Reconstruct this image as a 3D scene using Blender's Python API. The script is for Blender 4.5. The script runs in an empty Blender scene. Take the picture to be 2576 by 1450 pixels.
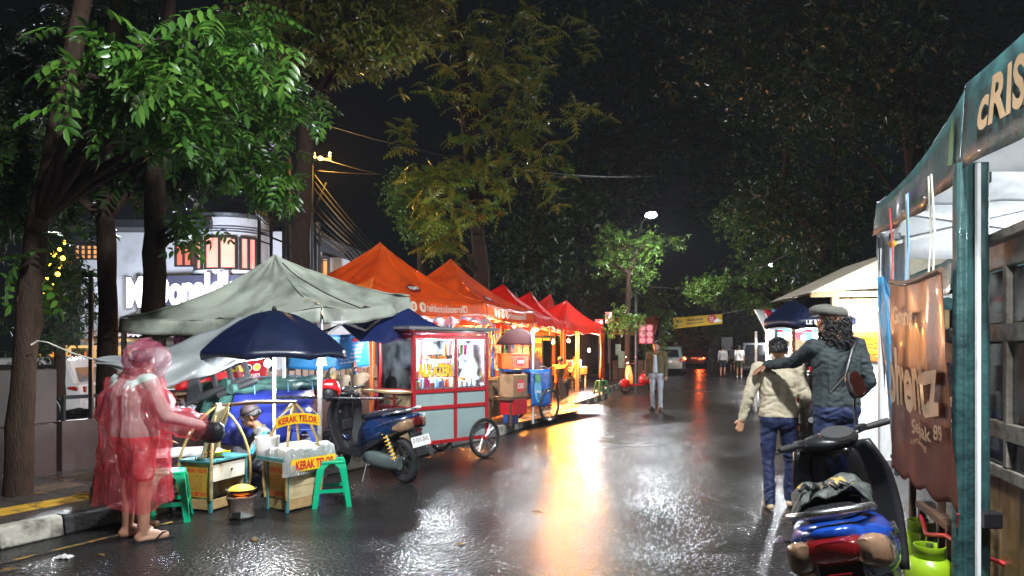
import bpy, bmesh, math, random
import numpy as np
from mathutils import Vector, Matrix, noise
random.seed(7); RNG = np.random.default_rng(7)
V = Vector
R = math.radians
SC = bpy.context.scene
COL = SC.collection

# ------------------------------------------------------------------ camera, sky, moonlight, exposure
CAM_H, FOC, UC, VH = 1.57, 1741.0, 1288.0, 877.0      # eye height, focal length and centre of a 2576 px wide frame
cam_d = bpy.data.cameras.new('camera')
cam_d.sensor_width = 36.0
cam_d.lens = 36.0 * FOC / 2576.0
cam_d.shift_y = (VH - 725.0) / 2576.0
cam_d.clip_start = 0.05
cam_d.clip_end = 800.0
cam = bpy.data.objects.new('camera', cam_d)
cam.location = (0, 0, CAM_H)
cam.rotation_euler = (R(90), 0, 0)
COL.objects.link(cam)
SC.camera = cam

world = bpy.data.worlds.new('World')
SC.world = world
world.use_nodes = True
wn = world.node_tree
bg = wn.nodes['Background']
sky = wn.nodes.new('ShaderNodeTexSky')
sky.sky_type = 'NISHITA'
sky.sun_disc = False
sky.sun_elevation = R(14)
sky.sun_rotation = R(200)
sky.dust_density = 6.0
sky.ozone_density = 0.0
sky.air_density = 0.6
wn.links.new(sky.outputs[0], bg.inputs[0])
bg.inputs[1].default_value = 0.0016
moon_d = bpy.data.lights.new('moon', 'SUN')
moon_d.energy = 0.004
moon_d.angle = R(0.5)
moon_d.color = (1.0, 0.96, 0.9)
moon = bpy.data.objects.new('moon', moon_d)
moon.rotation_euler = (R(76), 0, R(20))
COL.objects.link(moon)
SC.view_settings.view_transform = 'Standard'
SC.view_settings.look = 'None'
SC.view_settings.exposure = 0.0
SC.view_settings.gamma = 1.0
SC.view_settings.use_curve_mapping = False
SC.cycles.max_bounces = 6
SC.cycles.transparent_max_bounces = 12
SC.cycles.sample_clamp_indirect = 4.0
SC.cycles.caustics_reflective = False
SC.cycles.caustics_refractive = False
SC.cycles.use_denoising = True

# ------------------------------------------------------------------ helpers
def P(u, v, Y):
    """the point at depth Y metres seen at (u, v) of the 2576 x 1450 frame"""
    return V(((u - UC) / FOC * Y, Y, CAM_H + (VH - v) / FOC * Y))
def G(u, v, z=0.0):
    Y = (CAM_H - z) * FOC / (v - VH)
    return V(((u - UC) / FOC * Y, Y, z))
def lerp(a, b, t): return a + (b - a) * t
def frame(o, right, up):
    x = V(right).normalized(); y = V(up); y = (y - x * y.dot(x)).normalized(); z = x.cross(y)
    m = Matrix((x, y, z)).transposed().to_4x4(); m.translation = V(o)
    return m
def rotz(a): return Matrix.Rotation(a, 4, 'Z')
def TR(x, y, z): return Matrix.Translation((x, y, z))

class MB:
    def __init__(s): s.v = []; s.f = []; s.m = []
    def add(s, vs, fs, mi=0, M=None):
        b = len(s.v)
        s.v += [(M @ V(p)) if M is not None else V(p) for p in vs]
        s.f += [[b + i for i in f] for f in fs]; s.m += [mi] * len(fs)
        return s
    def box(s, c, size, M=None, mi=0):
        x, y, z = [d / 2 for d in size]; c = V(c)
        vs = [c + V((sx * x, sy * y, sz * z)) for sz in (-1, 1) for sy in (-1, 1) for sx in (-1, 1)]
        return s.add(vs, [(0, 2, 3, 1), (4, 5, 7, 6), (0, 1, 5, 4), (2, 6, 7, 3), (0, 4, 6, 2), (1, 3, 7, 5)], mi, M)
    def beam(s, p, q, w, h, up=(0, 0, 1), mi=0, M=None):
        p, q = V(p), V(q); d = (q - p); L = d.length
        up = V(up)
        if abs(d.normalized().dot(up)) > .98: up = V((0, 1, 0))
        F = frame((p + q) / 2, d, up)
        if M is not None: F = M @ F
        return s.box((0, 0, 0), (L, h, w), F, mi)
    def tube(s, pts, r, n=8, cap=True, mi=0, M=None):
        pts = [V(p) for p in pts]; k = len(pts)
        rs = r if isinstance(r, (list, tuple)) else [r] * k
        vs = []; ref = None
        for i, p in enumerate(pts):
            d = (pts[min(i + 1, k - 1)] - pts[max(i - 1, 0)])
            d = d.normalized() if d.length > 1e-9 else V((0, 0, 1))
            if ref is None: ref = V((0, 0, 1)) if abs(d.z) < .9 else V((1, 0, 0))
            a = (ref - d * ref.dot(d))
            if a.length < 1e-6: a = d.orthogonal()
            a.normalize(); b = d.cross(a); ref = a
            for j in range(n):
                t = 2 * math.pi * j / n
                vs.append(p + (a * math.cos(t) + b * math.sin(t)) * rs[i])
        fs = [(i * n + j, i * n + (j + 1) % n, (i + 1) * n + (j + 1) % n, (i + 1) * n + j) for i in range(k - 1) for j in range(n)]
        if cap: fs += [tuple(range(n - 1, -1, -1)), tuple((k - 1) * n + j for j in range(n))]
        return s.add(vs, fs, mi, M)
    def lathe(s, prof, n=24, M=None, mi=0, cap=True, a0=0, a1=2 * math.pi):
        k = len(prof); full = abs(a1 - a0 - 2 * math.pi) < 1e-6; m = n if full else n + 1
        vs = [(r * math.cos(a0 + (a1 - a0) * j / n), r * math.sin(a0 + (a1 - a0) * j / n), z) for r, z in prof for j in range(m)]
        fs = [(i * m + j, i * m + (j + 1) % m, (i + 1) * m + (j + 1) % m, (i + 1) * m + j) for i in range(k - 1) for j in range(n)]
        if cap and full:
            if prof[0][0] > 1e-4: fs.append(tuple(range(n - 1, -1, -1)))
            if prof[-1][0] > 1e-4: fs.append(tuple((k - 1) * n + j for j in range(n)))
        return s.add(vs, fs, mi, M)
    def ball(s, c, r, n=12, k=8, M=None, mi=0):
        rx, ry, rz = (r, r, r) if not isinstance(r, (tuple, list)) else r
        vs = []; c = V(c)
        for i in range(k + 1):
            t = math.pi * i / k
            for j in range(n):
                a = 2 * math.pi * j / n
                vs.append(c + V((rx * math.sin(t) * math.cos(a), ry * math.sin(t) * math.sin(a), -rz * math.cos(t))))
        fs = [(i * n + j, i * n + (j + 1) % n, (i + 1) * n + (j + 1) % n, (i + 1) * n + j) for i in range(k) for j in range(n)]
        return s.add(vs, fs, mi, M)
    def prism(s, poly, t, M=None, mi=0):
        """polygon in the XY plane, thickness t along +Z"""
        n = len(poly)
        vs = [(x, y, 0) for x, y in poly] + [(x, y, t) for x, y in poly]
        fs = [tuple(range(n - 1, -1, -1)), tuple(range(n, 2 * n))] + [(i, (i + 1) % n, n + (i + 1) % n, n + i) for i in range(n)]
        return s.add(vs, fs, mi, M)
    def loft(s, rings, cap=True, mi=0, M=None, closed=True):
        n = len(rings[0]); k = len(rings)
        vs = [p for r in rings for p in r]
        fs = [(i * n + j, i * n + (j + 1) % n, (i + 1) * n + (j + 1) % n, (i + 1) * n + j) for i in range(k - 1) for j in range(n if closed else n - 1)]
        if cap and closed: fs += [tuple(range(n - 1, -1, -1)), tuple((k - 1) * n + j for j in range(n))]
        return s.add(vs, fs, mi, M)
    def sheet(s, fn, nu, nv, mi=0, M=None):
        vs = [fn(i / nu, j / nv) for j in range(nv + 1) for i in range(nu + 1)]
        fs = [(j * (nu + 1) + i, j * (nu + 1) + i + 1, (j + 1) * (nu + 1) + i + 1, (j + 1) * (nu + 1) + i) for j in range(nv) for i in range(nu)]
        return s.add(vs, fs, mi, M)
    def build(s, name, mats, parent=None, smooth=None, bevel=0, solid=0, sub=0, loc=None):
        me = bpy.data.meshes.new(name)
        me.from_pydata([tuple(p) for p in s.v], [], s.f)
        if not isinstance(mats, (list, tuple)): mats = [mats]
        for m in mats: me.materials.append(m)
        if len(mats) > 1: me.polygons.foreach_set('material_index', s.m)
        if smooth is not None:
            me.polygons.foreach_set('use_smooth', [True] * len(me.polygons))
            me.set_sharp_from_angle(angle=R(smooth))
        me.validate(); me.update()
        bmx = bmesh.new(); bmx.from_mesh(me); bmesh.ops.recalc_face_normals(bmx, faces=bmx.faces); bmx.to_mesh(me); bmx.free()
        return link(name, me, parent, bevel, solid, sub, loc)

def link(name, me, parent=None, bevel=0, solid=0, sub=0, loc=None):
    o = bpy.data.objects.new(name, me); COL.objects.link(o)
    if parent is not None: o.parent = parent
    if loc is not None: o.location = loc
    if solid:
        md = o.modifiers.new('thickness', 'SOLIDIFY'); md.thickness = solid; md.offset = 0
    if bevel:
        md = o.modifiers.new('bevel', 'BEVEL'); md.width = bevel; md.segments = 2; md.limit_method = 'ANGLE'; md.angle_limit = R(35)
    if sub:
        md = o.modifiers.new('round', 'SUBSURF'); md.levels = sub; md.render_levels = sub
    return o
def thing(name, label, cat, loc=(0, 0, 0), rz=0, group=None):
    o = bpy.data.objects.new(name, None); COL.objects.link(o)
    o.location = loc; o.rotation_euler = (0, 0, rz); o.empty_display_size = .1
    return tag(o, label, cat, group)
def tag(o, label, cat=None, group=None, kind=None):
    if label: o['label'] = label
    if cat: o['category'] = cat
    if group: o['group'] = group
    if kind: o['kind'] = kind
    return o
def copy_tree(o, parent=None):
    c = o.copy(); COL.objects.link(c); c.parent = parent
    for ch in list(o.children): copy_tree(ch, c)
    return c

# ------------------------------------------------------------------ materials
def _tree(name):
    m = bpy.data.materials.new(name); m.use_nodes = True
    nt = m.node_tree
    return m, nt, nt.nodes['Principled BSDF'], nt.nodes['Material Output']
def mat(name, col, rough=.6, metal=0, var=.18, vs=5.0, bump=0, bs=60.0, emit=None, es=0, coat=0, spec=.5, dirt=None, ds=3.0, dlo=.5, dhi=.7, stretch=None, rvar=.1):
    """principled material with noise in colour, roughness and relief; dirt = stain colour with a shape of its own"""
    m, nt, b, out = _tree(name); N = nt.nodes.new; L = nt.links.new
    tc = N('ShaderNodeTexCoord'); src = tc.outputs['Object']
    if stretch:
        mp = N('ShaderNodeMapping'); mp.inputs['Scale'].default_value = stretch; L(src, mp.inputs[0]); src = mp.outputs[0]
    nz = N('ShaderNodeTexNoise'); nz.inputs['Scale'].default_value = vs; nz.inputs['Detail'].default_value = 6; nz.inputs['Roughness'].default_value = .65
    L(src, nz.inputs['Vector'])
    mr = N('ShaderNodeMapRange'); mr.inputs[1].default_value = .25; mr.inputs[2].default_value = .75
    mr.inputs[3].default_value = 1 - var; mr.inputs[4].default_value = 1 + var; L(nz.outputs[0], mr.inputs[0])
    mx = N('ShaderNodeVectorMath'); mx.operation = 'SCALE'; mx.inputs[0].default_value = col[:3]; L(mr.outputs[0], mx.inputs['Scale'])
    c = mx.outputs[0]
    if dirt:
        n2 = N('ShaderNodeTexNoise'); n2.inputs['Scale'].default_value = ds; n2.inputs['Detail'].default_value = 8; L(src, n2.inputs['Vector'])
        m2 = N('ShaderNodeMapRange'); m2.inputs[1].default_value = dlo; m2.inputs[2].default_value = dhi; L(n2.outputs[0], m2.inputs[0])
        mm = N('ShaderNodeMix'); mm.data_type = 'RGBA'; L(m2.outputs[0], mm.inputs[0]); L(c, mm.inputs[6]); mm.inputs[7].default_value = (*dirt, 1); c = mm.outputs[2]
    L(c, b.inputs['Base Color'])
    r2 = N('ShaderNodeMapRange'); r2.inputs[3].default_value = max(.02, rough - rvar); r2.inputs[4].default_value = min(1, rough + rvar); L(nz.outputs[0], r2.inputs[0])
    L(r2.outputs[0], b.inputs['Roughness'])
    b.inputs['Metallic'].default_value = metal; b.inputs['Specular IOR Level'].default_value = spec
    b.inputs['Coat Weight'].default_value = coat; b.inputs['Coat Roughness'].default_value = .08
    if bump:
        n3 = N('ShaderNodeTexNoise'); n3.inputs['Scale'].default_value = bs; n3.inputs['Detail'].default_value = 4; L(src, n3.inputs['Vector'])
        bp = N('ShaderNodeBump'); bp.inputs['Strength'].default_value = bump; bp.inputs['Distance'].default_value = .02; L(n3.outputs[0], bp.inputs['Height']); L(bp.outputs[0], b.inputs['Normal'])
    if emit is not None:
        b.inputs['Emission Color'].default_value = (*emit, 1); b.inputs['Emission Strength'].default_value = es
    return m
def glass(name, tint=(.9, .95, 1), opac=.12, rough=.05):
    m, nt, b, out = _tree(name); N = nt.nodes.new; L = nt.links.new
    nt.nodes.remove(b)
    t = N('ShaderNodeBsdfTransparent'); t.inputs[0].default_value = (*tint, 1)
    g = N('ShaderNodeBsdfGlossy'); g.inputs['Roughness'].default_value = rough
    d = N('ShaderNodeBsdfDiffuse'); d.inputs[0].default_value = (.7, .75, .8, 1)
    lw = N('ShaderNodeLayerWeight'); lw.inputs[0].default_value = .25
    mx = N('ShaderNodeMixShader'); L(lw.outputs['Fresnel'], mx.inputs[0]); L(t.outputs[0], mx.inputs[1]); L(g.outputs[0], mx.inputs[2])
    tc = N('ShaderNodeTexCoord'); nz = N('ShaderNodeTexNoise'); nz.inputs['Scale'].default_value = 4; nz.inputs['Detail'].default_value = 6; L(tc.outputs['Object'], nz.inputs[0])
    mr = N('ShaderNodeMapRange'); mr.inputs[1].default_value = .35; mr.inputs[2].default_value = .75; mr.inputs[3].default_value = 0; mr.inputs[4].default_value = opac * 2; L(nz.outputs[0], mr.inputs[0])
    m3 = N('ShaderNodeMixShader'); L(mr.outputs[0], m3.inputs[0]); L(mx.outputs[0], m3.inputs[1]); L(d.outputs[0], m3.inputs[2])
    L(m3.outputs[0], out.inputs[0])
    return m
def film(name, col, clear=.5, rough=.15, crinkle=.6, cs=22, gloss=.14):
    """thin wet plastic: see-through, translucent, wrinkled"""
    m, nt, b, out = _tree(name); N = nt.nodes.new; L = nt.links.new
    nt.nodes.remove(b)
    tc = N('ShaderNodeTexCoord'); mp = N('ShaderNodeMapping'); mp.inputs['Scale'].default_value = (1.6, 1.6, .3); L(tc.outputs['Object'], mp.inputs[0])
    nz = N('ShaderNodeTexNoise'); nz.inputs['Scale'].default_value = cs; nz.inputs['Detail'].default_value = 5; nz.inputs['Distortion'].default_value = .7; L(mp.outputs[0], nz.inputs[0])
    bp = N('ShaderNodeBump'); bp.inputs['Strength'].default_value = crinkle; bp.inputs['Distance'].default_value = .05
    sb = N('ShaderNodeMath'); sb.operation = 'SUBTRACT'; sb.inputs[1].default_value = .5; L(nz.outputs[0], sb.inputs[0]); ab_ = N('ShaderNodeMath'); ab_.operation = 'ABSOLUTE'; L(sb.outputs[0], ab_.inputs[0]); pw_ = N('ShaderNodeMath'); pw_.operation = 'POWER'; pw_.inputs[1].default_value = .6; L(ab_.outputs[0], pw_.inputs[0]); L(pw_.outputs[0], bp.inputs['Height'])
    t = N('ShaderNodeBsdfTransparent'); t.inputs[0].default_value = (*[min(1, .82 + c * .2) for c in col], 1)
    g = N('ShaderNodeBsdfGlossy'); g.inputs['Roughness'].default_value = rough; L(bp.outputs[0], g.inputs['Normal'])
    d = N('ShaderNodeBsdfDiffuse'); d.inputs[0].default_value = (*col, 1); L(bp.outputs[0], d.inputs['Normal'])
    tl = N('ShaderNodeBsdfTranslucent'); tl.inputs[0].default_value = (*col, 1)
    m1 = N('ShaderNodeMixShader'); m1.inputs[0].default_value = .4; L(d.outputs[0], m1.inputs[1]); L(tl.outputs[0], m1.inputs[2])
    lw = N('ShaderNodeLayerWeight'); lw.inputs[0].default_value = .35; fm = N('ShaderNodeMapRange'); fm.inputs[3].default_value = clear; fm.inputs[4].default_value = clear * .3; L(lw.outputs['Facing'], fm.inputs[0])
    m2 = N('ShaderNodeMixShader'); L(fm.outputs[0], m2.inputs[0]); L(m1.outputs[0], m2.inputs[1]); L(t.outputs[0], m2.inputs[2])
    m3 = N('ShaderNodeMixShader'); m3.inputs[0].default_value = gloss; L(m2.outputs[0], m3.inputs[1]); L(g.outputs[0], m3.inputs[2])
    L(m3.outputs[0], out.inputs[0])
    return m
def cloth(name, col, rough=.5, tl=.35, var=.15, bump=.3, bs=9, dirt=None, ds=2.5, dlo=.55, dhi=.75, wet=.0, stretch=None):
    """tent and tarpaulin cloth: lets part of the light through, soft creases"""
    m = mat(name, col, rough, 0, var, 3, bump, bs, dirt=dirt, ds=ds, dlo=dlo, dhi=dhi, coat=wet, stretch=stretch)
    nt = m.node_tree; N = nt.nodes.new; L = nt.links.new; b = nt.nodes['Principled BSDF']; out = nt.nodes['Material Output']
    t = N('ShaderNodeBsdfTranslucent'); L(b.inputs['Base Color'].links[0].from_socket, t.inputs[0])
    mx = N('ShaderNodeMixShader'); mx.inputs[0].default_value = tl; L(b.outputs[0], mx.inputs[1]); L(t.outputs[0], mx.inputs[2]); L(mx.outputs[0], out.inputs[0])
    return m
def leafmat(name, c1, c2, rough=.35, tl=.3):
    m, nt, b, out = _tree(name); N = nt.nodes.new; L = nt.links.new
    g = N('ShaderNodeNewGeometry'); mm = N('ShaderNodeMix'); mm.data_type = 'RGBA'
    L(g.outputs['Random Per Island'], mm.inputs[0]); mm.inputs[6].default_value = (*c1, 1); mm.inputs[7].default_value = (*c2, 1)
    L(mm.outputs[2], b.inputs['Base Color']); b.inputs['Roughness'].default_value = rough
    t = N('ShaderNodeBsdfTranslucent'); L(mm.outputs[2], t.inputs[0])
    mx = N('ShaderNodeMixShader'); mx.inputs[0].default_value = tl; L(b.outputs[0], mx.inputs[1]); L(t.outputs[0], mx.inputs[2]); L(mx.outputs[0], out.inputs[0])
    return m
def lamp_mat(name, col, s):
    m, nt, b, out = _tree(name)
    b.inputs['Base Color'].default_value = (*col, 1); b.inputs['Emission Color'].default_value = (*col, 1); b.inputs['Emission Strength'].default_value = s
    return m
def point(name, loc, watts, col=(1, 1, 1), r=.04, parent=None, spot=None, aim=None):
    d = bpy.data.lights.new(name, 'SPOT' if spot else 'POINT'); d.energy = watts; d.color = col; d.shadow_soft_size = r
    o = bpy.data.objects.new(name, d); COL.objects.link(o); o.location = loc
    if spot:
        d.spot_size = R(spot); d.spot_blend = .3
        o.rotation_euler = V(aim or (0, 0, -1)).to_track_quat('-Z', 'Y').to_euler()
    if parent is not None: o.parent = parent
    return o

# ------------------------------------------------------------------ lettering
_tc = {}
def text_mesh(s, bold=0.0, extrude=0.0):
    k = (s, bold, extrude)
    if k not in _tc:
        cu = bpy.data.curves.new('lettering', 'FONT'); cu.body = s; cu.size = 1; cu.offset = bold; cu.extrude = extrude
        cu.align_x = 'CENTER'; cu.align_y = 'CENTER'; cu.resolution_u = 3
        o = bpy.data.objects.new('lettering', cu); COL.objects.link(o)
        dg = bpy.context.evaluated_depsgraph_get()
        me = bpy.data.meshes.new_from_object(o.evaluated_get(dg))
        bpy.data.objects.remove(o); bpy.data.curves.remove(cu)
        _tc[k] = me
    return _tc[k]
def text(s, width, height, m, parent, M=None, warp=None, bold=.02, extrude=0.0, name='lettering', slant=0):
    """lettering that fills width x height; M places it (x right, y up, z out) or warp maps (x, y, z) to a point"""
    src = text_mesh(s, bold, extrude); me = src.copy(); me.name = name
    me.materials.clear(); me.materials.append(m)
    n = len(me.vertices); co = np.empty(n * 3); me.vertices.foreach_get('co', co); co = co.reshape(-1, 3)
    if n == 0: return None
    lo, hi = co.min(0), co.max(0); co[:, :2] -= (lo[:2] + hi[:2]) / 2
    co[:, 0] *= width / max(1e-6, hi[0] - lo[0]); co[:, 1] *= height / max(1e-6, hi[1] - lo[1])
    co[:, 0] += co[:, 1] * slant
    for i, v in enumerate(me.vertices):
        p = V(co[i])
        v.co = warp(p.x, p.y, p.z) if warp else (M @ p)
    return link(name, me, parent)
# ------------------------------------------------------------------ shared materials
M_ASPH = None
def wet_asphalt():
    m, nt, b, out = _tree('wet_asphalt'); N = nt.nodes.new; L = nt.links.new
    tc = N('ShaderNodeTexCoord'); o = tc.outputs['Object']
    n1 = N('ShaderNodeTexNoise'); n1.inputs['Scale'].default_value = .5; n1.inputs['Detail'].default_value = 1.5; L(o, n1.inputs[0])
    n2 = N('ShaderNodeTexNoise'); n2.inputs['Scale'].default_value = 42; n2.inputs['Detail'].default_value = 2; L(o, n2.inputs[0])
    vo = N('ShaderNodeTexVoronoi'); vo.inputs['Scale'].default_value = 32; L(o, vo.inputs[0])
    cr = N('ShaderNodeMapRange'); cr.inputs[1].default_value = .3; cr.inputs[2].default_value = .7; cr.inputs[3].default_value = .006; cr.inputs[4].default_value = .022; L(n2.outputs[0], cr.inputs[0])
    cc = N('ShaderNodeCombineColor'); [L(cr.outputs[0], cc.inputs[i]) for i in range(3)]; L(cc.outputs[0], b.inputs['Base Color'])
    rr = N('ShaderNodeMapRange'); rr.inputs[1].default_value = .0; rr.inputs[2].default_value = 1.0; rr.inputs[3].default_value = .10; rr.inputs[4].default_value = .36; L(n1.outputs[0], rr.inputs[0]); L(rr.outputs[0], b.inputs['Roughness'])
    ad = N('ShaderNodeMath'); ad.operation = 'ADD'; L(vo.outputs[0], ad.inputs[0]); L(n2.outputs[0], ad.inputs[1])
    bp = N('ShaderNodeBump'); bp.inputs['Distance'].default_value = .0075; n4 = N('ShaderNodeTexNoise'); n4.inputs['Scale'].default_value = .9; n4.inputs['Detail'].default_value = 4; L(o, n4.inputs[0]); pud = N('ShaderNodeMapRange'); pud.interpolation_type = 'SMOOTHSTEP'; pud.inputs[1].default_value = .34; pud.inputs[2].default_value = .62; pud.inputs[3].default_value = .42; pud.inputs[4].default_value = .9; L(n4.outputs[0], pud.inputs[0]); L(pud.outputs[0], bp.inputs['Strength']); L(ad.outputs[0], bp.inputs['Height']); L(bp.outputs[0], b.inputs['Normal'])
    b.inputs['Specular IOR Level'].default_value = .26
    return m
M_ASPH = wet_asphalt()
M_PAVE = mat('wet_paving', (.045, .038, .034), .3, var=.35, vs=9, bump=.25, bs=90, rvar=.15)
M_PAVE2 = mat('wet_sandstone_paving', (.11, .075, .05), .28, var=.3, vs=9, bump=.25, bs=90, rvar=.15)
M_TACT = mat('yellow_tactile', (.42, .25, .03), .35, var=.3, vs=12, bump=.2, dirt=(.09, .06, .03), ds=7)
M_KW = mat('kerb_white', (.42, .40, .34), .4, var=.25, vs=14, bump=.4, bs=40, dirt=(.07, .065, .05), ds=6, dlo=.42, dhi=.62)
M_KB = mat('kerb_black', (.022, .022, .024), .35, var=.4, vs=14, bump=.4, bs=40, dirt=(.10, .095, .08), ds=7, dlo=.56, dhi=.7)
M_BLACK = mat('black_plastic', (.012, .012, .014), .38, var=.2, bump=.1)
M_GLOSSB = mat('gloss_black', (.01, .01, .012), .16, var=.2, coat=.5)
M_RUB = mat('rubber', (.012, .012, .012), .65, var=.3, bump=.2)
M_STEEL = mat('steel', (.55, .56, .58), .28, 1, var=.15, vs=20)
M_DSTEEL = mat('dark_steel', (.06, .065, .07), .4, .6, var=.25, vs=20)
M_WHITE = mat('white_paint', (.75, .76, .76), .4, var=.08, vs=6, dirt=(.4, .38, .34), ds=5, dlo=.6, dhi=.8)
M_CHROME = mat('chrome', (.8, .8, .82), .1, 1, var=.05)
M_RED = mat('red_paint', (.42, .012, .02), .3, var=.2, coat=.3)
M_WOOD = mat('raw_wood', (.42, .27, .12), .55, var=.35, vs=8, bump=.3, stretch=(1, 1, 6))
M_DWOOD = mat('dark_wood', (.085, .045, .025), .5, var=.4, vs=8, bump=.3, stretch=(6, 6, 1))
M_BARK = mat('bark', (.034, .021, .015), .85, spec=.12, var=.45, vs=7, bump=.9, bs=22, stretch=(3, 3, .8))
M_BARKL = mat('pale_bark', (.16, .12, .085), .75, var=.4, vs=7, bump=.8, bs=22, dirt=(.05, .045, .035), ds=3, stretch=(2, 2, 1))
M_BAMBOO = mat('bamboo', (.36, .25, .09), .45, var=.35, vs=10, dirt=(.10, .06, .03), ds=8)
M_YEL = mat('yellow_paint', (.75, .48, .02), .35, var=.12)
M_REDINK = mat('red_ink', (.55, .015, .02), .5, var=.1)
M_WINK = mat('white_ink', (.8, .8, .78), .5, var=.08)
M_BINK = mat('black_ink', (.012, .012, .012), .5, var=.1)
M_ROPE = mat('rope', (.55, .55, .45), .8, var=.3)
M_CARD = mat('cardboard', (.30, .18, .09), .7, var=.2, dirt=(.14, .08, .04), ds=4)

# ------------------------------------------------------------------ ground
KERB = [V((-9.2, -4.3, 0)), V((-3.98, 5.38, 0)), V((-.26, 12.25, 0)), V((3.04, 21.9, 0)), V((2.75, 22.7, 0)), V((4.6, 28.5, 0)), V((10.8, 48, 0)), V((22, 84, 0))]
def offset_line(pts, d):
    out = []
    for i, p in enumerate(pts):
        a = pts[max(0, i - 1)]; b = pts[min(len(pts) - 1, i + 1)]
        t = (b - a).normalized(); out.append(p + V((-t.y, t.x, 0)) * d)
    return out
b = MB()
b.sheet(lambda s, t: V((lerp(-70, 90, s), lerp(-12, 170, t), 0)), 16, 18)
tag(b.build('road', M_ASPH), None, kind='structure')
KD = (KERB[1] - KERB[0]).normalized(); KD = (KERB[2] - KERB[1]).normalized(); KN = V((-KD.y, KD.x, 0))
def K(t, off, z=0.0):
    """t metres along the near kerb from its left end in view, off metres behind it"""
    return KERB[1] + KD * t + KN * off + V((0, 0, z))
# footway: base slab, then the single slabs as far as they can be told apart
inner = offset_line(KERB, .14); outer = offset_line(KERB, 3.2)
for i in (3, 4): inner[i] = KERB[i] + V((-.16, .02, 0))
b = MB(); vs = []
for p, q in zip(inner, outer): vs += [p + V((0, 0, .136)), q + V((0, 0, .136))]
n = len(inner)
b.add(vs, [(2 * i, 2 * i + 2, 2 * i + 3, 2 * i + 1) for i in range(n - 1)])
for i in range(n - 1): b.add([inner[i] + V((0, 0, .136)), inner[i + 1] + V((0, 0, .136)), inner[i + 1], inner[i]], [(0, 1, 2, 3)])
footway = b.build('footway', M_PAVE); tag(footway, None, kind='structure')
def slab_mesh(name, w, d, m, studs=False):
    b = MB(); b.box((0, 0, .006), (w, d, .012))
    if studs:
        for i in range(4): b.box((0, (i - 1.5) * d / 4.4, .0145), (w * .86, d * .1, .005))
    me_o = b.build(name, m, footway, bevel=.003); me = me_o.data
    bpy.data.objects.remove(me_o); return me
S1 = slab_mesh('paving_slab', .394, .394, M_PAVE); S2 = slab_mesh('paving_slab', .394, .394, M_PAVE2); S3 = slab_mesh('tactile_slab', .394, .294, M_TACT, True)
ka = math.atan2(KD.y, KD.x)
for it in range(-7, 34):
    row = [(.34, S1, .4)] + [(.70, S3, .3)] + [(1.06 + .4 * k, S2 if (it * 3 + k * 5) % 7 < 2 else S1, .4) for k in range(5 if it < 20 else 3)]
    for off, me, d in row:
        p = K(it * .4, off, .137)
        if p.y < 2.2: continue
        o = bpy.data.objects.new(me.name.split('.')[0], me); COL.objects.link(o); o.parent = footway
        o.location = p + V((0, 0, random.uniform(0, .004))); o.rotation_euler = (random.uniform(-.006, .006), random.uniform(-.006, .006), ka + random.uniform(-.004, .004))
# kerb of single painted blocks
kerb = bpy.data.objects.new('kerb', None); COL.objects.link(kerb); tag(kerb, None, kind='structure')
b = MB(); b.prism([(0, 0), (.155, 0), (.155, .165), (.055, .165), (.03, .15), (0, .02)], .486, Matrix(((0, 0, 1, -.243), (1, 0, 0, 0), (0, 1, 0, 0), (0, 0, 0, 1))))
kb = b.build('kerb_block', M_KB, kerb, bevel=.012); KBm = kb.data; bpy.data.objects.remove(kb)
KWm = KBm.copy(); KWm.materials.clear(); KWm.materials.append(M_KW)
ci = 0
for i in range(0, 6):
    a, c = KERB[i], KERB[i + 1]; L_ = (c - a).length; nb = max(1, round(L_ / .5)); d = (c - a).normalized()
    if i in (0,): rng = range(max(0, nb - 8), nb)
    else: rng = range(nb if a.y < 40 else 0)
    for k in rng:
        p = a + d * ((k + .5) * L_ / nb); ci += 1
        o = bpy.data.objects.new('kerb_block', KWm if (k + (1 if i == 0 else 1)) % 2 else KBm); COL.objects.link(o); o.parent = kerb
        md = o.modifiers.new('bevel', 'BEVEL'); md.width = .012; md.segments = 2; md.limit_method = 'ANGLE'
        o.location = p + V((0, 0, random.uniform(-.006, .006))); o.rotation_euler = (random.uniform(-.02, .02), 0, math.atan2(d.y, d.x) + random.uniform(-.01, .01)); o.scale = (L_ / nb / .5, 1, 1)
# a painted edge line and scattered wet leaves, litter
M_LITTER = mat('litter', (.5, .5, .48), .4)
tag(MB().sheet(lambda s, t: V((0, 0, .005)) + lerp(KERB[1] - KD * .9 + KN * -.36, KERB[1] + KD * 1.2 + KN * -.36, s) + KN * (-.05 * t), 4, 1).build('road_marking', mat('worn_yellow_line', (.35, .22, .03), .4, var=.4, dirt=(.03, .03, .03), ds=8, dlo=.4, dhi=.55)), None, kind='structure')
b = MB(); c = G(152, 1408)
b.sheet(lambda s, t: c + V((s * .11 - .05, t * .07, .008 + .02 * math.sin(s * 3.1) * math.sin(t * 3.1) + .006 * math.sin(s * 17))), 8, 6)
tag(b.build('litter_scrap', M_LITTER, smooth=60, solid=.002), 'crumpled pale scrap of litter on the wet road', 'litter')
M_DEAD = leafmat('fallen_leaf', (.30, .17, .05), (.20, .10, .03), .35)
lf = MB(); lf.add([(-.05, 0, .004), (0, -.022, .012), (0, .022, .010), (.05, 0, .006), (0, 0, .004)], [(0, 1, 4), (1, 3, 4), (3, 2, 4), (2, 0, 4)])
lm = lf.build('fallen_leaf', M_DEAD); LME = lm.data; bpy.data.objects.remove(lm)
fallen = [(215, 1246, .155), (200, 1241, .155), (100, 1243, .155), (2008, 1352, 0), (1160, 1370, 0), (640, 1360, 0), (20, 1436, 0), (255, 1398, 0), (2300, 1262, 0), (1350, 1290, 0)]
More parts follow.
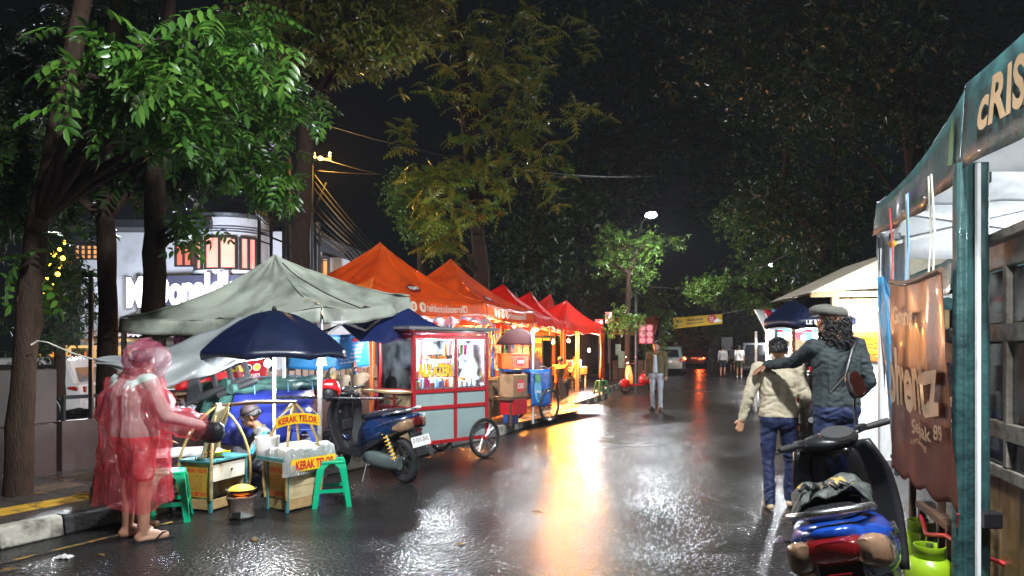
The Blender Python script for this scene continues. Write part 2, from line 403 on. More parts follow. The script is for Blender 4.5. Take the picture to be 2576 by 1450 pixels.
for i, (u, v, z) in enumerate(fallen):
    o = bpy.data.objects.new('fallen_leaf', LME); COL.objects.link(o); o.location = G(u, v, z) ; o.rotation_euler = (0, 0, i * 1.7); o.scale = [random.uniform(.8, 1.5)] * 3
    tag(o, 'small brown fallen leaf lying flat on the wet ground', 'leaf', 'fallen leaves on the wet ground')
# ------------------------------------------------------------------ trees
def fast_mesh(name, verts, tris, m):
    me = bpy.data.meshes.new(name)
    nv, nt_ = len(verts), len(tris)
    me.vertices.add(nv); me.vertices.foreach_set('co', np.ascontiguousarray(verts, dtype=np.float32).ravel())
    me.loops.add(nt_ * 3); me.loops.foreach_set('vertex_index', np.ascontiguousarray(tris, dtype=np.int32).ravel())
    me.polygons.add(nt_); me.polygons.foreach_set('loop_start', np.arange(0, nt_ * 3, 3, dtype=np.int32))
    me.materials.append(m); me.update(calc_edges=True)
    return me
def leaflet(L, w, base, d, n, droop=.15):
    """one pointed leaf: 5 points, 4 triangles, folded along the rib"""
    d = V(d).normalized(); s = d.cross(V(n)).normalized(); n = s.cross(d); base = V(base)
    m = base + d * L * .45 - n * L * droop * .25; t = base + d * L - n * L * droop
    return [base, m + s * w / 2 + n * w * .16, m, m - s * w / 2 + n * w * .16, t], [(0, 1, 2), (0, 2, 3), (1, 4, 2), (2, 4, 3)]
def broad_leaf(L, w, base, d, n, droop=.2):
    """rounder leaf for the nearest crowns: folded along the rib, tip hanging"""
    d = V(d).normalized(); s = d.cross(V(n)).normalized(); n = s.cross(d); base = V(base); vs = []
    for t, k in ((.28, .82), (.62, .95)):
        m = base + d * L * t - n * L * droop * t * t
        vs += [m, m + s * w / 2 * k + n * w * .14 * k, m - s * w / 2 * k + n * w * .14 * k]
    vs = [base] + vs + [base + d * L - n * L * droop]
    return vs, [(0, 2, 1), (0, 1, 3), (1, 2, 5), (1, 5, 4), (1, 4, 6), (1, 6, 3), (4, 5, 7), (4, 7, 6)]
def frond(npairs=5, L=.42, ll=.15, lw=.052, droop=.5):
    vs, ts = [], []
    def addl(x):
        b = len(vs); vs.extend(x[0]); ts.extend([tuple(b + i for i in t) for t in x[1]])
    pts = []
    for i in range(npairs + 1):
        t = i / npairs; pts.append(V((L * t * (1 - .12 * t), 0, -droop * L * t * t * .6)))
    for i in range(1, npairs + 1):
        p = pts[i]; sc = .75 + .35 * math.sin(math.pi * i / (npairs + 1))
        for s in (-1, 1): a_ = random.uniform(-.15, .15); addl(broad_leaf(ll * sc * random.uniform(.85, 1.12), lw * sc * random.uniform(.85, 1.15), p, (.45 + a_, s, -.25 - a_), (.15 * a_, a_, 1)))
    addl(broad_leaf(ll * 1.05, lw, pts[-1], (1, 0, -.5), (0, 0, 1)))
    b = len(vs)                                               # midrib
    vs.extend([pts[0] + V((0, .004, 0)), pts[0] - V((0, .004, 0)), pts[-1]]); ts.append((b, b + 1, b + 2))
    return np.array([tuple(v) for v in vs]), np.array(ts)
def lobed(L=.5, w=.36):
    """breadfruit leaf: deep pointed lobes either side of the rib"""
    vs = [V((0, 0, 0))]; ts = []; rib = [V((0, 0, 0))]
    n = 5
    for i in range(1, n + 1): rib.append(V((L * i / n, 0, -.25 * L * (i / n) ** 2)))
    vs = list(rib)
    for s in (-1, 1):
        for i in range(n):
            a, c = i, i + 1; t = (i + .6) / n
            ww = w / 2 * math.sin(math.pi * min(1, t * .85 + .12))
            tip = V((L * (i + 1.35) / n, s * ww, -.25 * L * t * t - .05)); k = len(vs); vs.append(tip)
            notch = V((L * (i + 1) / n, s * ww * .32, -.25 * L * t * t)); vs.append(notch)
            ts += [(a, k, k + 1) if s > 0 else (a, k + 1, k), (a, k + 1, c) if s > 0 else (a, c, k + 1)]
    return np.array([tuple(v) for v in vs]), np.array(ts)
def single(L=.13, w=.055):
    x = leaflet(L, w, (0, 0, 0), (1, 0, 0), (0, 0, 1)); return np.array([tuple(v) for v in x[0]]), np.array(x[1])
def sprig(n=5, L=.14, w=.055):
    vs, ts = [], []
    for i in range(n):
        a = i * 2.4; x = leaflet(L, w, (.03 * i, 0, 0), (math.cos(a) * .7 + .5, math.sin(a), -.35), (0, 0, 1)); b = len(vs)
        vs += x[0]; ts += [tuple(b + k for k in t) for t in x[1]]
    return np.array([tuple(v) for v in vs]), np.array(ts)
def scatter(tv, tt, pos, yaw, pitch, roll, sc):
    """copies of a leaf template, all in one array pair"""
    cy, sy, cp, sp, cr, sr = np.cos(yaw), np.sin(yaw), np.cos(pitch), np.sin(pitch), np.cos(roll), np.sin(roll)
    Rm = np.empty((len(pos), 3, 3))
    Rm[:, 0, 0] = cy * cp; Rm[:, 0, 1] = cy * sp * sr - sy * cr; Rm[:, 0, 2] = cy * sp * cr + sy * sr
    Rm[:, 1, 0] = sy * cp; Rm[:, 1, 1] = sy * sp * sr + cy * cr; Rm[:, 1, 2] = sy * sp * cr - cy * sr
    Rm[:, 2, 0] = -sp; Rm[:, 2, 1] = cp * sr; Rm[:, 2, 2] = cp * cr
    vv = np.einsum('nij,kj->nki', Rm, tv) * sc[:, None, None] + pos[:, None, :]
    ff = tt[None] + (np.arange(len(pos)) * len(tv))[:, None, None]
    return vv.reshape(-1, 3), ff.reshape(-1, 3)
def clusters(blobs):
    """blobs: (centre, radii, number of clusters, leaves each, spread) -> leaf positions"""
    out = []; cen = []
    for c, r, k, n, sp in blobs:
        d = RNG.normal(size=(k, 3)); d /= np.linalg.norm(d, axis=1)[:, None]
        q = np.array(c) + d * np.array(r) * (RNG.random((k, 1)) ** .45)
        cen.append(q)
        out.append((q[:, None, :] + RNG.normal(size=(k, n, 3)) * np.array(sp)).reshape(-1, 3))
    return np.concatenate(out), np.concatenate(cen)
M_L1 = leafmat('leaf_green', (.025, .085, .012), (.075, .17, .02))
M_L2 = leafmat('leaf_olive', (.06, .11, .012), (.24, .22, .035))
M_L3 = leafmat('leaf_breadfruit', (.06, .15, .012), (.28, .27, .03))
M_L4 = leafmat('leaf_shade_dark', (.010, .030, .008), (.034, .062, .014))  # dark leaf colour that also paints the shade of the left crowns
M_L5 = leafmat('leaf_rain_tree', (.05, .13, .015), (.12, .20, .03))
FR = [frond(), frond(4, .34, .17, .062), frond(6, .46, .13, .046), frond(5, .36, .12, .05, .9)]; FRS = [frond(4, .26, .11, .045), frond(3, .2, .12, .05), frond(5, .3, .10, .04, .9)]
def rosette(n, L, w):
    vs, ts, o = [], [], 0; lv, lt = lobed(L, w)
    for k in range(n):
        a = k * 6.283 / n + random.uniform(-.3, .3); e = random.uniform(-.55, .5); sc = random.uniform(.7, 1.1); M = rotz(a) @ Matrix.Rotation(e, 4, 'Y') @ Matrix.Rotation(random.uniform(-.5, .5), 4, 'X')
        vs += [tuple(M @ (V(p) * sc)) for p in lv]; ts += [tuple(i + o for i in t) for t in lt]; o += len(lv)
    return np.array(vs), np.array(ts)
LOB = [rosette(5, .42, .26), rosette(6, .36, .22), rosette(4, .48, .28)]
SPR = sprig(); SGL = single()
def ang(n, pm=.35, ps=.45):
    return RNG.uniform(0, 6.283, n), RNG.normal(pm, ps, n), RNG.normal(0, .45, n)
def trunk_mesh(b, path, rad, n=10):
    pts = [V(p) for p in path]; k = len(pts)
    fine = []; fr = []
    for i in range(k - 1):
        for s in range(4):
            t = s / 4; fine.append(lerp(pts[i], pts[i + 1], t) + V((random.uniform(-1, 1), random.uniform(-1, 1), 0)) * rad[i] * .08); fr.append(lerp(rad[i], rad[i + 1], t) * random.uniform(.95, 1.06))
    fine.append(pts[-1]); fr.append(rad[-1]); b.tube(fine, fr, n)
def make_tree(name, label, path, rad, blobs, tmpl, m, limbs=10, bark=None, scl=(.8, 1.3), pitch=(.35, .45), cat='tree', group=None, parts=0, limb_r=.05):
    t = thing(name, label, cat, (0, 0, 0), 0, group)
    b = MB(); trunk_mesh(b, path, rad)
    pos, cen = clusters(blobs)
    top = [V(p) for p in path][1:]
    for i in RNG.choice(len(cen), min(limbs, len(cen)), replace=False):
        q = V(cen[i]); s = min(top, key=lambda p: (p - q).length + (3 if p.z > q.z else 0))
        mid = lerp(s, q, .5) + V((0, 0, (q - s).length * .10)) + V((random.uniform(-.2, .2), random.uniform(-.2, .2), 0))
        r0 = limb_r * random.uniform(.6, 1.1)
        b.tube([s, lerp(s, mid, .5) + V((random.uniform(-.1, .1), 0, .05)), mid, lerp(mid, q, .6), q], [r0, r0 * .8, r0 * .55, r0 * .35, r0 * .15], 6)
    b.build('trunk', bark or M_BARK, t, smooth=60)
    n = len(pos); yaw, pt, rl = ang(n, *pitch); sc = RNG.uniform(*scl, n)
    if parts:
        dist = np.linalg.norm(pos - np.array([0, 0, CAM_H]), axis=1)
        vis = np.abs(pos[:, 0] / np.maximum(pos[:, 1], .1)) < .74
        vis &= (pos[:, 2] - CAM_H) / np.maximum(pos[:, 1], .1) < .5
        idx = np.argsort(np.where(vis & (pos[:, 1] > 1.5), dist, 1e9))[:parts]
        lms = [fast_mesh('leaf', *x_, m) for x_ in (tmpl if isinstance(tmpl, list) else [tmpl])]
        keep = np.ones(n, bool); keep[idx] = False
        for i in idx:
            o = bpy.data.objects.new('leaf', lms[int(i) % len(lms)]); COL.objects.link(o); o.parent = t
            o.location = pos[i]; o.rotation_euler = (rl[i], pt[i], yaw[i]); o.scale = [sc[i]] * 3
        pos, yaw, pt, rl, sc = pos[keep], yaw[keep], pt[keep], rl[keep], sc[keep]
    tl_ = tmpl if isinstance(tmpl, list) else [tmpl]; got = []; ofs = 0
    for k, tm_ in enumerate(tl_):
        sl = slice(k, None, len(tl_)); v_, f_ = scatter(*tm_, pos[sl], yaw[sl], pt[sl], rl[sl], sc[sl]); got.append((v_, f_ + ofs)); ofs += len(v_)
    vv = np.concatenate([g[0] for g in got]); ff = np.concatenate([g[1] for g in got])
    cr = link('crown', fast_mesh('crown', vv, ff, m), t); cr['kind'] = 'stuff'
    return t
def blob(u, v, Y, ru, rv, ry, k, n, sp): return (tuple(P(u, v, Y)), (ru / FOC * Y, ry, rv / FOC * Y), k, n, (sp, sp, sp * .8))

# left footway trees, pinnate leaves hanging into the top left of the view
t1 = G(45, 1245, .15)
make_tree('street_tree', 'thick brown trunked tree on the footway at far left', [t1, P(62, 900, 6.75), P(95, 560, 6.9), P(165, 250, 7.0), P(215, -40, 7.0), P(240, -400, 7.2)], [.13, .105, .10, .095, .08, .06],
    [blob(400, 190, 6.0, 170, 95, .5, 26, 5, .16), blob(560, 130, 6.6, 110, 90, .5, 12, 5, .16),
     blob(420, 270, 6.6, 160, 60, .5, 14, 5, .14), blob(110, 640, 7.0, 60, 50, .3, 5, 4, .12), blob(640, 60, 7.0, 60, 60, .5, 8, 4, .14)],
    FR, M_L1, limbs=22, bark=M_BARK, scl=(.7, 1.2), parts=160)
p2 = K(0, 0); q2 = P(270, 960, 9.0)
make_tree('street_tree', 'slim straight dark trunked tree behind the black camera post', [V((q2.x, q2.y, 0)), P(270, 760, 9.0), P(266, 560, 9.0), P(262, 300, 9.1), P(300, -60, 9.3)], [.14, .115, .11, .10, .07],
    [blob(330, 390, 9.4, 220, 60, .7, 46, 6, .18), blob(200, 200, 10, 330, 200, 1, 110, 7, .25), blob(480, 330, 9.6, 170, 120, .8, 50, 6, .2), blob(90, 450, 9.0, 140, 130, .8, 60, 6, .2)], FR, M_L4, limbs=14, scl=(.7, 1.15))  # crown kept in shade by its darker leaf colour
q3 = P(388, 960, 8.6)
make_tree('street_tree', 'dark trunked tree rising through the grey tarpaulin with bluish leaf tufts', [V((q3.x, q3.y, .14)), P(388, 830, 8.6), P(389, 640, 8.6), P(392, 430, 8.65), P(410, 200, 8.8), P(440, -80, 9)], [.15, .135, .13, .11, .08, .05],
    [blob(470, 555, 8.3, 60, 32, .35, 8, 3, .09), blob(620, 400, 8.8, 110, 60, .5, 22, 5, .14), blob(710, 465, 8.9, 60, 25, .4, 9, 4, .1), blob(540, 250, 9.2, 180, 110, .8, 36, 6, .2), blob(700, 250, 9.4, 75, 80, .5, 14, 5, .16)],
    FRS, M_L1, limbs=22, scl=(.8, 1.25), parts=60)
# crown reaching over the street at the top centre
s4 = P(600, 900, 13)
make_tree('tall_tree', 'tall tree behind the stalls with small yellowing leaves at the top centre', [V((P(757, 877, 13).x, 13, 0)), P(757, 600, 13), P(772, 300, 12.8), P(830, 60, 12.4), P(930, -200, 12)], [.2, .17, .14, .1, .06],
    [blob(850, 50, 12, 200, 100, 1.2, 130, 9, .22), blob(960, 120, 11.6, 90, 70, .6, 45, 8, .16), blob(720, 90, 12, 130, 110, 1, 60, 8, .22), blob(1040, 30, 12, 60, 60, .6, 20, 8, .18)], SPR, M_L2, limbs=22, scl=(.8, 1.2))
# breadfruit tree behind the orange tents
s5 = P(1215, 860, 18)
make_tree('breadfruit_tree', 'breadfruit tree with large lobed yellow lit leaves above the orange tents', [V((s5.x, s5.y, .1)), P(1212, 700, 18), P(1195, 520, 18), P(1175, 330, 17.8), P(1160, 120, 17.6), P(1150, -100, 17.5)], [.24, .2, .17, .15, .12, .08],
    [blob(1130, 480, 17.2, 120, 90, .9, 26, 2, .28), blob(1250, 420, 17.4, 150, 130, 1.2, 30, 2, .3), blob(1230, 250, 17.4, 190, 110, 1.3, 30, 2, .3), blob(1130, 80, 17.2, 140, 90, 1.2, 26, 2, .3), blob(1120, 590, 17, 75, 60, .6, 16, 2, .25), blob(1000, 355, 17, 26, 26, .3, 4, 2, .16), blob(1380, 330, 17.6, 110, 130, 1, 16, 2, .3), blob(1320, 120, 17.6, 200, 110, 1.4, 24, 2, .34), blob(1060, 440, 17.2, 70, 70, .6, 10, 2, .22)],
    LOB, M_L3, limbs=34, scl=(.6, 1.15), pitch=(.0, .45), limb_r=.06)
s6 = P(1060, 860, 27)
make_tree('bushy_tree', 'dense rounded green tree against the night sky behind the breadfruit', [V((s6.x, s6.y, 0)), P(1060, 650, 27), P(1050, 540, 27)], [.2, .16, .08],
    [blob(1020, 500, 27, 55, 55, 1, 70, 12, .2), blob(1065, 560, 27, 60, 55, 1, 70, 12, .2), blob(1010, 460, 27, 45, 30, .8, 30, 12, .2)], SPR, M_L5, limbs=8, scl=(.8, 1.2))
# the dark canopy over the far street
def far_tree(label, u, Y, blobs, m, tm=SPR, path=None, rad=(.25, .2, .16, .1), scl=(1.3, 2.2), limbs=14, bark=None):
    s = P(u, 877, Y); pth = path or [V((s.x, s.y, 0)), P(u, 760, Y), P(u - 10, 600, Y), P(u + 20, 380, Y)]
    return make_tree('roadside_tree', label, pth, list(rad), blobs, tm, m, limbs=limbs, scl=scl, bark=bark, group='trees along the far street', limb_r=.08, pitch=(.6, .5))
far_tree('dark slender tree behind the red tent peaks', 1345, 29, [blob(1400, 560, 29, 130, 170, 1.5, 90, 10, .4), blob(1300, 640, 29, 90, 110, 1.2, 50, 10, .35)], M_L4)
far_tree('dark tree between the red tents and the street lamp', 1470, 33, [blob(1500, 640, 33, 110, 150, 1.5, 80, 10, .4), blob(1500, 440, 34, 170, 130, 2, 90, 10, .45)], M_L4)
far_tree('leafy tree lit bright green right under the street lamp', 1578, 26, [blob(1610, 620, 26.6, 70, 40, .8, 44, 10, .2), blob(1590, 690, 26.6, 55, 45, .7, 28, 9, .2), blob(1700, 600, 26.6, 28, 20, .4, 7, 8, .16), blob(1540, 640, 27, 45, 60, .7, 26, 9, .22), blob(1570, 800, 25, 40, 35, .5, 16, 9, .18)], M_L5, path=[V((P(1578, 877, 26).x, 26, 0)), P(1579, 780, 26), P(1582, 690, 26), P(1600, 640, 26.4)], rad=(.13, .11, .09, .04), scl=(.8, 1.3))
far_tree('small tree with white lit leaves left of the yellow banner', 1660, 32, [blob(1668, 800, 33, 28, 36, .6, 18, 9, .2), blob(1640, 850, 34, 40, 50, .8, 22, 9, .25), blob(1640, 760, 33, 50, 50, .8, 26, 9, .25)], M_L5, path=[V((P(1650, 877, 32).x, 32, 0)), P(1652, 850, 32), P(1660, 810, 32), P(1680, 780, 32)], rad=(.12, .1, .08, .04), scl=(.8, 1.3))
far_tree('tree with bright hanging green sprays over the yellow banner', 1960, 27, [blob(1785, 730, 26, 42, 34, .7, 42, 10, .16), blob(1740, 725, 26.5, 30, 20, .5, 10, 8, .16), blob(1880, 730, 27, 80, 60, .9, 50, 9, .25), blob(1960, 650, 27, 120, 100, 1.2, 70, 9, .3), blob(1880, 560, 27, 80, 60, .9, 40, 9, .25)], M_L5, scl=(.8, 1.3), limbs=20)
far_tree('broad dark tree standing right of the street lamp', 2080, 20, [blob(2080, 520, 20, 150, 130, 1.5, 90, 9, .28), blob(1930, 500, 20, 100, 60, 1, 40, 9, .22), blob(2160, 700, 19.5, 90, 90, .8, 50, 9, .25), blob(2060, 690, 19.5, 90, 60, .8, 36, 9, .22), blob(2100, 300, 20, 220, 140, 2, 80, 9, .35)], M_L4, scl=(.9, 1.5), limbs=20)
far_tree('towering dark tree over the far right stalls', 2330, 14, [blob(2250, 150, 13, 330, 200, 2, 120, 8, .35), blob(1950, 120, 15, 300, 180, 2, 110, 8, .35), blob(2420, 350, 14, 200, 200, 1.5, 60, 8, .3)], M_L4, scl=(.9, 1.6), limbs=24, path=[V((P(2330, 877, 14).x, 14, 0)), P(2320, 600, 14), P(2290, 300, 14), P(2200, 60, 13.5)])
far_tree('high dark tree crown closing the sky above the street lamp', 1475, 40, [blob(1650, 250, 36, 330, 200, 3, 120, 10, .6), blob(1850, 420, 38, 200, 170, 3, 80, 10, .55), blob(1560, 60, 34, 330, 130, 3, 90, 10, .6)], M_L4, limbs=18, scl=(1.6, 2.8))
far_tree('forked pale trunk lit from below beyond the banner', 1800, 52, [blob(1800, 830, 52, 40, 22, .8, 20, 8, .3), blob(1900, 820, 54, 100, 60, 2, 50, 9, .5), blob(1720, 840, 56, 60, 50, 2, 34, 9, .5), blob(1850, 740, 56, 150, 80, 3, 60, 9, .6)], M_L5, path=[V((P(1797, 877, 52).x, 52, 0)), P(1797, 880, 52), P(1806, 850, 52), P(1812, 815, 52)], rad=(.6, .5, .35, .25), scl=(1.4, 2.2), limbs=6, bark=M_BARKL)
# hedge tree with yellow fairy lights by the restaurant
make_tree('garden_tree', 'dark bushy tree hung with yellow fairy lights at left', [P(150, 1000, 15), P(150, 850, 15), P(150, 720, 15)], [.12, .1, .06],
    [blob(150, 760, 15, 60, 100, .6, 60, 12, .2), blob(90, 820, 15, 60, 90, .6, 40, 12, .2), blob(160, 660, 15.2, 45, 50, .5, 16, 10, .2)], SPR, M_L4, limbs=6, scl=(.8, 1.3))
M_FAIRY = lamp_mat('fairy_light', (1.0, .62, .05), 9)
for i, (u, v) in enumerate([(128, 668), (136, 640), (150, 628), (158, 650), (145, 690), (120, 700), (118, 722), (124, 748), (160, 610), (112, 735), (133, 712), (152, 672)]):
    o = MB().ball((0, 0, 0), random.uniform(.035, .06), 8, 6).build('fairy_light', M_FAIRY, loc=P(u, v, 14.6)); tag(o, 'glowing yellow fairy light in the dark bushy tree', 'fairy light', 'yellow fairy lights in the tree')
# ------------------------------------------------------------------ restaurant across the forecourt
M_RW = mat('white_render', (.62, .62, .64), .7, var=.08, vs=2, bump=.1, dirt=(.35, .34, .34), ds=.8, dlo=.55, dhi=.8)
M_RC = mat('cream_render', (.62, .47, .28), .7, var=.1, vs=2, bump=.1)
M_ROOFB = mat('dark_roof', (.02, .021, .026), .5, var=.2)
M_TILE = mat('roof_tile', (.085, .06, .05), .45, var=.35, vs=6)
M_FRAME = mat('dark_frame', (.03, .02, .018), .45)
def glow(name, c1, c2, s, sc=.8):
    """a lit room behind glass, uneven as its furnishings are"""
    m, nt, b, out = _tree(name); N = nt.nodes.new; L = nt.links.new
    tc = N('ShaderNodeTexCoord'); nz = N('ShaderNodeTexVoronoi'); nz.inputs['Scale'].default_value = sc; L(tc.outputs['Object'], nz.inputs['Vector'])
    mx = N('ShaderNodeMix'); mx.data_type = 'RGBA'; mx.inputs[6].default_value = (*c1, 1); mx.inputs[7].default_value = (*c2, 1)
    L(nz.outputs['Distance'], mx.inputs[0]); L(mx.outputs[2], b.inputs['Emission Color']); b.inputs['Emission Strength'].default_value = s
    L(mx.outputs[2], b.inputs['Base Color']); b.inputs['Roughness'].default_value = .1
    return m
M_WINR = glow('lit_window_pink', (1.0, .42, .30), (1.0, .20, .16), .9)
M_WINO = glow('lit_window_orange', (1.0, .50, .16), (.75, .26, .07), .8)
M_WINY = glow('lit_window_yellow', (1.0, .62, .10), (.9, .36, .05), 1.0)
M_SIGN = lamp_mat('sign_letters', (1.0, .97, .96), 1.3)
M_DBLUE = mat('sign_band', (.06, .06, .10), .5, var=.1)
RY = 28.0
rest = thing('restaurant_building', 'white two storey restaurant with dark roof and glowing white sign letters', 'building', P(430, 877, RY) - V((0, 0, CAM_H)))
RO = V(rest.location)
def rp(u, v, Y=RY): return P(u, v, Y) - RO
def window(par, u0, u1, v0, v1, Y, glowm, nx=2, ny=1, fw=.1, off=.0):
    a = rp(u0, v1, Y - off); c = rp(u1, v0, Y - off); w = c.x - a.x; h = c.z - a.z; y = a.y
    b = MB(); t = .12
    b.box((a.x + w / 2, y, a.z + fw / 2), (w, t, fw)); b.box((a.x + w / 2, y, c.z - fw / 2), (w, t, fw))
    for i in range(nx + 1): b.box((a.x + fw / 2 + i * (w - fw) / nx, y - .004, a.z + h / 2), (fw, t, h - 2 * fw))
    for j in range(1, ny): b.box((a.x + w / 2, y - .008, a.z + j * h / ny), (w - 2 * fw, t * .8, fw * .6))
    wd = b.build('window', M_FRAME, par)
    for i in range(nx):
        x0 = a.x + fw + i * (w - fw) / nx; x1 = a.x + (i + 1) * (w - fw) / nx
        MB().box(((x0 + x1) / 2, y + .03, a.z + h / 2), (x1 - x0, .02, h - 2 * fw)).build('pane', glowm, wd)
    return wd
z0 = -RO.z - .6
# main block with its gable-lit left return
x0, x1, zt = rp(245, 0).x, rp(520, 0).x, rp(0, 585).z
b = MB(); b.box(((x0 + x1) / 2, 4, (z0 + zt) / 2), (x1 - x0, 8, zt - z0)); b.build('wall', M_RW, rest)
xa = rp(206, 0).x
b = MB(); zt2 = rp(0, 655).z
b.box(((xa + x0) / 2 - .003, 3.4, (z0 + zt2) / 2), (x0 - xa, 7, zt2 - z0)); b.build('stair_wall', M_RW, rest)
window(rest, 186, 250, 615, 655, RY + .05, M_WINO, 4, 3, .07)
b = MB(); zz = rp(0, 612).z; b.box((rp(216, 0).x, 3.4, zz + .12), (1.5, 7.4, .24)); b.build('cornice', M_ROOFB, rest)
# curved bay
cx = rp(575, 0).x; rad = 1.45
zb0, zb1 = rp(0, 705).z, rp(0, 556).z
b = MB(); b.lathe([(rad, z0), (rad, zb1)], 40, TR(cx, .6, 0)); b.build('bay', M_RW, rest, smooth=40)
b = MB(); b.lathe([(rad + .05, rp(0, 694).z), (rad + .14, rp(0, 692).z), (rad + .14, rp(0, 685).z), (rad + .05, rp(0, 683).z)], 40, TR(cx, .6, 0), cap=False); b.build('sill_band', M_WHITE, rest, smooth=30)
for v in (578, 584, 590):
    b = MB(); b.lathe([(rad + .012, rp(0, v + 1.5).z), (rad + .03, rp(0, v + 1.5).z), (rad + .03, rp(0, v - 1).z), (rad + .012, rp(0, v - 1).z)], 40, TR(cx, .6, 0), cap=False); b.build('moulding', M_DBLUE, rest, smooth=30)
for a0, a1 in ((-155, -122), (-114, -66), (-60, -36)):
    za, zc = rp(0, 683).z, rp(0, 604).z
    b = MB(); b.lathe([(rad + .02, za), (rad + .02, zc)], 8, TR(cx, .6, 0), a0=R(a0), a1=R(a1), cap=False); pane = b.build('pane', M_WINR, rest)
    w = MB()
    for aa in [a0, (a0 + a1) / 2, a1]:
        p = V((cx + (rad + .05) * math.cos(R(aa)), .6 + (rad + .05) * math.sin(R(aa)), 0)); w.tube([p + V((0, 0, za)), p + V((0, 0, zc))], .06, 6)
    for z in (za, zc): w.tube([V((cx + (rad + .05) * math.cos(R(lerp(a0, a1, k / 8))), .6 + (rad + .05) * math.sin(R(lerp(a0, a1, k / 8))), z)) for k in range(9)], .06, 6)
    w.build('window', M_FRAME, rest, smooth=40)
# dark roof with overhang
b = MB(); b.lathe([(rad + .35, zb1), (rad + .4, zb1 + .1), (.3, zb1 + .8)], 40, TR(cx, .6, 0)); b.box(((x0 + x1) / 2 - .2, 3.6, zt + .16), (x1 - x0 + 1.6, 9.4, .3)); b.build('roof', M_ROOFB, rest)
window(rest, 440, 505, 615, 672, RY, M_WINR, 3, 1, .08, .02)
# right wing
x2, x3 = rp(640, 0).x, rp(925, 0).x; zw = rp(0, 640).z
b = MB(); b.box(((x2 + x3) / 2, 5.5, (z0 + zw) / 2), (x3 - x2, 9, zw - z0)); b.build('wing_wall', M_RW, rest)
b = MB(); xt = rp(800, 0).x
b.box(((x2 + xt) / 2, 4.9, (z0 + zw) / 2 + .5), (xt - x2, 8.8, zw - z0 + 1)); b.build('tower_wall', M_RW, rest)
b = MB(); b.prism([(xt - .3, zw + .25), (x3 + 1.2, zw - .75), (x3 + 1.2, zw - .4), (xt - .3, zw + .85)], 10, Matrix(((1, 0, 0, 0), (0, 0, 1, -.3), (0, 1, 0, 0), (0, 0, 0, 1)))); b.build('sloping_roof', M_ROOFB, rest)
window(rest, 808, 828, 648, 712, RY + .4, M_WINO, 1, 1, .07)
window(rest, 742, 782, 632, 712, RY + .4, M_WINO, 2, 2, .07)
window(rest, 845, 905, 722, 745, RY + .9, M_WINY, 3, 1, .06)
for v in (643, 648, 653):
    a = rp(805, v, RY); MB().box((a.x, .42, a.z), (.5, .05, .05)).build('vent_slat', M_DBLUE, rest)
# sign band and letters
a = rp(318, 775, RY - 1.2); c = rp(625, 692, RY - 1.2)
def band_y(x): t = (x - a.x) / (c.x - a.x); return -1.05 + .55 * (1 - t) - .25 * math.sin(math.pi * t)
b = MB(); N_ = 20
rings = []
for i in range(N_ + 1):
    x = lerp(a.x, c.x, i / N_); y = band_y(x); rings.append([(x, y, a.z + .12), (x, y, c.z), (x, y + .4, c.z), (x, y + .4, a.z + .12)])
b.loft(rings); b.build('sign_band', M_DBLUE, rest)
rings = []
for i in range(N_ + 1):
    x = lerp(a.x + .5, c.x, i / N_); y = band_y(x); rings.append([(x, y - .05, a.z - .28), (x, y - .05, a.z + .06), (x, y + 1.2, a.z + .06), (x, y + 1.2, a.z - .28)])
b = MB(); b.loft(rings); b.build('canopy', M_WHITE, rest)
mc = (a + c) / 2
text("McDonald's", (c.x - a.x) * .985, 1.28, M_SIGN, rest, warp=lambda x, y, z: V((mc.x + x - .38, band_y(mc.x + x - .38) - .12 - z, mc.z + .1 + y + x * .035)), bold=.035, extrude=.05, name='sign_letters')
so = MB()
text("McDonald's", (c.x - a.x) * .985 + .1, 1.40, mat('sign_letter_edge', (.12, .10, .16), .5), rest, warp=lambda x, y, z: V((mc.x + x - .38, band_y(mc.x + x - .38) - .045 - z * .4, mc.z + .1 + y + x * .035)), bold=.06, extrude=.05, name='sign_letter_back')
point('facade_fill', rp(440, 760, RY - 5.5) + RO, 2400, (.72, .82, 1.0), .5)  # bare fill light added before the facade, standing in for the sign's glow
point('wing_light', rp(880, 745, RY - 2.5) + RO, 160, (1, .9, .72), .2)
point('tower_light', rp(215, 735, RY - 2.2) + RO, 90, (.85, .9, 1), .2)

